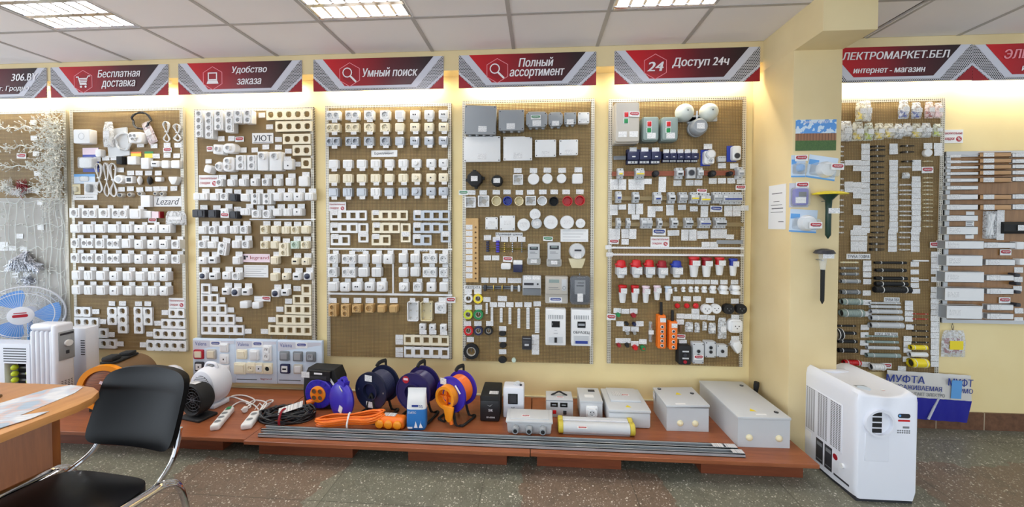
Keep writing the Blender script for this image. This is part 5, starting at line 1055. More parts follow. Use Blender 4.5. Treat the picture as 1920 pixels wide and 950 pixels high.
brow(A6, 'the upper brass rail', [(118, 718, 42, 84, 1, 'b'), (241, 720, 46, 78, 1, 'k'), (396, 724, 56, 84, 1, 'b'), (498, 723, 48, 80, 1, 'k'), (580, 722, 56, 78, 2, 'g'), (661, 722, 56, 80, 2, 'y'), (736, 730, 70, 84, 2, 'y'), (826, 722, 60, 80, 2, 'g'), (930, 726, 138, 88, 4, 'b')])
brow(A6, 'the lower brass rail', [(117, 905, 32, 76, 1, 'g'), (187, 905, 28, 72, 1, 'g'), (318, 905, 80, 78, 2, 'g'), (412, 905, 32, 74, 1, 'k'), (517, 903, 48, 74, 1, 'k'), (620, 903, 54, 74, 2, 'k'), (735, 903, 78, 74, 3, 'b'), (847, 903, 78, 78, 3, 'k')])
tags(A6, 'the tags under the copper-coloured rail %s' % bd, [(82, 630, 54, 76), (140, 630, 54, 76), (212, 630, 54, 76), (268, 630, 54, 76), (322, 608), (425, 630, 54, 110), (533, 620), (620, 618), (682, 618), (785, 605), (850, 603), (917, 603), (984, 606)], 56, 40)
tags(A6, 'the tags under the upper brass rail %s' % bd, [(80, 792), (80, 830), (140, 790), (207, 804, 52, 76), (263, 804, 52, 76), (235, 862), (348, 823, 54, 78), (400, 802), (480, 812, 54, 76), (565, 792), (650, 803), (725, 822, 54, 78), (895, 800), (955, 800), (1012, 798), (895, 838), (955, 838)], 56, 36)
sale(A6, 'at the upper edge of the breaker board', 984, 651, 70, 34); sale(A6, 'above the yellow-lever breakers', 707, 675, 70, 28, yb=YB-.03); sale(A6, 'between the tags of the upper brass rail', 810, 803, 84, 44, 'blue')
tags(B6, 'the tags under the lower brass rail %s' % bd, [(60, 65, 36, 68), (96, 65, 36, 68), (148, 62, 48, 60), (148, 116, 48, 40), (198, 65, 48, 68), (467, 58, 78, 36), (543, 72, 50, 74), (595, 72, 50, 74), (660, 70, 72, 54), (740, 64, 54, 60), (793, 64, 54, 60), (840, 84)], 54, 32)
sale(B6, 'above the discount card of the breaker board', 373, 52, 86, 44, 'blue'); sale(B6, 'at the lower edge beside the white slotted rails', 75, 115, 62, 32); promo(B6, 'in the middle of the breaker board', 378, 116, 122, 66)
small(B6, 'mounting_rail', 'short grey slotted rail above the white rails', 'rail', 840, 118, 170, 26, .012, dinrail('grey')); tags(B6, 'the two tags beside the short grey rail %s' % bd, [(680, 133), (735, 133)], 52, 34)
def comb(b, w, h, d):
    b.mat('white').box(-w/2, w/2, -d, 0, -h/2, h/2)
    for i in range(60): x = -w/2+w*(i+.5)/60; b.box(x-w*.004, x+w*.004, -d-.002, 0, h*.5, h*.75)
small(B6, 'comb_rail', 'long white toothed rail, upper of two across the breaker board', 'rail', 485, 158, 880, 10, .012, comb, 'white toothed rails'); small(B6, 'comb_rail', 'long white toothed rail, lower of two across the breaker board', 'rail', 485, 204, 880, 11, .012, comb, 'white toothed rails')
tags(B6, 'the two tags at the ends of the white toothed rails', [(38, 152, 40, 28), (46, 200, 44, 28)])
def cee(col, body, up):
    def f(b, w, h, d):
        Fz = lambda p, q, a: (p, -d*.5+q*.9, a)
        b.mat('white').lathe([(w*.30, -h/2), (w*.36, -h*.35), (w*.40, -h*.1), (w*.46, h*.08)], 18, F=Fz)
        if up: b.mat('lightgrey').box(-w*.46, w*.46, -d*.95, 0, -h*.32, h*.10)
        cap = M(col).lathe([(w*.47, h*.06), (w*.50, h*.1), (w*.50, h*.16), (w*.42, h*.18), (w*.42, h*.36), (w*.34, h*.47), (w*.1, h*.5)], 20, F=Fz) if up else M(col).lathe([(w*.42, h*.02), (w*.42, h*.36), (w*.5, h*.38), (w*.5, h*.48), (w*.4, h*.5)], 20, F=Fz)
        cap.mat(col).box(-w*.56, -w*.36, -d*.7, -d*.3, h*.2, h*.3) if up else cap
        return [('cap', cap), ('price_tag', tagmesh(max(.03, round(w*.7/Q)*Q), .036), (w*.05, -d*.98-.004, -h*.12 if up else h*.20))]
    return f
cg = 'industrial plugs'
for i, (cx, cy, w, h, c) in enumerate(((128, 298, 72, 118, 'red'), (230, 296, 72, 120, 'red'), (317, 296, 68, 120, 'red'), (402, 300, 68, 116, 'crimson'), (500, 298, 72, 112, 'blue'))): small(B6, 'industrial_socket', 'white industrial socket with %s cap, %s of the upper row' % ({'red': 'red', 'crimson': 'dark red', 'blue': 'blue'}[c], ORD[i]), 'industrial plug', cx, cy, w, h, .07, cee(c, 0, True), cg)
for i, (cx, cy, w, h, c) in enumerate(((614, 284, 72, 134, 'red'), (698, 286, 68, 130, 'crimson'), (785, 280, 62, 118, 'red'), (876, 286, 58, 114, 'blue'))): small(B6, 'industrial_plug', 'white tapering plug with wide %s collar, %s after the capped sockets' % ({'red': 'red', 'crimson': 'dark red', 'blue': 'blue'}[c], ORD[i]), 'industrial plug', cx, cy, w, h, .065, cee(c, 0, False), cg)
for i, (cx, cy, w, h, c) in enumerate(((137, 464, 56, 118, 'red'), (219, 464, 54, 116, 'red'), (292, 466, 52, 112, 'pink'), (367, 456, 48, 96, 'pink'), (440, 460, 46, 94, 'paleblue'))): small(B6, 'industrial_plug', 'white tapering plug with %s collar, %s of the lower row' % ({'red': 'red', 'pink': 'pale pink', 'paleblue': 'pale blue'}[c], ORD[i]), 'industrial plug', cx, cy, w, h, .06, cee(c, 0, False), cg)
tags(B6, 'the tag strip above the cable glands %s' % bd, [(478, 380), (529, 380), (580, 380), (631, 380), (682, 381), (737, 382), (800, 382), (870, 382)], 50, 32)
for i, (cx, w, h) in enumerate(((490, 22, 28), (542, 25, 34), (592, 28, 36), (630, 30, 36), (680, 36, 40), (735, 44, 48), (803, 58, 54), (880, 64, 56))): small(B6, 'cable_gland', 'white cable gland, %s by size from smallest' % ORD[i], 'cable gland', cx, 433, w, h, .04, lambda b, w, h, d: (b.mat('white').slab(ngon(w*.5, 6, ry=w*.5, a0=0), 0, .001).lathe([(w*.5, -h*.5), (w*.5, -h*.15), (w*.34, -h*.1), (w*.34, h*.05), (w*.46, h*.1), (w*.46, h*.3), (w*.36, h*.5)], 14, F=lambda p, q, a: (p, -w*.5+q, a))) and None, 'cable glands')
tags(B6, 'the tags above the red lamps %s' % bd, [(490, 492), (557, 492), (623, 492), (707, 503), (872, 508)], 52, 34)
for i, (cx, w) in enumerate(((497, 36), (560, 34), (620, 38))): small(B6, 'signal_lamp', 'small red signal lamp, %s of three' % ORD[i], 'signal lamp', cx, 541, w, w, .03, lambda b, w, h, d: b.mat('red').lathe([(w*.3, 0), (w*.5, d*.4), (w*.5, d*.7), (w*.3, d)], 16) and None, 'red signal lamps')
tags(B6, 'below the red signal lamps', [(612, 575, 52, 34)])
def rplug(col):
    def f(b, w, h, d): b.mat(col).lathe([(w*.46, 0), (w*.5, d*.6), (w*.46, d), (w*.3, d)], 26); return [('contact', cached(('contact', col), lambda: M('dark' if col == 'white' else 'midgrey').slab(ngon(.0035, 8), 0, .001)), (x, -d, z)) for x, z in ((-.012, .004), (.012, .004), (0, -.010))]
    return f
for lb, cx, cy, w, c in (('white round plug face with three slots, first of two', 690, 563, 70, 'white'), ('white round plug face beside the black ones', 752, 560, 68, 'white'), ('black round plug face beside the white ones', 835, 562, 74, 'matblack'), ('black round plug face at the board edge', 920, 562, 72, 'matblack')): small(B6, 'round_plug', lb, 'plug', cx, cy, w, w, .04, rplug(c), 'round plug faces')
tags(B6, 'the push button tags %s' % bd, [(97, 570), (150, 575), (205, 573), (115, 657), (245, 657), (158, 690), (213, 692), (110, 768), (160, 768), (212, 787), (265, 775)], 50, 32)
for lb, cx, cy, w, c in (('small green push button, upper group', 105, 601, 28, 'green'), ('small red push button, upper group', 208, 605, 30, 'crimson'), ('small black toggle, first of the middle group', 162, 660, 26, 'matblack'), ('small navy toggle, second of the middle group', 212, 662, 24, 'navy'), ('small ring-headed key switch, first of two', 165, 720, 28, 'chrome'), ('small ring-headed key switch, second of two', 212, 720, 26, 'chrome'), ('small dark red push button, lowest group', 110, 802, 25, 'crimson'), ('small black push button, lowest group', 165, 802, 27, 'matblack'), ('bright red mushroom button, lowest group', 218, 818, 34, 'red'), ('green and red push button, lowest group', 270, 822, 34, 'green')): small(B6, 'push_button', lb+' of the breaker board', 'push button', cx, cy, w, w, .035, disc(c, 'red' if lb.startswith('green and') else None), 'push buttons')
sale(B6, 'at the edge beside the push buttons', 57, 613, 60, 38)
small(B6, 'glass_fuse', 'clear hanging bulb packet with tag beside the orange controls', 'packet', 322, 715, 40, 136, .03, lambda b, w, h, d: (b.mat('clear').slab(rrect(w*.5, h, .006), 0, d*.6, .004).mat('steel').cyl((0, -d*.4, h*.2), (0, -d*.4, h*.4), w*.2, 8).cyl((0, -d*.4, -h*.4), (0, -d*.4, -h*.2), w*.2, 8), [('price_tag', tagmesh(.036, .03), (0, -d*.7, 0))])[1])
def pendant(n):
    def f(b, w, h, d):
        cy = -h*.13; bh = h*.72
        b.mat('orange').slab(rrect(w, bh, .008), 0, d, .006, dy=cy); r = w*.2
        return [('cable_sleeve', M('matblack').lathe([(w*.17, 0), (w*.2, -h*.3), (w*.2, -h*.32)], 12, F=lambda p, q, a: (p, -d*.5+q, a)), (0, 0, h/2))]+[('push_button', cached(('pbtn', round(r, 3)), lambda: M('white').ring(ngon(r, 16), ngon(r*.7, 16), 0, .004).mat('dark').slab(ngon(r*.7, 16), 0, .006)), (0, -d, cy+bh*.16-i*bh*.56/(n-1))) for i in range(n)]+[('price_tag', tagmesh(.039, .03), (w*.1, -d-.002, cy+bh*.36))]
    return f
small(B6, 'pendant_control', 'orange hanging push-button control, taller of two', 'pendant control', 392, 672, 56, 306, .05, pendant(5), 'orange pendant controls'); small(B6, 'pendant_control', 'orange hanging push-button control, shorter of two', 'pendant control', 467, 702, 56, 260, .05, pendant(4), 'orange pendant controls')
tags(B6, 'the strip of tags above the small bags %s' % bd, [(512, 606), (563, 608), (614, 611), (665, 614), (716, 618), (512, 645)], 50, 34)
for i, (cx, cy, w, h) in enumerate(((575, 682, 54, 66), (628, 686, 34, 68), (678, 676, 28, 58), (728, 690, 50, 72), (795, 690, 58, 140))): small(B6, 'bagged_part', 'clear bag of pale fittings, %s along the row beside the orange controls' % ORD[i], 'bag', cx, cy, w, h, .03, bagf('bag', lump('warmgrey'), .5), 'clear bags of fittings')
small(B6, 'lamp_holder', 'thin brownish fitting beside the shorter orange control', 'lamp holder', 517, 692, 18, 44, .02, bx('brown', .003, .002)); sale(B6, 'above the black button box', 517, 742, 58, 30); tags(B6, 'just above the black button box', [(530, 780, 52, 34)])
small(B6, 'wall_socket', 'white rounded surface socket low at the board edge', 'socket', 888, 678, 98, 92, .05, lambda b, w, h, d: (b.slab(rrect(w, h, .03, 5), 0, d*.6, .006).slab(rrect(w*.7, h*.74, .008), 0, d, .004), [('outlet', M('dark').slab(ngon(.004, 8), 0, .001), (x, -d, z)) for x, z in ((-.012, .005), (.012, .005), (0, -.012))])[1])
tags(B6, 'the two tags around the rounded surface socket %s' % bd, [(875, 612), (875, 753)], 54, 32)
small(B6, 'plug', 'white angled plug below the rounded surface socket', 'plug', 888, 815, 70, 86, .05, lambda b, w, h, d: (b.slab([(-w*.3, h*.4), (w*.3, h*.5), (w*.5, h*.2), (w*.4, -h*.3), (w*.1, -h*.5), (-w*.2, -h*.2), (-w*.4, h*.1)], 0, d, .01), [('pin', M('steel').cyl((0, 0, 0), (-.02, 0, 0), .0025, 8), (-w*.42, -d*.5, h*(.1+.14*k))) for k in range(2)])[1])
def gbox(n, col='lightgrey'):
    def f(b, w, h, d): b.mat(col).slab(rrect(w, h, .005), 0, d, .004); return [('button', cached(('gbtn',), lambda: M('midgrey').ring(ngon(.013, 16), ngon(.010, 16), 0, .003).mat('matblack').slab(ngon(.010, 16), 0, .005)), (0, -d, (i-(n-1)/2)*-.03)) for i in range(n)]+[('screw', cached(('screw',), None), (x*w*.4, -d, z*h*.43)) for x in (-1, 1) for z in (-1, 1)]
    return f
small(B6, 'control_box', 'black button box with two white strips and dark red button', 'control box', 543, 865, 84, 128, .06, lambda b, w, h, d: (b.mat('matblack').slab(rrect(w, h, .012), 0, d, .008), [('label_strip', M('lightgrey').box(-w*.25, w*.25, -.001, 0, -.005, .005), (w*.05, -d, h*.2)), ('label_strip', M('lightgrey').box(-w*.25, w*.25, -.001, 0, -.005, .005), (w*.05, -d, -h*.16)), ('button', M('crimson').slab(ngon(.012, 16), 0, .006), (0, -d, -h*.33)), ('button', M('dark').slab(ngon(.012, 16), 0, .006), (0, -d, h*.02))])[1])
small(B6, 'control_box', 'tallest grey button box beside the black one', 'control box', 632, 852, 74, 138, .05, gbox(2), 'grey button boxes'); small(B6, 'control_box', 'grey button box with two black buttons, middle one', 'control box', 713, 828, 70, 104, .05, gbox(2), 'grey button boxes'); small(B6, 'control_box', 'grey button box with a single black button', 'control box', 790, 838, 70, 80, .05, gbox(1), 'grey button boxes')
sale(B6, 'on the tallest grey button box', 634, 878, 62, 30, yb=YB-.052)

# ---------------------------------------------------------------- cable-tie board
bd = 'of the cable-tie board'
for i, (cx, cy, w, h, mt, fl, nm) in enumerate(((205, 130, 70, 130, 'bagyellow', 'yellow', 'yellow'), (248, 128, 50, 140, 'bag', 'white', 'clear'), (490, 118, 68, 124, 'bagblue', 'blue', 'blue'), (575, 125, 64, 110, 'bagblue', 'blue', 'blue and white'), (660, 122, 58, 112, 'bagpink', 'crimson', 'pink'), (720, 124, 50, 106, 'bagpink', 'pink', 'pale pink'))): small(A7, 'fitting_bag', '%s small-parts bag, %s of the uppermost bags' % (nm, ORD[i]), 'bag', cx, cy, w, h, .04, bagf(mt, lump(fl), .45), 'small-parts bags')
for i, (cx, cy, w, h, mt, fl) in enumerate(((105, 262, 84, 136, 'bag', 'white'), (185, 264, 78, 126, 'bagyellow', 'yellow'), (257, 266, 64, 122, 'baggreen', 'lime'), (327, 264, 64, 112, 'bagyellow', 'yellow'), (392, 260, 68, 102, 'bagyellow', 'yellow'), (455, 262, 58, 102, 'bag', 'grey'), (512, 252, 58, 90, 'bag', 'white'), (575, 258, 64, 100, 'bagyellow', 'yellow'), (640, 256, 64, 100, 'bag', 'lightgrey'), (712, 256, 58, 88, 'baggreen', 'lime'))): small(A7, 'fitting_bag', 'crinkled small-parts bag, %s of the second bag row' % ORD[i], 'bag', cx, cy, w, h, .04, bagf(mt, lump(fl), .4), 'small-parts bags')
tags(A7, 'the tag column nearest the ties, upper part', [(222, 366+37*i) for i in range(16)], 56, 36); tags(A7, 'the stepped tag columns beside the pillar, upper part', [(167, 475), (167, 512), (167, 620), (167, 656), (167, 692), (167, 766), (167, 802), (167, 905), (111, 475), (111, 616), (111, 652)], 54, 36)
tags(A7, 'the middle tag column, upper part', [(407, 366), (407, 402)]+[(407, 474+37*i) for i in range(13)], 56, 36); tags(A7, 'the farther tag column, upper part', [(559, 474), (559, 511)]+[(556, 582+37*i) for i in range(10)], 58, 36)
tags(B7, 'the stepped tag columns, lower part', [(145, 20), (197, 20), (145, 56), (197, 56), (145, 92), (197, 92), (145, 124), (197, 124)], 52, 34); tags(B7, 'the middle and farther tag columns, lower part', [(385, 18), (385, 54), (385, 90), (385, 126), (530, 18), (530, 54), (530, 90), (530, 126)], 54, 34)
def ties(mat, n=5):
    def f(b, w, h, d):
        b.mat(mat); rr = random.Random(int(w*1e5+h*1e4))
        for i in range(n): z = h*(i/(max(1, n-1))-.5)*.9+rr.uniform(-.0008, .0008); y = -d*(.5+.4*rr.random()); b.tube([(-w*(.46+.04*rr.random()), y, z), (-w*.1, y-.003, z+rr.uniform(-.002, .002)), (w*(.44+.06*rr.random()), y, z*.7)], .0012, 4)
        b.rbox(-w*.5, -w*.44, -d, 0, -h*.4, h*.4, .001)
        return [('band', M('white').box(-.002, .002, -d*1.02, -d*.3, -h*.5, h*.5), (-w*.12, 0, 0))]
    return f
for i, y in enumerate((366, 390, 430, 466, 503, 541, 579, 618, 657, 686, 720, 757, 796, 822, 858, 897, 935)): small(A7, 'cable_tie_bundle', 'black cable tie bundle, %s down the main column' % ORD[i], 'cable ties', 311, y, 92 if i < 3 else 82, 13 if i in (0, 1, 2, 8, 10, 12, 14) else 10, .018, ties('matblack'), 'black cable tie bundles')
for i, (y, w) in enumerate(((362, 88), (403, 84), (465, 70))): small(A7, 'cable_tie_bundle', 'black cable tie bundle, %s down the second column' % ORD[i], 'cable ties', 508, y, w, 12, .018, ties('matblack'), 'black cable tie bundles')
for i, y in enumerate((503, 620, 657, 683, 720, 757, 796, 822, 858, 897, 935)): small(A7, 'cable_tie_bundle', 'white cable tie bundle, %s down the second column' % ORD[i], 'cable ties', 490, y, 74, 8, .015, ties('white', 3), 'white cable tie bundles')
for i, y in enumerate((465, 575, 605, 628, 655, 683, 720, 745, 770, 796, 822, 858, 897)): small(A7, 'cable_tie_bundle', 'white cable tie bundle, %s down the farther column' % ORD[i], 'cable ties', 640, y, 62, 7, .015, ties('ivory', 3), 'white cable tie bundles')
for i, y in enumerate((366, 400, 428, 466, 580, 618, 655, 720, 757, 800, 858, 897, 935)): small(A7, 'cable_tie_bundle', 'white cable tie bundle, %s down beside the pillar' % ORD[i], 'cable ties', 66, y, 36, 9, .018, ties('white', 3), 'white cable tie bundles')
small(A7, 'bagged_part', 'small clear packet of fittings in the second tie column', 'packet', 495, 558, 50, 40, .02, bagf('bag', lump('lightgrey'), .5))
for i, (y, dk) in enumerate(((50, 1), (92, 1), (128, 1))): small(B7, 'cable_tie_bundle', 'thick black cable tie bundle, %s of the lowest three' % ORD[i], 'cable ties', 296, y, 92, 12+3*i, .018, ties('matblack'), 'black cable tie bundles'); small(B7, 'cable_tie_bundle', 'white cable tie bundle, %s of the lowest second-column three' % ORD[i], 'cable ties', 468, y, 70, 8, .015, ties('white', 3), 'white cable tie bundles')
tags(A7, 'the two tags above the white disc %s' % bd, [(634, 364, 58, 38), (700, 364, 58, 38), (703, 405, 56, 46)]); small(A7, 'white_disc', 'white disc among the tags of the cable-tie board', 'lid', 637, 408, 56, 52, .02, dsc('white')); sale(A7, 'beside the farther tag column', 631, 522, 76, 40)
card(B7, 'white strip card about corrugated pipe', 'ТРУБА ГОФРА', 168, 172, 150, 32, .92, .66, bg='paper'); card(B7, 'white strip card about plastic pipe', 'ТРУБА ПВХ', 380, 446, 98, 28, .92, .66); card(B7, 'white strip card about pipe connectors', 'СОЕД. ДЛЯ ТРУБ', 345, 667, 144, 24, .93, .7)
def pipe(mat, corr=True, cap=None):
    def f(b, w, h, d):
        r = h/2; b.mat(mat); Fx = lambda p, q, a: (a, -r-.004+p, q)
        if corr:
            n = max(10, int(w/.006)); prof = []
            for i in range(n+1): a = -w/2+w*i/n; prof.append((r*(1 if i % 2 else .86), a))
        else: prof = [(r, -w/2), (r, w/2)]
        b.lathe(prof, 16, F=Fx, cap0=False, cap1=True); b.lathe([(r*.8, -w/2), (r*.8, -w/2+.02)], 16, F=Fx, cap0=False); b.mat('dark').lathe([(r*.79, -w/2+.012), (r*.78, -w/2+.013)], 16, F=Fx)
        return [('tie', M('white').lathe([(r*1.06, -.002), (r*1.06, .002)], 16, F=Fx), (x*w, 0, 0)) for x in (-.3, .36)]
    return f
pg = 'pipe samples'
for i, (cy, w, h, c) in enumerate(((213, 118, 10, 'ivory'), (250, 114, 18, 'midgrey'), (287, 110, 20, 'midgrey'), (333, 124, 28, 'grey'), (402, 124, 30, 'midgrey'), (463, 124, 42, 'greygreen'), (535, 138, 50, 'greygreen'))): small(B7, 'pipe_sample', '%s corrugated pipe sample, %s down beside the pillar' % ('cream' if c == 'ivory' else 'grey', ORD[i]), 'pipe', 138, cy, w, h, .05, pipe(c), pg)
for i, (cy, w, h) in enumerate(((215, 204, 18), (263, 194, 22), (315, 204, 24), (350, 204, 28), (386, 228, 42))): small(B7, 'pipe_sample', 'black corrugated pipe sample, %s down of the middle five' % ORD[i], 'pipe', 402, cy, w, h, .05, pipe('matblack'), pg)
for i, (cy, w, h) in enumerate(((475, 198, 13), (498, 194, 20), (528, 198, 27), (568, 198, 34), (615, 208, 38))): small(B7, 'pipe_sample', 'smooth grey pipe sample, %s under the plastic pipe card' % ORD[i], 'pipe', 366, cy, w, h, .05, pipe('lightgrey', False), pg)
for i, (cy, w, h, c) in enumerate(((690, 204, 11, 'greygreen'), (725, 204, 18, 'greygreen'), (762, 204, 22, 'lightgrey'), (810, 214, 27, 'greygreen'))): small(B7, 'pipe_sample', 'grey connector pipe, %s under the connector card' % ORD[i], 'pipe', 349, cy, w, h, .05, pipe(c, False), pg)
for i, (cy, w, h) in enumerate(((622, 118, 12), (668, 114, 20), (720, 118, 22), (778, 118, 28))): small(B7, 'pipe_sample', 'black smooth pipe sample, %s of the four beside the pillar' % ORD[i], 'pipe', 122, cy, w, h, .05, pipe('matblack', False), pg)
small(B7, 'pipe_sample', 'thick red pipe sample at the bottom beside the pillar', 'pipe', 145, 855, 108, 36, .05, pipe('red', True), pg); small(B7, 'pipe_sample', 'short fat black pipe end beside the pillar', 'pipe', 42, 665, 36, 72, .05, pipe('matblack', False), pg); small(B7, 'pipe_sample', 'white corrugated roll at the bottom of the cable-tie board', 'pipe', 305, 880, 86, 44, .05, pipe('white', True), pg)
tags(B7, 'the tags beside the grey corrugated pipes', [(224, 214), (224, 250), (224, 288), (224, 332), (222, 404), (222, 464), (226, 537), (210, 622), (208, 670), (206, 722), (208, 780), (216, 858)], 52, 34); tags(B7, 'the tags beside the middle pipes', [(527, 221), (527, 270), (527, 320), (527, 356), (535, 392), (490, 468), (490, 500), (490, 535), (490, 570), (495, 620), (482, 694), (480, 730), (480, 766), (475, 824), (445, 885)], 52, 32)
tags(B7, 'the tag column along the farther board edge', [(656, 158+36.5*i) for i in range(4)]+[(656, 318)]+[(654, 382+36.5*i) for i in range(14)], 50, 34)
sale(B7, 'at the upper end of the farthest tag column', 652, 97, 56, 36); sale(B7, 'at the bottom of the cable-tie board', 345, 866, 68, 34)
for i, (cy, c, h) in enumerate(((200, 'white', 10), (322, 'white', 9), (540, 'red', 6), (572, 'red', 6), (610, 'matblack', 7), (648, 'matblack', 8), (685, 'matblack', 9), (720, 'matblack', 9))): small(B7, 'shrink_tube', 'thin %s shrink tube, %s down beside the farthest tags' % ({'white': 'white', 'red': 'red', 'matblack': 'black'}[c], ORD[i]), 'tube', 572, cy, 100, h, .02, pipe(c, False), 'thin shrink tubes')
small(B7, 'shrink_tube', 'bright yellow sleeve bundle, upper of two', 'tube', 565, 755, 104, 30, .04, pipe('yellow', False), 'shrink sleeve bundles'); small(B7, 'shrink_tube', 'white sleeve bundle between the yellow ones', 'tube', 562, 800, 108, 32, .04, pipe('white', False), 'shrink sleeve bundles'); small(B7, 'shrink_tube', 'thick bright yellow sleeve bundle, lower of two', 'tube', 560, 853, 102, 56, .05, pipe('yellow', False), 'shrink sleeve bundles')

# ---------------------------------------------------------------- trunking board
TB = -.024
t = th('display_board', 'wood-look board with aluminium frame showing trunking', 'display board', (2.737, 0, .735), None, None, M('oakback').box(0, 1.35, TB, TB+.02, 0, 1.155))
for nm, q in (('frame_side', (0, .026, -.032, -.002, 0, 1.155)), ('frame_rail', (.026, 1.35, -.032, -.002, 1.13, 1.155)), ('frame_rail', (.026, 1.35, -.032, -.002, 0, .024))): pt(t, nm, M('lightgrey').box(*q))
def trunk(label, cx, cy, w, h, mat='white', d=.045, crop=A8, tag=True):
    def f(b, w, h, d):
        e = .0025; b.mat(mat).box(-w/2, w/2, -d, 0, h/2-e, h/2).box(-w/2, w/2, -d, 0, -h/2, -h/2+e).box(-w/2, w/2, -d, -d+e, -h/2, h/2).box(-w/2, w/2, -e, 0, -h/2, h/2)
        ps = [('cover_seam', M('lightgrey' if mat == 'white' else 'brown').box(-w/2, w/2, -.0006, 0, -.0008, .0008), (0, -d, h*.40))]
        if mat == 'white': b.mat('grey').box(-w/2+.004, -w/2+.006, -d+e, -e, -h/2+e, h/2-e)
        if tag: ps.append(('price_tag', tagmesh(.066, max(.018, min(.036, round(h*.9/Q)*Q))), (-w/2+.05, -d-.001, 0)))
        return ps
    return small(crop, 'cable_trunking', label, 'trunking', cx, cy, w, h, d, f, 'trunking samples', None, TB)
for i, (cy, h) in enumerate(((270, 14), (316, 18), (362, 22), (411, 24), (465, 30), (526, 34), (600, 44), (683, 45), (772, 48), (872, 66))): trunk('white trunking, %s down the first column of the trunking board' % ORD[i], 280 if i < 6 else 278, cy, 250, h, d=.012+.004*i)
for i, (cy, w, h) in enumerate(((125, 312, 66), (252, 292, 90), (385, 312, 88), (526, 314, 108), (670, 284, 110))): trunk('wide white trunking, %s of the lowest five in the first column' % ORD[i], 295, cy, w, h, crop=B8, d=.06)
for i, (cy, h) in enumerate(((258, 36), (306, 36), (356, 36), (404, 38), (462, 42), (600, 42), (683, 44))): trunk('wood-look trunking, %s down the second column' % ORD[i], 548, cy, 250, h, 'oaktrunk', d=.02+.004*i)
for i, (cy, h, m) in enumerate(((260, 34, 'white'), (310, 34, 'white'), (352, 34, 'white'), (402, 34, 'white'), (455, 38, 'white'), (596, 40, 'white'), (680, 44, 'white'))): trunk('white trunking running out at the picture edge, %s down' % ORD[i], 840, cy, 310, h, m, d=.02)
for i, (cy, w, h) in enumerate(((128, 262, 46), (266, 234, 50), (391, 220, 46), (500, 216, 46), (630, 212, 48), (703, 212, 46))): trunk('white trunking, %s of the lower second column' % ORD[i], 585, cy, w, h, crop=B8, d=.03)
small(A8, 'trunking_sample', 'round black trunking half at the picture edge', 'trunking', 760, 850, 260, 96, .05, lambda b, w, h, d: (b.mat('matblack').slab([(-h/2, -h/2), (h/2, -h/2), (h/2, 0), (h*.3, h*.4), (-h*.3, h*.4), (-h/2, 0)], -w/2, w/2, 0, F=lambda p, q, a: (a, -d*.5-q*.5, p)), [('price_tag', tagmesh(.045, .036), (w*.02, -d*.9, 0))])[1], None, None, TB)
card(A8, 'tall white text sheet at the end of the first trunking column', None, 418, 828, 68, 226, extra=lines(12), d=.06); small(A8, 'fixing_bag', 'clear bag of white chips among the trunking', 'bag', 545, 826, 150, 226, .02, lambda b, w, h, d: (b.mat('bag').slab(rrect(w, h, .006), 0, d, .006), [('chips', lump('paper')(w*.55, h*.9, d*1.2), (-w*.2, -d*.2, 0)), ('price_tag', tagmesh(.045, .2), (w*.26, -d-.001, 0))])[1], None, None, TB)
sale(B8, 'between the lower second-column trunkings, upper', 630, 185, 92, 48, yb=TB); sale(B8, 'between the lower second-column trunkings, lower', 622, 573, 92, 46, yb=TB); promo(A8, 'above the aluminium frame of the trunking board', 200, 110, 170, 110, yb=-.001)
for i, (cx, cy, w, h) in enumerate(((750, 130, 60, 62), (768, 262, 50, 50), (728, 370, 44, 28), (735, 440, 40, 26), (735, 508, 40, 24), (735, 612, 40, 30))): small(B8, 'trunking_corner', 'small trunking corner piece, %s down at the picture edge' % ORD[i], 'trunking corner', cx, cy, w, h, .04, bx('white' if i < 2 else 'dark', .006, .004), 'trunking corner pieces', None, TB)
tags(B8, 'the tags at the picture edge of the trunking board', [(735, 328), (732, 404), (726, 480), (738, 658), (736, 732)], 70, 44)

# ---------------------------------------------------------------- garland board
def garland(label, y, x1, seed, dens):
    rr = random.Random(seed); t = None; u0, u1 = -30, x1; P0 = onY(u0, y, YB-.03); P1 = onY(u1, y, YB-.03)
    b = M('ledwire'); path = [Vector((P0.x+(P1.x-P0.x)*i/16, YB-.02-rr.uniform(0, .012), P0.z+(P1.z-P0.z)*i/16+rr.uniform(-.015, .015))) for i in range(17)]; b.tube(smooth_path(path, 3), .004, 5)
    k = M('ledbulb')
    def bulb(c, L):
        d = Vector((rr.gauss(0, 1), -abs(rr.gauss(0, .7)), rr.gauss(0, 1))).normalized(); e = c+d*L; b.cyl(c, e, .0011, 4); k.cyl(e, e+d*.014, .0026, 5, .0046)
    for i in range(70): q = path[rr.randrange(16)].lerp(path[rr.randrange(1, 16)], .0); bulb(q+Vector((rr.uniform(-.04, .04), 0, rr.uniform(-.01, .01))), rr.uniform(.015, .045))
    cx = onY(104+rr.uniform(-4, 4), y+4, YB-.04)
    for i in range(dens): bulb(Vector((min(cx.x+rr.gauss(0, .065), -3.725), YB-.02-abs(rr.gauss(0, .03)), cx.z+rr.gauss(0, .07))), rr.uniform(.015, .045))
    t = th('fairy_light_garland', label, 'fairy lights', (0, 0, 0), None, 'fairy light garlands', b); q = pt(t, 'bulbs', k, kind='stuff')
    # own origin at its anchor
    off = Vector((P1.x, YB, P1.z)); t.location = off; t.data.transform(Matrix.Translation(-off)); q.data.transform(Matrix.Translation(-off))
for i, (y, s) in enumerate(((239, 3), (275, 4), (310, 5), (352, 6))): garland('white bulb garland with dense cluster, %s from the top' % ORD[i], y, 118, s, 230)
b = M('ledwire'); rr = random.Random(5); W0 = onY(-40, 370, YB-.02).x; n = 11; WW = -3.74-W0
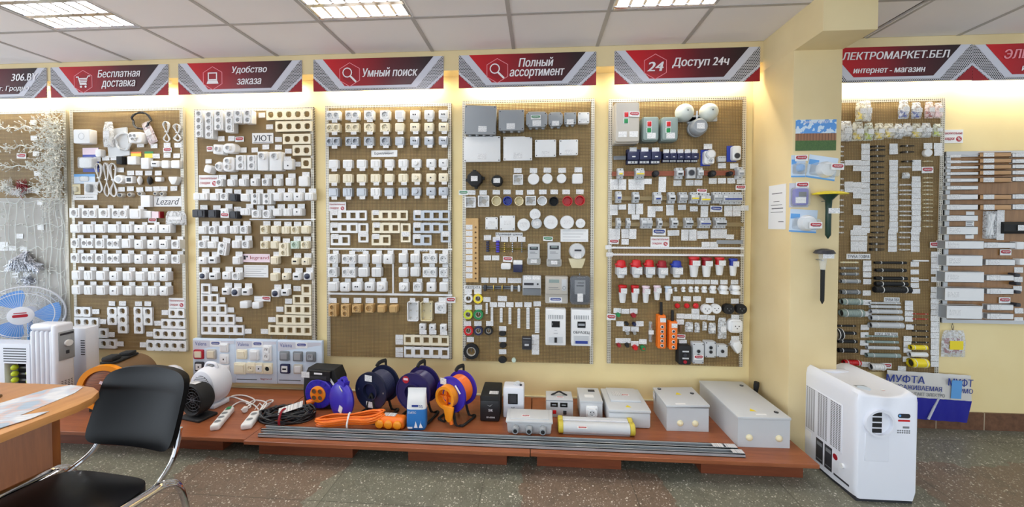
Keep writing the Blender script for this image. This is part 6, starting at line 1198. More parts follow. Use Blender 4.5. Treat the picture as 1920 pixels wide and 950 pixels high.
for i in range(n+1):
    x = W0+WW*(i+rr.uniform(-.3, .3))/n; x = min(x, -3.745); b.tube(smooth_path([(x+rr.uniform(-.016, .016), YB-.012, 1.58-1.12*j/11-rr.uniform(0, .02)) for j in range(12 if i % 3 else 9)], 3), .0018, 4)
for j in range(6): z = 1.58-.92*j/5; b.tube(smooth_path([(W0+WW*i/16, YB-.013, z-.016*abs(sin(pi*i/2.7))+rr.uniform(-.012, .012)) for i in range(17)], 3), .0022, 4)
t = th('net_light', 'white net of fairy lights hanging over the pale lower garland board', 'fairy lights', (W0, YB, 1.58), None, None, b); t.data.transform(Matrix.Translation(-Vector((W0, YB, 1.58))))
k = M('ledbulb')
for i in range(220): c = Vector((rr.uniform(0, -3.74-W0), -.014, -rr.uniform(0, 1.12))); k.cyl(c, c+Vector((rr.uniform(-.01, .01), -.012, rr.uniform(-.01, .01))), .003, 5, .0045)
pt(t, 'bulbs', k, kind='stuff')
GC = Crop(0, 200, 4.32)
def tuft(mat, n, L):
    def f(b, w, h, d):
        rr = random.Random(int(w*1e5)); b.mat(mat)
        for i in range(n): c = Vector((rr.gauss(0, w*.2), -d*rr.uniform(.1, .9), rr.gauss(0, h*.2))); e = c+Vector((rr.gauss(0, 1), rr.gauss(0, .6), rr.gauss(0, 1))).normalized()*L; e.y = min(e.y, -.004); b.cyl(c, e, .0022, 4, .0008)
        b.box(-.01, .01, -d*.5, 0, -.01, .01)
    return f
small(GC, 'tinsel_tuft', 'white tinsel tuft below the garlands at the picture edge', 'tinsel', 28, 650, 90, 110, .05, tuft('ledbulb', 160, .04)); small(GC, 'tinsel_tuft', 'dusky red tinsel tuft below the garlands', 'tinsel', 145, 640, 90, 100, .05, tuft('crimson', 110, .035)); small(GC, 'tinsel_tuft', 'white fluffy ball below the red tuft', 'tinsel', 115, 690, 95, 60, .06, tuft('paper', 240, .022))
SB = Crop(0, 420, 3.653)
def sheaf(b, w, h, d):
    rr = random.Random(3); b.mat('tinsel')
    for i in range(260): a = rr.uniform(-1, 1); s = rr.uniform(.3, 1); b.tube([(0+rr.gauss(0, .006), -.02, h*.45), (a*w*.3*s, -.02-d*rr.random()*.8, h*.1-abs(a)*.01), (a*w*.5, -.015-d*rr.random()*.6, -h*.5*s+rr.uniform(-.02, .02))], .0016, 3)
    b.box(-.006, .006, -.02, 0, h*.40, h*.46)
small(SB, 'icicle_light_bundle', 'silver bundle of icicle lights above the blue fan', 'fairy lights', 120, 260, 260, 150, .07, sheaf); small(SB, 'tinsel_tuft', 'small silver tuft between the bundle and the fan', 'tinsel', 165, 390, 110, 60, .04, tuft('tinsel', 120, .04))
tags(GC, 'the tags among the garlands', [(268, 126), (274, 254), (290, 380), (302, 540), (226, 678), (286, 680), (324, 776)], 54, 40); tags(SB, 'the tags over the net lights', [(277, 22), (135, 82), (82, 165), (160, 172), (24, 152, 60, 60), (104, 350), (180, 350)], 46, 34); sale(GC, 'among the fairy light garlands', 172, 398, 74, 44)
for i, (x0, x1, s) in enumerate(((95, 97, 1), (115, 112, 2))):
    P = [onY(x0+random.Random(s+j).uniform(-4, 4), 330+j*28, YB-.012) for j in range(11)]; o = P[0].copy(); b = M('ledwire').tube(smooth_path([p-o for p in P], 4), .003, 5); th('loose_light_string', 'loose white light cord down the garland board, %s from the fan' % ORD[1-i], 'cord', o, None, 'loose light cords', b)
# ---------------------------------------------------------------- pillar goods
def onpillar(name, label, cat, u, v, pw, ph, d, build, rot=None, group=None):
    yb = -.4205; P = onY(u, v, yb-d); kx, kz = mpp(u, v, yb-d); w, h = pw*kx, ph*kz
    b = M('white'); ps = build(b, w, h, d) or []; o = th(name, label, cat, (P.x, yb, P.z), rot, group, b)
    for p in ps:
        c = pt(o, p[0], p[1], p[2] if len(p) > 2 else (0, 0, 0))
        for s in (p[3] if len(p) > 3 else ()): pt(c, *s)
    return o
def posterf(b, w, h, d):
    b.mat('poster').box(-w/2, w/2, -d, 0, -h/2, h/2)
    return [('lettering', text('ДАЧА БЕЗ ХЛОПОТ', w*.6, h*.09, 'txt_white', .2, .01, d+.0006), (0, 0, h*.41)), ('lettering', text('БРЕНД', w*.3, h*.06, 'txt_white', .2, .01, d+.0006), (-w*.3, 0, -h*.44))]
def posterf2(b, w, h, d):
    b.mat('poster').box(-w/2, w/2, -d, 0, -h/2, h/2)
    return [('lettering', text('ДАЧА БЕЗ ХЛОПОТ', w*.62, h*.10, 'txt_white', .2, .01, d+.0006), (0, 0, h*.41))]
onpillar('poster', 'small poster of wooden fence and grass on the pillar', 'poster', 1530, 253, 76, 58, .003, posterf2)
def blist(prod, card='paleblue', bl='skyblue', pw=.5, ph=.36, tagq=True):
    def f(b, w, h, d):
        b.mat(card).box(-w/2, w/2, -.003, 0, -h/2, h/2); b.mat(bl).box(-w*.48, -w*.14, -.0034, -.003, h*.08, h*.3).box(-w/2, w/2, -.0034, -.003, -h*.5, -h*.43)
        return [('product', M(prod).lathe([(w*pw*.5, 0), (w*pw*.5, d*.3), (w*pw*.42, d*.75), (w*pw*.1, d*.95)], 22, ry=h*ph/(w*pw)), (w*.08, -.003, -h*.08)), ('blister', M('clear').slab(rrect(w*.86, h*.5, .012), 0, d, .01), (w*.02, -.003, -h*.12))]
    return f
pgp = 'blister packs on the pillar'
onpillar('blister_pack', 'small pale blue blister pack under the fence poster', 'packet', 1503, 310, 27, 42, .03, blist('skyblue'), None, pgp)
onpillar('blister_pack', 'large tilted blister pack with white dome beside the cable-tie board', 'packet', 1553, 312, 56, 44, .05, blist('paper', pw=.6, ph=.7), (0, .16, 0), pgp)
onpillar('blister_pack', 'violet blister pack below the small pale blue one', 'packet', 1505, 365, 36, 46, .035, lambda b, w, h, d: (b.mat('coldgrey').box(-w/2, w/2, -.003, 0, -h/2, h/2), [('product', M('violet').slab(rrect(w*.7, h*.7, .014), 0, d*.9, .008).mat('matblack').box(-w*.2, w*.2, -d*.92, -d*.9, 0, h*.2), (0, -.003, -h*.08)), ('price_tag', tagmesh(.057, .036), (-w*.1, -d-.001, -h*.22)), ('blister', M('clear').slab(rrect(w*.86, h*.78, .014), 0, d*.96, .008), (0, -.003, -h*.08))])[1], None, pgp)
onpillar('blister_pack', 'lowest blister pack with white dome on the pillar', 'packet', 1517, 414, 52, 44, .05, blist('paper', pw=.6, ph=.7), (0, .06, 0), pgp)
for lb, u, v, yo in (('on the small pale blue blister pack', 1503, 296, .004), ('on the tilted white dome blister pack', 1571, 312, .056), ('on the violet blister pack', 1505, 347, .004), ('on the lowest white dome blister pack', 1530, 422, .056)): sale(Crop(0, 0, 1), lb, u, v, 24, 12, yb=-.4205-yo)
def spikelamp(head, stake):
    def f(b, w, h, d):
        b.mat('steel').box(-.004, .004, -.05, 0, h*.28, h*.30)
        return [('lamp_head', M(head[0]).lathe(head[1], 24, F=lambda p, q, a: (p, -.06+q*.7, a)), (0, 0, h*.42)), ('stake', stake(w, h), (0, -.05, 0)), ('price_tag', tagmesh(.06, .03), (.005, -.085, h*.08 if head[0] == 'yellow' else h*.38), )]
    return f
onpillar('garden_light', 'yellow-topped solar spike light hooked at the pillar edge', 'garden light', 1566, 402, 60, 92, .10, spikelamp(('yellow', [(.09, 0), (.092, .006), (.06, .016), (.02, .02)]), lambda w, h: M('darkgreen').lathe([(.002, -h*.5), (.014, -h*.42), (.014, h*.1), (.017, h*.3), (.045, h*.42)], 10, F=lambda p, q, a: (p, q, a))))
onpillar('garden_light', 'black solar spike light hanging below the yellow one', 'garden light', 1555, 520, 44, 106, .10, spikelamp(('dark', [(.045, -.004), (.058, .0), (.045, .018), (.016, .026)]), lambda w, h: M('matblack').lathe([(.002, -h*.5), (.010, -h*.44), (.011, h*.12)], 8, F=lambda p, q, a: (p, q, a)).mat('clear').lathe([(.013, h*.12), (.022, h*.40)], 14, F=lambda p, q, a: (p, q, a))))
# notice on the side face of the pillar
P = onX(1457, 388, 1.4985); Pa = onX(1441, 388, 1.4985); Pb = onX(1473, 388, 1.4985); hh = (onX(1457, 346, 1.4985)-onX(1457, 429, 1.4985)).z; ww = abs(Pa.y-Pb.y)
t = th('paper_notice', 'white printed notice on the lit side of the pillar', 'notice', (P.x, P.y, P.z), (0, 0, -pi/2), None, M('paper').box(-ww/2, ww/2, -.0015, 0, -hh/2, hh/2)); pt(t, 'printed_lines', M('txt_dark').box(-ww*.3, ww*.3, -.002, -.0016, hh*.30, hh*.315).box(-ww*.2, ww*.15, -.002, -.0016, hh*.12, hh*.13).box(-ww*.36, ww*.3, -.002, -.0016, hh*.04, hh*.05).box(-ww*.3, ww*.36, -.002, -.0016, -hh*.04, -hh*.022).box(-ww*.36, ww*.36, -.002, -.0016, -hh*.12, -hh*.11).box(ww*.1, ww*.4, -.002, -.0016, -hh*.34, -hh*.325))
# packet and long packing film on the far wall
small(Crop(0, 0, 1), 'fitting_bag', 'clear bag with yellow label hanging on the wall under the trunking board', 'bag', 1792, 645, 46, 50, .03, lambda b, w, h, d: (bagf('bag', None)(b, w, h, d), [('contents', M('crimson').rbox(-w*.36, w*.36, -d*.6, -d*.3, -h*.36, h*.2, .006)), ('label_card', M('yellow').box(-w*.25, w*.3, -d-.002, -d, -h*.2, h*.12)), ('loop', M('dark').tube([(0, -.01, h*.48), (.008, -.008, h*.62), (0, -.006, h*.74), (-.008, -.008, h*.62), (0, -.01, h*.48)], .0015, 5))])[1], None, None, -.001)
yb = -.035; Pm = onY(1737, 742, yb); kx, kz = mpp(1737, 742, yb); fw_, fh_ = 156*kx, 88*kz
t = th('film_pack', 'long pack of shrink sleeves in grey and blue printed film', 'packet', (Pm.x, yb, Pm.z), (0, radians(2.4), 0))
b = M('film'); N = 24
for mt, z0, z1 in (('film', -.02*fh_, fh_/2), ('filmblue', -fh_/2, -.02*fh_)):
    b.mat(mt); vs = []; fs = []
    for i in range(N+1):
        for j in range(5): x = -fw_/2+fw_*i/N; z = z0+(z1-z0)*j/4; vs.append((x, -.02*cos(pi*(z/fh_)*.9)-.003*sin(i*1.7+j), z))
    for i in range(N):
        for j in range(4): fs.append((i*5+j, (i+1)*5+j, (i+1)*5+j+1, i*5+j+1))
    b.add(vs, fs)
b.mat('film').box(-fw_/2, fw_/2, .0, .034, -fh_*.3, fh_*.3)
pt(t, 'film_sleeve', b); pt(t, 'lettering', text('МУФТ', fw_*.29, fh_*.17, 'txt_blue', 0, .02, .026), (fw_*.345, 0, fh_*.36)); pt(t, 'lettering', text('ТЕРМО', fw_*.25, fh_*.10, 'txt_blue', 0, .012, .026), (fw_*.37, 0, fh_*.19)); pt(t, 'lettering', text('МУФТА', fw_*.46, fh_*.17, 'txt_blue', 0, .02, .026), (-fw_*.31, 0, fh_*.36)); pt(t, 'lettering', text('УСАЖИВАЕМАЯ', fw_*.56, fh_*.10, 'txt_blue', 0, .012, .026), (-fw_*.15, 0, fh_*.19)); pt(t, 'lettering', text('КОНТАКТ ЭЛЕКТРО', fw_*.46, fh_*.07, 'txt_grey', 0, .006, .026), (-fw_*.06, 0, fh_*.06))
pt(t, 'tape_strip', M('milky').box(-.006, .006, -.024, -.018, -fh_*.46, fh_*.2), (fw_*.10, 0, -.01), (0, .35, 0)); pt(t, 'blue_tag', M('skyblue').box(-fw_*.06, fw_*.06, -.028, -.026, -fh_*.2, fh_*.18), (fw_*.30, 0, fh_*.22))

# ================================================================ display platforms
PZ = .13
def platform(label, x0, x1, yf, blocks):
    t = th('display_platform', label, 'platform', ((x0+x1)/2, yf, 0), None, 'low wooden display platforms'); c = (x0+x1)/2
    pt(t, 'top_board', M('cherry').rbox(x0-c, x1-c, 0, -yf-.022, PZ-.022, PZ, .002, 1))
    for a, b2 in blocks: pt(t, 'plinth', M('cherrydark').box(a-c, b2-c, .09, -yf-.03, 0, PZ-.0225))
platform('wooden platform with power strips, behind the black chair', -4.3, -1.716, -.682, ((-4.2, -3.4), (-3.118, -1.936)))
platform('wooden platform with cable reels, middle one', -1.712, -.040, -.700, ((-1.687, -1.10), (-.76, -.176)))
platform('wooden platform with grey boxes, ending at the air conditioner', -.036, 1.49, -.694, ((0, .479), (.92, 1.467)))
def on(u, v, z=PZ): return onZ(u, v, z)
def FX(P): return Matrix.Translation(P)

# galvanised rails
rg = 'long galvanised rails'
for i, (x0, x1, y, lb) in enumerate(((-1.655, 1.13, -.636, 'front one'), (-1.675, 1.118, -.585, 'back one'))):
    L = x1-x0; hw = .023; b = M('galv'); b.box(0, L, -hw, hw, 0, .003).box(0, L, -hw, -hw+.003, 0, .020).box(0, L, hw-.003, hw, 0, .020).box(0, L, -hw, -hw+.010, .017, .020).box(0, L, hw-.010, hw, .017, .020)
    t = th('metal_rail', 'long galvanised steel rail on the platforms, %s of two' % lb, 'rail', (x0, y, PZ+.0005), None, rg, b)
    for k in range(2 if i else 1): pt(t, 'price_tag', M('tag').box(-.03, .03, -.018, .018, 0, .001), (L-.03-.07*k, 0, .0215))
# cable reels
def reel_stand(R, z0, dep, mat='matblack'):
    b = M(mat); w = R*.75
    for y in (-dep*.6, dep*.6): b.tube(smooth_path([(-w, y, .008), (-w*.5, y, .008), (0, y*.85, z0-.02), (w*.5, y, .008), (w, y, .008)], 6), .008, 8)
    for s in (-1, 1): b.tube(smooth_path([(s*w, -dep*.6, .008), (s*w*1.15, -dep*.5, .008), (s*w*1.15, dep*.5, .008), (s*w, dep*.6, .008)], 4), .008, 8)
    return b
def reel(label, u, v, yc, R, dep, col, wound, hub, rz, extra=None):
    P = onY(u, v, yc); z0 = P.z-PZ; t = th('cable_reel', label, 'cable reel', (P.x, P.y+dep/2, PZ+.0015), (0, 0, rz), 'cable reels')
    fl = lambda: M(col).lathe([(R*.5, -.004), (R*.92, -.005), (R, -.006), (R, .006), (R*.92, .005), (R*.5, .004)], 36)
    q = pt(t, 'front_flange', M(col).ring(ngon(R, 36), ngon(R*.46, 36), -.006, .006).ring(ngon(R, 36), ngon(R*.94, 36), .006, .010), (0, -dep/2, z0)); pt(t, 'back_flange', fl(), (0, dep/2, z0))
    b = M(wound); prof = []
    for i in range(27): a = -dep/2+.006+(dep-.012)*i/26; prof.append((R*.80*(1 if i % 2 else .965), a))
    b.lathe(prof, 32); pt(t, 'wound_cable', b, (0, 0, z0))
    pt(t, 'hub', M(hub).ring(ngon(R*.47, 28), ngon(R*.42, 28), -.03, .022, floor=-.028), (0, -dep/2, z0))
    pt(t, 'stand', reel_stand(R, z0, dep)); b = M('matblack').tube(smooth_path([(0, dep*.62, z0), (0, dep*.62, z0+R+.012), (0, dep*.55, z0+R+.03), (0, dep*.1, z0+R+.035), (0, -dep*.1, z0+R+.02)], 5), .008, 8, flat=1.6); pt(t, 'handle', b)
    if extra: extra(t, z0, R, dep)
    return t
def ex2(t, z0, R, dep):
    pt(t, 'price_tag', M('tag').box(-.028, .028, -.001, 0, -.02, .02), (-.015, -dep/2-.0105, z0+R*.68)); pt(t, 'price_tag', M('tag').box(-.028, .028, -.001, 0, -.02, .02), (-.005, -dep/2-.0105, z0-R*.72))
    for x in (-1, 1): pt(t, 'mounting_screw', M('steel').slab(ngon(.006, 10), 0, .002), (x*R*.80, -dep/2-.006, z0))
reel('dark blue cable reel with two price tags', 701, 733, -.40, .122, .13, 'darkblue', 'navy', 'darkblue', -.27, ex2)
def ex3(t, z0, R, dep):
    q = pt(t, 'round_label', M('redink').slab(ngon(.024, 20), 0, .001).mat('pink').box(-.016, .016, -.0014, -.001, -.004, .010), (-R*.42, -dep/2-.0065, z0+R*.62))
reel('dark violet cable reel with round red label, behind the blue bag', 779, 735, -.42, .122, .13, 'deepviolet', 'deepviolet', 'deepviolet', -.22, ex3)
def ex4(t, z0, R, dep):
    b = M('amber').ring(ngon(.072, 26), ngon(.054, 26), 0, .05, floor=.012); q = pt(t, 'socket_cover', b, (-.012, -dep/2-.006, z0-.006)); pt(q, 'rib', M('orange').cyl((0, -.014, 0), (0, -.04, 0), .014, 10).box(-.05, .05, -.03, -.014, -.004, .004).box(-.004, .004, -.03, -.014, -.05, .05))
    pt(t, 'cover_flap', M('amber').slab([(-.04, .0), (.04, 0), (.025, -.085), (.0, -.1), (-.02, -.085)], 0, .012, .003), (.02, -dep/2-.05, z0-.05)); pt(t, 'price_tag', M('tag').box(-.024, .024, -.001, 0, -.02, .02), (-.055, -dep/2-.011, z0+R*.68)); pt(t, 'plug', M('orange').tube([(.03, -dep/2-.05, z0-.12), (.04, -dep/2-.05, z0-.16)], .012, 10)); pt(t, 'edge_label', M('paper').box(-.006, .006, -.001, 0, -.03, .03), (R*.52, -dep/2-.0105, z0+R*.4), (0, -.7, 0))
reel('violet cable reel with orange cable and orange socket cover', 853, 740, -.42, .112, .12, 'violet', 'orange', 'violet', -.42, ex4)
# reel in a black case
P = on(600, 768); t = th('cable_reel', 'black-cased cable reel with violet disc and orange sockets', 'cable reel', (P.x, P.y+.06, PZ), (0, 0, -.08), 'cable reels')
b = M('matblack'); ol = [(-.125, 0), (.125, 0), (.135, .12), (.13, .21), (.10, .275), (-.10, .275), (-.13, .21), (-.135, .12)]
b.slab(ol, -.055, .045, .012); pt(t, 'case', b); b = M('black').box(-.085, .085, -.068, -.045, .205, .268).mat('dark').box(-.06, .06, -.070, -.068, .215, .235).mat('txt_white').box(-.03, .03, -.0705, -.070, .246, .258); pt(t, 'handle', b)
zc = .113; pt(t, 'drum', M('violet').lathe([(.102, 0), (.102, .018), (.096, .024), (.055, .024)], 36), (0, -.046, zc))
q = pt(t, 'socket_plate', M('amber').lathe([(.056, 0), (.056, .008), (.052, .011)], 30), (0, -.069, zc))
for x in (-1, 1):
    for z in (-1, 1): pt(q, 'socket', cached(('reelsocket',), lambda: M('orange').ring(ngon(.020, 18), ngon(.016, 18), 0, .004).mat('brown').slab(ngon(.016, 18), 0, .001)), (x*.022, -.011, z*.022))
for i in range(14): a = 2*pi*i/14; pt(t, 'drum_rib', cached(('drumrib',), lambda: M('blue').box(-.010, .010, -.003, 0, -.0025, .0025)), (.080*cos(a), -.0695, zc+.080*sin(a)), (0, -a, 0))
pt(t, 'price_tag', M('tag').box(-.03, .03, -.001, 0, -.02, .02), (-.095, -.069, .24)); pt(t, 'edge_label', M('paper').box(-.007, .007, -.001, 0, -.035, .035), (.088, -.0575, .205), (0, -.6, 0))
# violet saucer reel
P = onY(639, 750, -.42); t = th('cable_reel', 'round violet saucer reel leaning beside the black-cased reel', 'cable reel', (P.x, P.y+.01, PZ+.121), (-.06, .10, -.50), 'cable reels')
pt(t, 'shell', M('violet').lathe([(.04, .034), (.09, .028), (.110, .016), (.118, 0), (.110, -.016), (.09, -.028), (.04, -.034)], 40).box(-.118*.3, .118*.3, -.02, .02, .10, .128))
pt(t, 'price_tag', M('tag').box(-.018, .018, -.001, 0, -.022, .022), (.045, -.0335, -.035), (0, .2, 0)); pt(t, 'price_tag', M('tag').box(-.022, .022, -.001, 0, -.012, .012), (.02, -.0295, .085), (.3, .5, 0)); pt(t, 'hanging_eye', M('violet').ring(ngon(.028, 18), ngon(.014, 18), -.012, .012), (0, 0, .125))
# coiled cables
def floor_coil(mat, rx, ry, n, tr, lift, seed):
    rr = random.Random(seed); P = []
    for i in range(n*22): a = 2*pi*i/22; k = .84+.16*sin(i*.131)+rr.uniform(-.012, .012); P.append((rx*k*cos(a), ry*k*sin(a), tr+lift*(.5+.5*sin(i*.37))*(.6+.4*rr.random())))
    return M(mat).tube(P, tr, 6)
P = on(553, 782); t = th('cable_coil', 'black cable coil with red strap on the middle platform', 'cable', (P.x-.035, P.y-.02, PZ), (0, 0, .1), 'floor cable coils', floor_coil('black', .175, .085, 15, .0055, .06, 4)); pt(t, 'strap', M('crimson').tube(smooth_path([(0, -.094, .004), (0, -.098, .04), (0, -.07, .082), (0, -.02, .078), (0, 0, .05)], 4), .007, 6, flat=.4)); pt(t, 'price_tag', M('tag').box(-.07, .07, -.03, .03, 0, .001), (.03, -.02, .082), (.25, -.2, .35)); pt(t, 'plug', M('orange').cyl((.07, .10, .05), (.12, .13, .06), .02, 12))
P = on(660, 797); rr = random.Random(9); Q2 = []
for i in range(13):
    z = .008+.05*rr.random(); s = .028+.030*rr.random()
    Q2 += [(-.19-rr.uniform(0, .025), rr.uniform(-.01, .01), z), (-.13, -s, z+.01), (0, -s*.5, z+.012), (.13, -s, z+.02), (.20+rr.uniform(0, .02), rr.uniform(-.02, .02), z+.035), (.13, s, z+.03), (0, s*.5, z+.015), (-.13, s, z+.008)]
t = th('cable_hank', 'orange cable hank tied with a white strap', 'cable', (P.x-.008, P.y-.012, PZ), (0, 0, .12), 'floor cable coils', M('orange').tube(smooth_path(Q2, 3), .0055, 6)); pt(t, 'strap', M('paper').tube(smooth_path([(0, -.042, .004), (0, -.046, .04), (0, 0, .085), (0, .046, .04), (0, .042, .004)], 5), .006, 6, flat=.4))
P = on(727, 803); t = th('socket_block', 'orange four-way socket block lying beside the orange hank', 'socket block', (P.x+.012, P.y+.025, PZ), (0, 0, -.06)); pt(t, 'body', M('orange').rbox(-.095, .095, -.035, .035, 0, .07, .02, 3))
for i in range(3): pt(t, 'socket_lid', M('amber').lathe([(.026, 0), (.026, .010), (.02, .014)], 18), (-.058+.058*i, -.034, .033))
pt(t, 'price_tag', M('tag').box(-.04, .04, -.02, .02, 0, .001), (-.01, .008, .071)); pt(t, 'cable', M('orange').tube(smooth_path([(-.09, 0, .03), (-.14, .01, .015), (-.19, .02, .012)], 4), .006, 6))
# blue and white mortar bag
P = on(780, 806); t = th('powder_bag', 'small upright bag, white above and blue below', 'bag', (P.x, P.y+.02, PZ), (-.03, 0, .05))
b = M('film'); ws = [(.052, .022, 0), (.060, .030, .02), (.060, .032, .06), (.060, .030, .125)]; 
b.mat('sackblue').loft([[(x*w, y*d, z) for x, y in rrect(2, 2, .5, 3)] for w, d, z in [(.052, .022, 0), (.060, .030, .02), (.060, .032, .06), (.0595, .030, .130)]]); b.mat('paper').loft([[(x*w, y*d, z) for x, y in rrect(2, 2, .5, 3)] for w, d, z in [(.0595, .030, .130), (.058, .026, .17), (.056, .016, .21), (.056, .004, .225), (.057, .002, .252)]])
pt(t, 'sack', b); pt(t, 'printed_logo', M('txt_blue').box(-.02, .02, -.001, 0, -.006, .006), (-.005, -.0305, .152)); pt(t, 'lettering', text('ГИПС', .05, .014, 'txt_white', 0, .01, 0), (-.022, -.0326, .112)); pt(t, 'lettering', text('35', .022, .016, 'txt_blue', 0, .01, 0), (.03, -.0285, .148)); pt(t, 'printed_figure', M('txt_white').add([(.02, 0, -.04), (.035, 0, .01), (.03, 0, -.01), (.045, 0, -.04)], [(0, 1, 2, 3)]).add([(-.01, 0, -.04), (0, 0, 0), (.012, 0, -.04)], [(0, 1, 2)]).box(-.05, -.02, -.0005, 0, -.045, -.035), (0, -.0326, .06))

# boxed equipment; b-local origin front-left-bottom of the front face
def equip(name, label, cat, u, v, w, d, h, rz=0, group=None):
    P = on(u, v); return th(name, label, cat, (P.x, P.y, PZ), (0, 0, rz), group)
t = equip('power_supply', 'black upright backup power unit beside the orange reel', 'power supply', 900, 789, .125, .22, .17); w = .125; h = .165; d = .22
pt(t, 'case', M('matblack').rbox(0, w, 0, d, 0, h, .008)); pt(t, 'front_panel', M('black').rbox(.004, w-.004, -.006, .002, .006, h-.03, .004)); pt(t, 'lettering', text('SVK', .028, .016, 'txt_white', 0, .02, 0), (.07, -.0066, .075)); pt(t, 'lettering', text('BX-650HB', .052, .010, 'txt_white', 0, .01, 0), (.07, -.0066, .03)); pt(t, 'price_tag', M('tag').box(-.03, .03, -.022, .022, 0, .001), (.085, .05, h+.0005)); pt(t, 'printed_logo', M('txt_grey').add([(-.02, 0, 0), (0, 0, -.012), (.02, 0, .008), (0, 0, -.004)], [(0, 1, 2, 3)]), (.065, -.0066, .11))
t = equip('voltage_stabilizer', 'white upright voltage stabilizer with dark display', 'stabilizer', 943, 783, .13, .12, .21); w = .138; h = .2; d = .11
pt(t, 'case', M('acwhite').rbox(0, w, 0, d, 0, h, .012)); q = pt(t, 'display', M('glassdark').rbox(-.032, .032, -.004, .001, -.034, .034, .003), (.065, 0, .128)); pt(q, 'screen', M('dark').box(-.024, .024, -.0046, -.004, -.026, .026)); pt(t, 'lettering', text('A-P', .022, .010, 'txt_dark', 0, .01, 0), (.065, -.0006, .07)); pt(t, 'knob', M('dark').cyl((0, 0, 0), (0, 0, .008), .008, 12), (.115, .04, h)); pt(t, 'wire_bundle', floor_coil('milky', .022, .014, 4, .002, .02, 6), (.09, .05, h))
t = equip('voltage_stabilizer', 'grey voltage stabilizer with two meters and carrying handle', 'stabilizer', 1024, 781, .178, .14, .115); w = .176; h = .115; d = .135
pt(t, 'case', M('lightgrey').rbox(0, w, 0, d, 0, h, .004)); 
for x in (.052, .115): pt(t, 'meter_window', M('glassdark').box(-.024, .024, -.003, 0, -.014, .014).mat('grey').box(-.014, .014, -.0035, -.003, -.003, .003), (x, 0, .083))
pt(t, 'switch', M('red').rbox(-.011, .011, -.006, 0, -.012, .012, .002), (.055, 0, .035)); pt(t, 'switch', M('dark').rbox(-.011, .011, -.005, 0, -.013, .013, .002), (.122, 0, .033)); pt(t, 'handle', M('matblack').tube(smooth_path([(.035, .07, h), (.06, .07, h+.012), (.088, .07, h+.025), (.116, .07, h+.012), (.141, .07, h)], 5), .005, 8, flat=1.6)); pt(t, 'edge_trim', M('midgrey').box(0, w, -.002, .003, h-.006, h-.003))
sale(Crop(0, 0, 1), 'lying on the grey stabilizer with handle', 1049, 743, 20, 8, yb=-.25) if False else None
t = equip('socket_housing', 'grey metal box with one white socket on its front', 'socket box', 1088, 787, .145, .2, .125); w = .142; h = .125; d = .2
pt(t, 'case', M('lightgrey').rbox(0, w, 0, d, 0, h, .003)); pt(t, 'lid_edge', M('lightgrey').rbox(-.002, w+.002, -.002, d, h-.012, h+.001, .002)); q = pt(t, 'socket', M('white').slab(rrect(.074, .072, .006), 0, .014, .004), (.073, 0, .06)); pt(q, 'socket_insert', insert_mesh('white', .056, .019), (0, -.028, 0)); pt(t, 'label', M('paper').box(-.03, .03, -.02, .02, 0, .001), (.065, .07, h+.0012)); pt(t, 'breaker_window', M('dark').box(-.022, .022, -.012, .012, 0, .004), (.09, .15, h+.001))
t = equip('distribution_box', 'light grey plastic distribution box with raised door and yellow warning mark', 'distribution box', 1141, 801, .255, .31, .12); w = .258; h = .115; d = .31
pt(t, 'case', M('lightgrey').rbox(0, w, 0, d, 0, h-.02, .012)); pt(t, 'lid', M('lightgrey').rbox(-.003, w+.003, -.003, d, h-.022, h, .010)); q = pt(t, 'door', M('lightgrey').rbox(.03, w-.03, .10, d-.02, h-.002, h+.014, .008)); pt(t, 'warning_mark', M('yellow').add([(-.02, -.012, 0), (.02, -.012, 0), (0, .016, 0)], [(0, 1, 2)]), (w*.5, .045, h+.0008)); pt(q, 'price_tag', M('tag').box(-.035, .035, -.03, .03, 0, .001), (.09, .19, h+.0146))
def metalbox(label, u, v, w, d, h, rz, ajar):
    t = equip('metal_enclosure', label, 'enclosure', u, v, w, d, h, rz, 'grey metal enclosures'); pt(t, 'case', M('lightgrey').box(0, w, 0, d, 0, h-.002))
    q = pt(t, 'door', M('lightgrey').rbox(-.004, w+.004, -.004, d+.004, 0, .014, .002), (0, 0, h-.001), (0, ajar, 0))
    for x, y in ((.86, .12), (.86, .86)) if not ajar else ((.86, .62), (.12, .9)): pt(q, 'lock', M('black').cyl((0, 0, 0), (0, 0, .004), .012, 16).mat('grey').box(-.007, .007, -.002, .002, .004, .006), (x*w, y*d, .014))
    pt(q, 'warning_mark', M('yellow').add([(-.02, -.014, 0), (.02, -.014, 0), (0, .018, 0)], [(0, 1, 2)]), (w*(.5 if ajar else .42), d*(.62 if ajar else .16), .0148))
    pt(q, 'label', M('paper').rbox(-.03, .03, -.008, .008, 0, .001, .0004), (w*(.35 if ajar else .5), d*.06, .0145))
    for x in (.32, .68) if ajar else (.22, .79): pt(t, 'knockout_cap', cached(('knock',), lambda: M('ivory').lathe([(.019, 0), (.019, .003), (.015, .010), (.006, .015)], 20)), (x*w, 0, h*.34))
    return t
t = metalbox('smaller grey metal box with its door slightly ajar', 1250, 807, .252, .25, .145, .02, -.035)
pt(t, 'hanging_tag', M('tag').box(-.001, 0, -.02, .02, -.03, .02), (-.006, .22, .12))
metalbox('largest grey metal box at the end of the platform', 1383, 837, .287, .49, .162, .015, 0)
t = equip('gland_box', 'grey junction box with three cable glands in front', 'junction box', 948, 813, .28, .16, .09); w = .285; h = .088; d = .155
pt(t, 'case', M('lightgrey').loft([[(x, y, z) for x, y in ((.012+e, .008+e), (w-.012-e, .008+e), (w-.012-e, d-.008-e), (.012+e, d-.008-e))] for z, e in ((0, .006), (.012, 0), (h-.02, -.004))])); pt(t, 'lid', M('lightgrey').rbox(0, w, 0, d, h-.022, h-.006, .006).rbox(.022, w-.022, .022, d-.022, h-.008, h, .004))
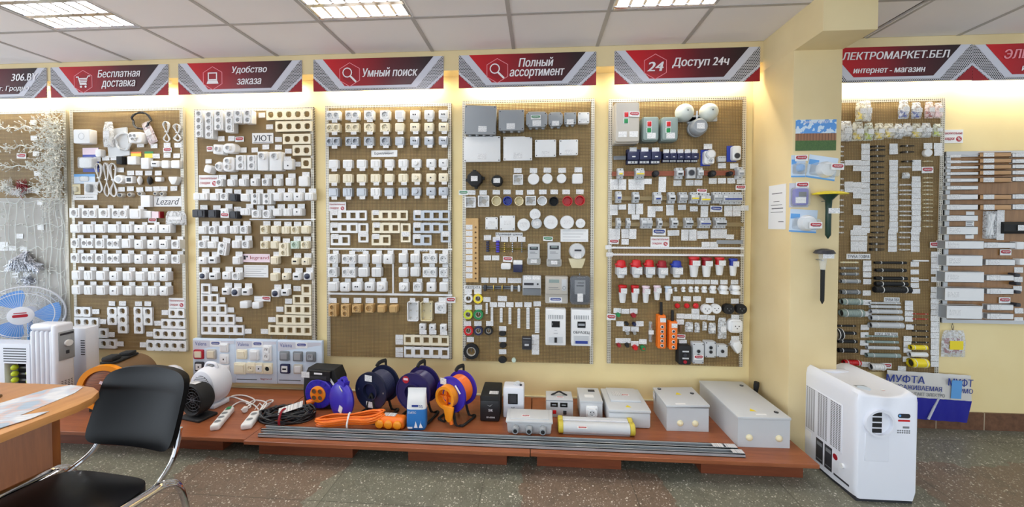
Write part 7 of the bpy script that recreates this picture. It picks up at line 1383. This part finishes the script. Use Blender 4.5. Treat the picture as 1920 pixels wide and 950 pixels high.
for i in range(3): q = pt(t, 'cable_gland', cached(('floorgland',), lambda: M('grey').cyl((0, .012, 0), (0, -.014, 0), .025, 6).cyl((0, -.014, 0), (0, -.036, 0), .023, 14, .018).mat('matblack').cyl((0, -.0355, 0), (0, -.0365, 0), .012, 14)), (.06+.082*i, .004, .036))
t = equip('wall_light', 'white twin-tube light fitting with yellow end caps', 'light fitting', 1047, 816, .47, .1, .075); L = .455
b = M('lightgrey'); 
for y in (.034, .088): b.lathe([(.034, .03), (.034, L-.03)], 20, F=lambda p, q, a, y=y: (a, y+p, .036+q))
b.box(.03, L-.03, .02, .10, .0, .03); pt(t, 'tube_body', b)
for x in (0, L-.03):
    for y in (.034, .088): pt(t, 'end_cap', M('tubecap').lathe([(.030, 0), (.037, .004), (.037, .028), (.030, .032)], 16, F=lambda p, q, a: (a, p, .038+q)), (x, y, 0))
pt(t, 'bracket', M('acwhite').box(.03, L-.03, .055, .067, .03, .068))
for (lb, u, v, yy, z, w2) in (('on the grey gland box', 1000, 779, 0, 0, 0),): pass
def laytag(label, u, v, z, w=.05, d=.022, rz=0, col='redink'):
    P = on(u, v, z); t = th('sale_tag', label, 'tag', (P.x, P.y, z), (0, 0, rz), 'offer tags', M('paper').box(-w/2, w/2, -d/2, d/2, 0, .001)); q = pt(t, 'badge', M(col).slab(rrect(w*.86, d*.56, d*.25, 3), .001, .0014, F=zf))
    me = text('Акция', w*.62, d*.3, 'txt_white', .15, .01, 0); me.v = [(x, zz, .0018-y) for x, y, zz in me.v]; pt(q, 'lettering', me)
laytag('red and white offer tag lying on the gland box', 986, 779, PZ+.0885); laytag('red and white offer tag lying on the grey stabilizer', 1050, 744, PZ+.1155, .045, .02); laytag('red and white offer tag lying on the distribution box door', 1172, 740, PZ+.1295, .05, .026)
P = onY(1093, 803, on(1093, 816).y+.02); laytag('red and white offer tag on the twin-tube light fitting', 1092, 801, PZ+.0725, .055, .026)
# power strips with cords
def strip(label, u0, v0, u1, v1, n, w, cordpts, mat='white'):
    a = on(u0, v0); b_ = on(u1, v1); L = (a-b_).length; ang = math.atan2(b_.y-a.y, b_.x-a.x); t = th('power_strip', label, 'power strip', a, (0, 0, ang), 'white power strips')
    pt(t, 'body', M(mat).rbox(0, L, -w/2, w/2, 0, .038, .012, 3))
    for i in range(n): pt(t, 'socket', cached(('stripsock', n), lambda: M('lightgrey').ring(ngon(.019, 18), ngon(.016, 18), 0, .002, F=zf).mat('midgrey').slab(ngon(.016, 18), 0, .0006, F=zf)), (L*(i+.75)/(n+.6), 0, .038))
    inv = (Matrix.Translation(a) @ Matrix.Rotation(ang, 4, 'Z')).inverted()
    pt(t, 'cord', M(mat).tube(smooth_path([inv @ on(u, v, PZ+z) for u, v, z in cordpts], 6), .0045, 7))
    return t, L
t, L = strip('longer white power strip with green switch', 432, 772, 402, 808, 4, .052, [(432, 772, .02), (437, 760, .01), (455, 752, .012), (470, 762, .01), (452, 768, .02), (478, 752, .03), (462, 742, .01), (440, 741, .012), (424, 748, .01), (405, 757, .012), (430, 744, .03), (450, 748, .03), (475, 758, .008), (485, 768, .006)])
pt(t, 'switch', M('green').rbox(-.016, .016, -.012, .012, 0, .006, .002), (.025, 0, .037)); pt(t, 'plug', M('white').cyl((0, 0, 0), (.03, .01, .0), .016, 12), (.02, .09, .02))
t, L = strip('shorter white power strip with bundled cord', 482, 779, 461, 806, 2, .062, [(482, 779, .02), (490, 770, .02), (505, 758, .015), (512, 750, .02), (500, 752, .035), (488, 768, .04), (496, 765, .02), (509, 754, .03), (494, 762, .045), (485, 775, .03), (500, 756, .05), (480, 750, .015), (462, 757, .01)])
pt(t, 'tie', M('paper').tube([(-.05, -.03, .02), (-.05, 0, .06), (-.05, .03, .02)], .004, 6))
# fan heaters
P = on(393, 762); t = th('fan_heater', 'white oval fan heater in front of the display cards', 'fan heater', (P.x-.01, P.y+.03, PZ), (0, 0, -.12), 'fan heaters')
b = M('acwhite'); rings = []
for y, k in ((-.075, .72), (-.07, .86), (-.045, .96), (0, 1), (.05, .95), (.075, .78), (.08, .5)): rings.append([(.115*k*cos(2*pi*i/32), y, .145+.135*k*sin(2*pi*i/32)) for i in range(32)])
b.loft(rings); b.rbox(-.085, .085, -.06, .06, 0, .03, .008); pt(t, 'shell', b); q = pt(t, 'grille', M('dark').loft([[(.074*k*cos(2*pi*i/28), y, .145+.09*k*sin(2*pi*i/28)) for i in range(28)] for y, k in ((-.0745, 1), (-.0765, .97))]))
for i in range(15): z = -.08+.16*i/14; ww = .072*max(.05, 1-(z/.088)**2)**.5; pt(q, 'grille_slat', M('acwhite').box(-ww, ww, -.081, -.076, z-.0032, z+.0032), (0, 0, .145))
pt(t, 'carry_handle', M('acwhite').tube(smooth_path([(-.05, 0, .262), (-.03, 0, .292), (.03, 0, .292), (.05, 0, .262)], 5), .010, 8)); pt(t, 'handle_slot', M('midgrey').rbox(-.03, .03, -.02, .02, .27, .279, .004))
P = on(362, 787); t = th('fan_heater', 'round black fan heater beside the chair back', 'fan heater', (P.x+.0, P.y+.04, PZ), (0, 0, -.22), 'fan heaters')
b = M('matblack').lathe([(.094, .05), (.101, .045), (.101, -.02), (.085, -.045), (.03, -.052)], 32, F=lambda p, q, a: (p, -a, .128+q), cap0=False); b.lathe([(.094, .05), (.087, .04), (.084, -.015), (.02, -.025)], 32, F=lambda p, q, a: (p, -a, .128+q), cap0=False); pt(t, 'housing', b); b = M('dark')
for r in (.03, .05, .07, .088): b.tube([(r*cos(2*pi*i/28), -.036, .128+r*sin(2*pi*i/28)) for i in range(28)], .0015, 5, closed=True)
for i in range(6): a = pi*i/6; b.cyl((-.088*cos(a), -.036, .128-.088*sin(a)), (.088*cos(a), -.036, .128+.088*sin(a)), .0015, 5)
pt(t, 'guard', b); pt(t, 'hub', M('dark').lathe([(.02, .036), (.018, .02)], 16, F=lambda p, q, a: (p, -a, .128+q))); pt(t, 'base', M('matblack').rbox(-.09, .09, -.06, .06, 0, .018, .006).box(-.02, .02, -.02, .02, .018, .04)); pt(t, 'price_tag', M('tag').box(-.03, .03, -.02, .02, 0, .001), (-.01, -.01, .2295))
P = onY(322, 697, -.16); t = th('fan_heater', 'white dome-topped fan heater half hidden behind the chair', 'fan heater', (P.x, P.y, PZ), None, 'fan heaters'); zz = P.z-PZ
pt(t, 'shell', M('acwhite').loft([[(.085*k*cos(2*pi*i/24), .07*k*sin(2*pi*i/24), z) for i in range(24)] for z, k in ((0, .9), (zz-.06, 1), (zz-.01, .95), (zz+.025, .7), (zz+.045, .35), (zz+.05, .1))])); b = M('lightgrey')
for i in range(9): x = -.06+.015*i; b.box(x-.003, x+.003, -.072, -.06, zz-.06, zz-.0)
pt(t, 'vent', b)
# orange drum heater
P = onY(190, 726, -.45); z0 = P.z-PZ; R = .152; t = th('drum_heater', 'orange-rimmed industrial drum heater with dark body', 'drum heater', (P.x+.02, P.y, PZ), (0, 0, .22)); Fy = lambda p, q, a: (p, -a, z0+q)
pt(t, 'drum', M('brown').lathe([(R*.97, -.0), (R*.99, -.02), (R*.99, -.25), (R*.9, -.26), (R*.3, -.26)], 40, F=Fy, cap0=False)); pt(t, 'front_ring', M('amber').ring(ngon(R, 40), ngon(R*.78, 40), -.02, .012, F=Fy)); q = pt(t, 'guard', M('guardmesh').lathe([(R*.79, 0), (R*.5, .014), (R*.05, .018)], 32), (0, 0, z0))
for k in range(2): pt(q, 'guard_label', M('pink').box(-.022, .022, -.001, 0, -.010, .010), (.0+.05*k*-1+.01, -.0185, .035-.09*k), (0, .4, 0))
pt(t, 'handle', M('matblack').rbox(-.05, .05, .03, .22, z0+R-.004, z0+R+.012, .006).rbox(-.035, .035, .02, .10, z0+R+.012, z0+R+.045, .012).rbox(-.02, .05, .14, .20, z0+R+.012, z0+R+.035, .006)); pt(t, 'foot', M('matblack').box(-R*.7, R*.7, .02, .05, 0, .05).box(-R*.7, R*.7, .20, .23, 0, .05))
# oil radiator
hx0, hx1, hy0, hy1, hz = -3.515, -3.313, -.405, -.296, .700
t = th('oil_radiator', 'white oil radiator with grey control panel', 'radiator', ((hx0+hx1)/2, (hy0+hy1)/2, PZ)); w = (hx1-hx0)/2; d = (hy1-hy0)/2; H = hz-PZ
for i in range(5): x = -w+.018+i*.036; pt(t, 'fin', M('acwhite').rbox(x-.014, x+.014, -d, d, .05, H-.045, .012, 3))
pt(t, 'top_cover', M('acwhite').rbox(-w, w-.03, -d, d, H-.05, H, .022, 3)); pt(t, 'end_housing', M('acwhite').rbox(w-.045, w, -d, d, .03, H, .018, 3))
q = pt(t, 'control_panel', M('grey').rbox(w-.002, w+.005, -d*.72, d*.92, H*.55, H*.90, .003), label='grey control panel'); pt(q, 'dial', M('white').cyl((w+.005, .01, H*.75), (w+.018, .01, H*.75), .022, 20)); pt(q, 'switch', M('dark').rbox(w+.005, w+.009, -.002, .016, H*.62, H*.66, .001)); pt(q, 'name_strip', M('dark').box(w+.005, w+.006, -d*.6, d*.8, H*.855, H*.88))
b = M('dark')
for i in range(5):
    for j in range(4): b.box(w-.001, w+.0012, -d*.5+.018*j, -d*.5+.018*j+.010, H*.2+.012*i, H*.2+.012*i+.004)
pt(t, 'vent', b); pt(t, 'cord_slot', M('dark').rbox(w-.052, w-.046, -d-.001, -d+.004, .06, .15, .001)); pt(t, 'foot', M('dark').box(-w*.8, -w*.6, -d*1.1, d*1.1, 0, .06).box(w*.5, w*.7, -d*1.1, d*1.1, 0, .06))
# convector behind it, slotted cabinet, blue fan
t = th('convector_heater', 'white slotted convector behind the oil radiator', 'convector', (-3.43, -.16, PZ)); pt(t, 'case', M('acwhite').rbox(-.10, .075, -.04, .05, 0, .49, .012)); b = M('dark')
for i in range(7): b.box(.035, .066, -.0412, -.039, .29+.017*i, .297+.017*i)
pt(t, 'vent', b)
Pc = onY(55, 645, -.36); cz = Pc.z-PZ; t = th('electric_fireplace', 'white slotted cabinet with small opening, under the blue fan', 'cabinet', (Pc.x-.28, -.36, PZ)); W2 = .28
b = M('acwhite').box(-W2, W2, 0, .09, 0, .06).box(-W2, W2, 0, .09, .275, cz).box(W2-.03, W2, 0, .09, .06, .275).box(-W2, W2-.20, 0, .09, .06, .275).box(-W2, W2, .08, .09, .06, .275); pt(t, 'case', b)
for i in range(6): pt(t, 'vent_slot', cached(('fpslot',), lambda: M('dark').box(-.088, .088, -.0015, 0, -.0035, .0035)), (W2-.115, 0, cz-.035-.018*i))
b = M('dark').box(W2-.199, W2-.031, .07, .08, .061, .274)
for i in range(4): b.mat('midgrey').cyl((W2-.199, .058, .09+.045*i), (W2-.031, .058, .09+.045*i), .008, 8)
pt(t, 'heating_bars', b); b = M('lime')
for i in range(4): b.ball((W2-.165, .03, .10+.045*i), .02, 10)
for i in range(2): b.ball((W2-.05, .03, .14+.06*i), .018, 10)
pt(t, 'yellow_ornaments', b)
Pf = onY(46, 589, -.165); t = th('desk_fan', 'large fan with three blue blades and white wire cage', 'fan', (Pf.x, Pf.y, PZ)); fz = Pf.z-PZ; R = .212
X = Matrix.Translation((0, 0, fz)) @ Matrix.Rotation(radians(38), 4, 'Z') @ Matrix.Rotation(radians(0), 4, 'X')
b = M('acwhite').at(X)
for s, y0 in ((-1, -.005), (1, .005)):
    for rr_ in (1, .78): b.tube([(R*rr_*cos(2*pi*i/40), y0+s*.055*(1-rr_**2)**.5, R*rr_*sin(2*pi*i/40)) for i in range(40)], .0028 if rr_ < 1 else .005, 5, closed=True)
    for i in range(72): a = 2*pi*i/72; b.tube([(R*k*cos(a), y0+s*.055*(1-k*k)**.5, R*k*sin(a)) for k in (.3, .55, .8, .93, 1)], .0008, 4)
pt(t, 'cage', b)
b = M('acwhite').at(X).lathe([(R*.32, .052), (R*.32, .058), (R*.24, .064)], 24); q = pt(t, 'centre_badge', b); b = M('redink').at(X).slab(rrect(R*.36, R*.10, .008), .0645, .0655, dy=0); b.slab(rrect(R*.3, R*.03, .002), .0645, .0655, dy=R*.1); pt(q, 'badge_print', b)
for i in range(3):
    a = 2*pi*i/3-.05; b = M('fanblue').at(X @ Matrix.Rotation(-a, 4, 'Y')); vs = []; fs = []
    for sgn in (0, 1):
        for j in range(8):
            r = R*(.16+.72*j/7); hw = (.42+.62*sin(pi*min(1, j/7*.74)))*.5
            for k in range(5): ph = -hw+2*hw*k/4; vs.append((r*cos(ph), .012*sin(ph*2)+.002*sgn, r*sin(ph)))
        o_ = sgn*40
        for j in range(7):
            for k in range(4): fs.append((o_+j*5+k, o_+j*5+k+1, o_+(j+1)*5+k+1, o_+(j+1)*5+k))
    b.add(vs, fs); pt(t, 'blade', b)
pt(t, 'motor', M('acwhite').at(X).cyl((0, .06, 0), (0, .10, 0), .05, 18).cyl((0, -.05, 0), (0, .06, 0), .012, 10)); pt(t, 'pole', M('skyblue').cyl((-.07, .075, .02), (-.07, .075, fz-.04), .014, 12)); pt(t, 'base', M('acwhite').lathe([(.10, 0), (.095, .02), (.03, .03)], 24, F=zf), (-.07, .03, 0))
# small black tool leaning by the pillar
P = on(1420, 775); t = th('black_mallet', 'black handle leaning between the metal box and pillar', 'tool', (1.462, -.13, PZ), (.12, .02, 0)); pt(t, 'grip', M('matblack').lathe([(.010, 0), (.012, .12), (.014, .16), (.017, .19), (.016, .215)], 12, F=zf)); pt(t, 'collar', M('dark').cyl((0, 0, .10), (0, 0, .12), .015, 12))
# ================================================================ air conditioner
t = th('air_conditioner', 'white portable air conditioner with round vent outlet', 'air conditioner', (1.745, -.565, 0)); ax0, ax1, ay0, ay1 = -.145, .145, -.215, .215
prof = []
H = .565
b = M('acwhite')
def acring(y, k): return [(x, y, z) for x, z in ((ax0+.012*(1-k), .02), (ax0, .06), (ax0, H-.05), (ax0+.006, H-.015), (ax0+.022, H), (ax0+.036, H-.004), (ax0+.07, H-.022-.012*k), (0, H-.030-.014*k), (ax1-.07, H-.022-.012*k), (ax1-.036, H-.004), (ax1-.022, H), (ax1-.006, H-.015), (ax1, H-.05), (ax1, .06), (ax1-.012*(1-k), .02))]
def acfront(y, dz, e): return [((x*(1-e/.145)), y, max(.02, min(z, H-dz))) for x, _, z in acring(y, 0)]
b.loft([acfront(ay0, .03, .010), acfront(ay0+.006, .018, .003), acfront(ay0+.022, .004, 0), acring(ay0+.05, .3), acring(-.06, 1), acring(.08, .9), acring(ay1-.03, .2), acfront(ay1, .01, .006)])
pt(t, 'body', b, None or (0, 0, 0)); pt(t, 'base', M('dark').box(ax0+.012, ax1-.012, ay0+.012, ay1-.01, 0, .022))
yf = ay0; q = pt(t, 'outlet_ring', M('acwhite').ring(ngon(.068, 36), ngon(.058, 36), 0, .018, floor=.001), (-.048, yf, .412)); 
for i in range(4): pt(q, 'outlet_slot', cached(('acslot',), lambda: M('matblack').box(-.022, .022, -.0016, -.0008, -.0105, .0105)), (-.004, -.0008, .042-.028*i))
pt(t, 'access_panel', M('acwhite').rbox(-.062, .052, -.003, .001, -.085, .06, .002, 1), (-.045, yf, .30)); pt(t, 'label', M('txt_dark').slab(rrect(.058, .022, .010), 0, .0008), (.075, yf, .448)); pt(t, 'label', M('red').slab(rrect(.056, .009, .003), 0, .0008), (.075, yf, .424)); pt(t, 'label', M('skyblue').slab(ngon(.006, 14), .0008, .0012), (.055, yf, .449))
b = M('txt_grey')
for i in range(6): b.slab(ngon(.0042, 6), 0, .0008, dx=.048+.0105*i, dy=.374).slab(ngon(.0042, 6), 0, .0008, dx=.048+.0105*i, dy=.364)
b.box(.07, .10, -.0008, 0, .386, .396); pt(t, 'printed_symbols', b, (0, yf, 0))
q = pt(t, 'side_grille', M('acwhite').rbox(-.002, .002, -.125, .14, .19, .45, .0015, 1), (ax0-.0008, 0, 0)); b = M('dark')
for i in range(26):
    for j in range(14):
        if j in (4, 9): continue
        y = -.118+.0185*j; z = .20+.0095*i; b.add([(-.0026, y, z), (-.0026, y+.0125, z+.002), (-.0026, y+.0125, z+.0065), (-.0026, y, z+.0045)], [(0, 1, 2, 3)])
pt(q, 'grille_slots', b)
for y in (-.035, .03): pt(t, 'rating_label', M('dark').box(-.001, 0, -.026, .026, -.065, .065).mat('txt_grey').box(-.0014, -.001, -.02, .018, .03, .05).box(-.0014, -.001, -.02, .02, -.05, -.045), (ax0, y, .115))
pt(t, 'round_label', M('crimson').cyl((0, 0, 0), (-.001, 0, 0), .016, 18), (ax0, -.083, .15)); pt(t, 'drain_plug', M('white').cyl((0, 0, 0), (-.010, 0, 0), .012, 14), (ax0, -.135, .135)); pt(t, 'name_strip', M('dark').box(-.001, 0, -.05, .05, -.005, .005), (ax0, -.125, .055), (-.02, 0, 0)); pt(t, 'info_label', M('paper').box(-.001, 0, -.025, .025, -.02, .02), (ax0, .12, .16))
q = pt(t, 'control_panel', M('grey').slab([(-.07, -.045), (.06, -.05), (.04, .045), (-.05, .04)], 0, .002, F=zf), (-.005, -.08, H-.042)); pt(q, 'dial', M('paleblue').lathe([(.03, .002), (.028, .005), (.01, .006)], 20, F=zf)); pt(t, 'handle_grip', M('acwhite').rbox(-.09, .09, .12, .17, H-.05, H-.024, .012, 2)); pt(t, 'warning_sticker', M('paper').box(-.03, .03, -.008, .008, 0, .001).mat('redink').box(-.028, .028, -.006, -.003, .001, .0014), (.075, -.12, H-.033), (0, .12, .1))
# ================================================================ desk, papers, chair
DZ = .75
ol = [(-3.4, -1.385), (-3.4, -2.9), (-1.665, -2.9), (-1.640, -1.60), (-1.636, -1.54), (-1.65, -1.485), (-1.69, -1.43), (-1.75, -1.40), (-1.83, -1.385), (-2.0, -1.383)]
t = th('desk', 'light brown desk with rounded corner beside the chair', 'desk', (-2.2, -1.8, 0)); S2 = [(x+2.2, y+1.8) for x, y in ol]
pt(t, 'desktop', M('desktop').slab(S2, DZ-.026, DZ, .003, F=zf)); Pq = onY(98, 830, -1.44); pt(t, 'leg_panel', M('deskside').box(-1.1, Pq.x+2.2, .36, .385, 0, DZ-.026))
def sheet(label, pts, z):
    V3 = [onZ(u, v, z) for u, v in pts]; o = sum(V3, Vector())/len(V3); o.z = z; b = M('newsprint'); b.slab([((p-o).x, (p-o).y) for p in V3], 0, .0018, 0, F=zf); th('newspaper', label, 'newspaper', o, None, 'papers on the desk', b)
sheet('long printed leaflet sheet reaching the rounded desk corner', [(-30, 806), (-30, 765), (85, 731), (133, 722), (156, 726), (140, 737), (70, 766)], DZ+.0005)
sheet('white printed sheet nearest the desk front', [(-30, 812), (-30, 798), (20, 782), (92, 771), (60, 784)], DZ+.0028)
P = onZ(2, 747, DZ); th('pen_tray', 'small brown object on the desk at the picture edge', 'tray', (P.x-.03, P.y, DZ+.0005), None, None, M('brown').rbox(-.05, .02, -.012, .012, 0, .012, .004))
# chair
ca = radians(-5.7); t = th('visitor_chair', 'black padded chair with chrome tube frame', 'chair', (-1.615, -1.66, 0), (0, 0, ca)); SZ = .462
def pad(fn, nu=13, nv=11): # closed pad from a function (u,v,side)
    b = M('leather'); vs = []; fs = []
    for s in (0, 1):
        for j in range(nv):
            for i in range(nu): vs.append(fn(i/(nu-1)*2-1, j/(nv-1)*2-1, s))
    n = nu*nv
    for s in (0, 1):
        for j in range(nv-1):
            for i in range(nu-1): a = s*n+j*nu+i; fs.append((a, a+1, a+nu+1, a+nu))
    loop = [i for i in range(nu)]+[j*nu+nu-1 for j in range(1, nv)]+[(nv-1)*nu+i for i in range(nu-2, -1, -1)]+[j*nu for j in range(nv-2, 0, -1)]
    for k in range(len(loop)): a, c = loop[k], loop[(k+1) % len(loop)]; fs.append((a, c, c+n, a+n))
    return b.add(vs, fs)
def sq(u, v, p=5): # superellipse squaring of a disc-ish grid
    k = max(abs(u), abs(v)); r = (abs(u)**p+abs(v)**p)**(1/p)
    return (u*k/r if r else 0, v*k/r if r else 0)
def seatf(u, v, s):
    x, y = sq(u, v, 4.5); e = (1-abs(x)**4)*(1-abs(y)**4); return (x*.222, y*.215-.02+.0, SZ-.052+(.045+.014*e if s else -.004*e))
pt(t, 'seat', pad(seatf, 25, 25))
def backf(u, v, s):
    x, z = sq(u, v, 7); e = (1-abs(x)**6)*(1-abs(z)**6); topn = 1-.06*max(0, z)*1; X_ = .012+x*.205*(1-.012*(z+1)**2); Z_ = .668+z*.142-.014*x*x*(z*.7+.3); y = .262+.045*(z+1)*.9-.030*x*x
    return (X_, y+(.010+.012*e if s else -.010-.010*e), Z_)
pt(t, 'backrest', pad(backf, 29, 21))
b = M('chrome'); 
for s in (-1, 1):
    b2 = M('chrome').tube(smooth_path([(s*.180+.012, .285, .60), (s*.182+.012, .272, .54), (s*.190+.008, .250, .49), (s*.203, .215, .455), (s*.212, .16, .432), (s*.215, .05, .425), (s*.215, -.18, .425)], 6), .0095, 10, flat=1.7); pt(t, 'back_support', b2)
    pt(t, 'leg', M('chrome').tube(smooth_path([(s*.262, .30, .012), (s*.258, .262, .25), (s*.254, .235, .40), (s*.250, .19, .448), (s*.248, .10, .452), (s*.248, -.10, .452), (s*.25, -.22, .448), (s*.254, -.262, .40), (s*.258, -.28, .25), (s*.262, -.30, .012)], 8), .0105, 10, flat=1.5))
    for yy in (.30, -.30): pt(t, 'foot_cap', M('matblack').cyl((s*.262, yy, 0), (s*.262, yy, .014), .015, 12))
pt(t, 'cross_bar', M('chrome').cyl((-.25, .10, .428), (.25, .10, .428), .008, 10).cyl((-.25, -.12, .428), (.25, -.12, .428), .008, 10))
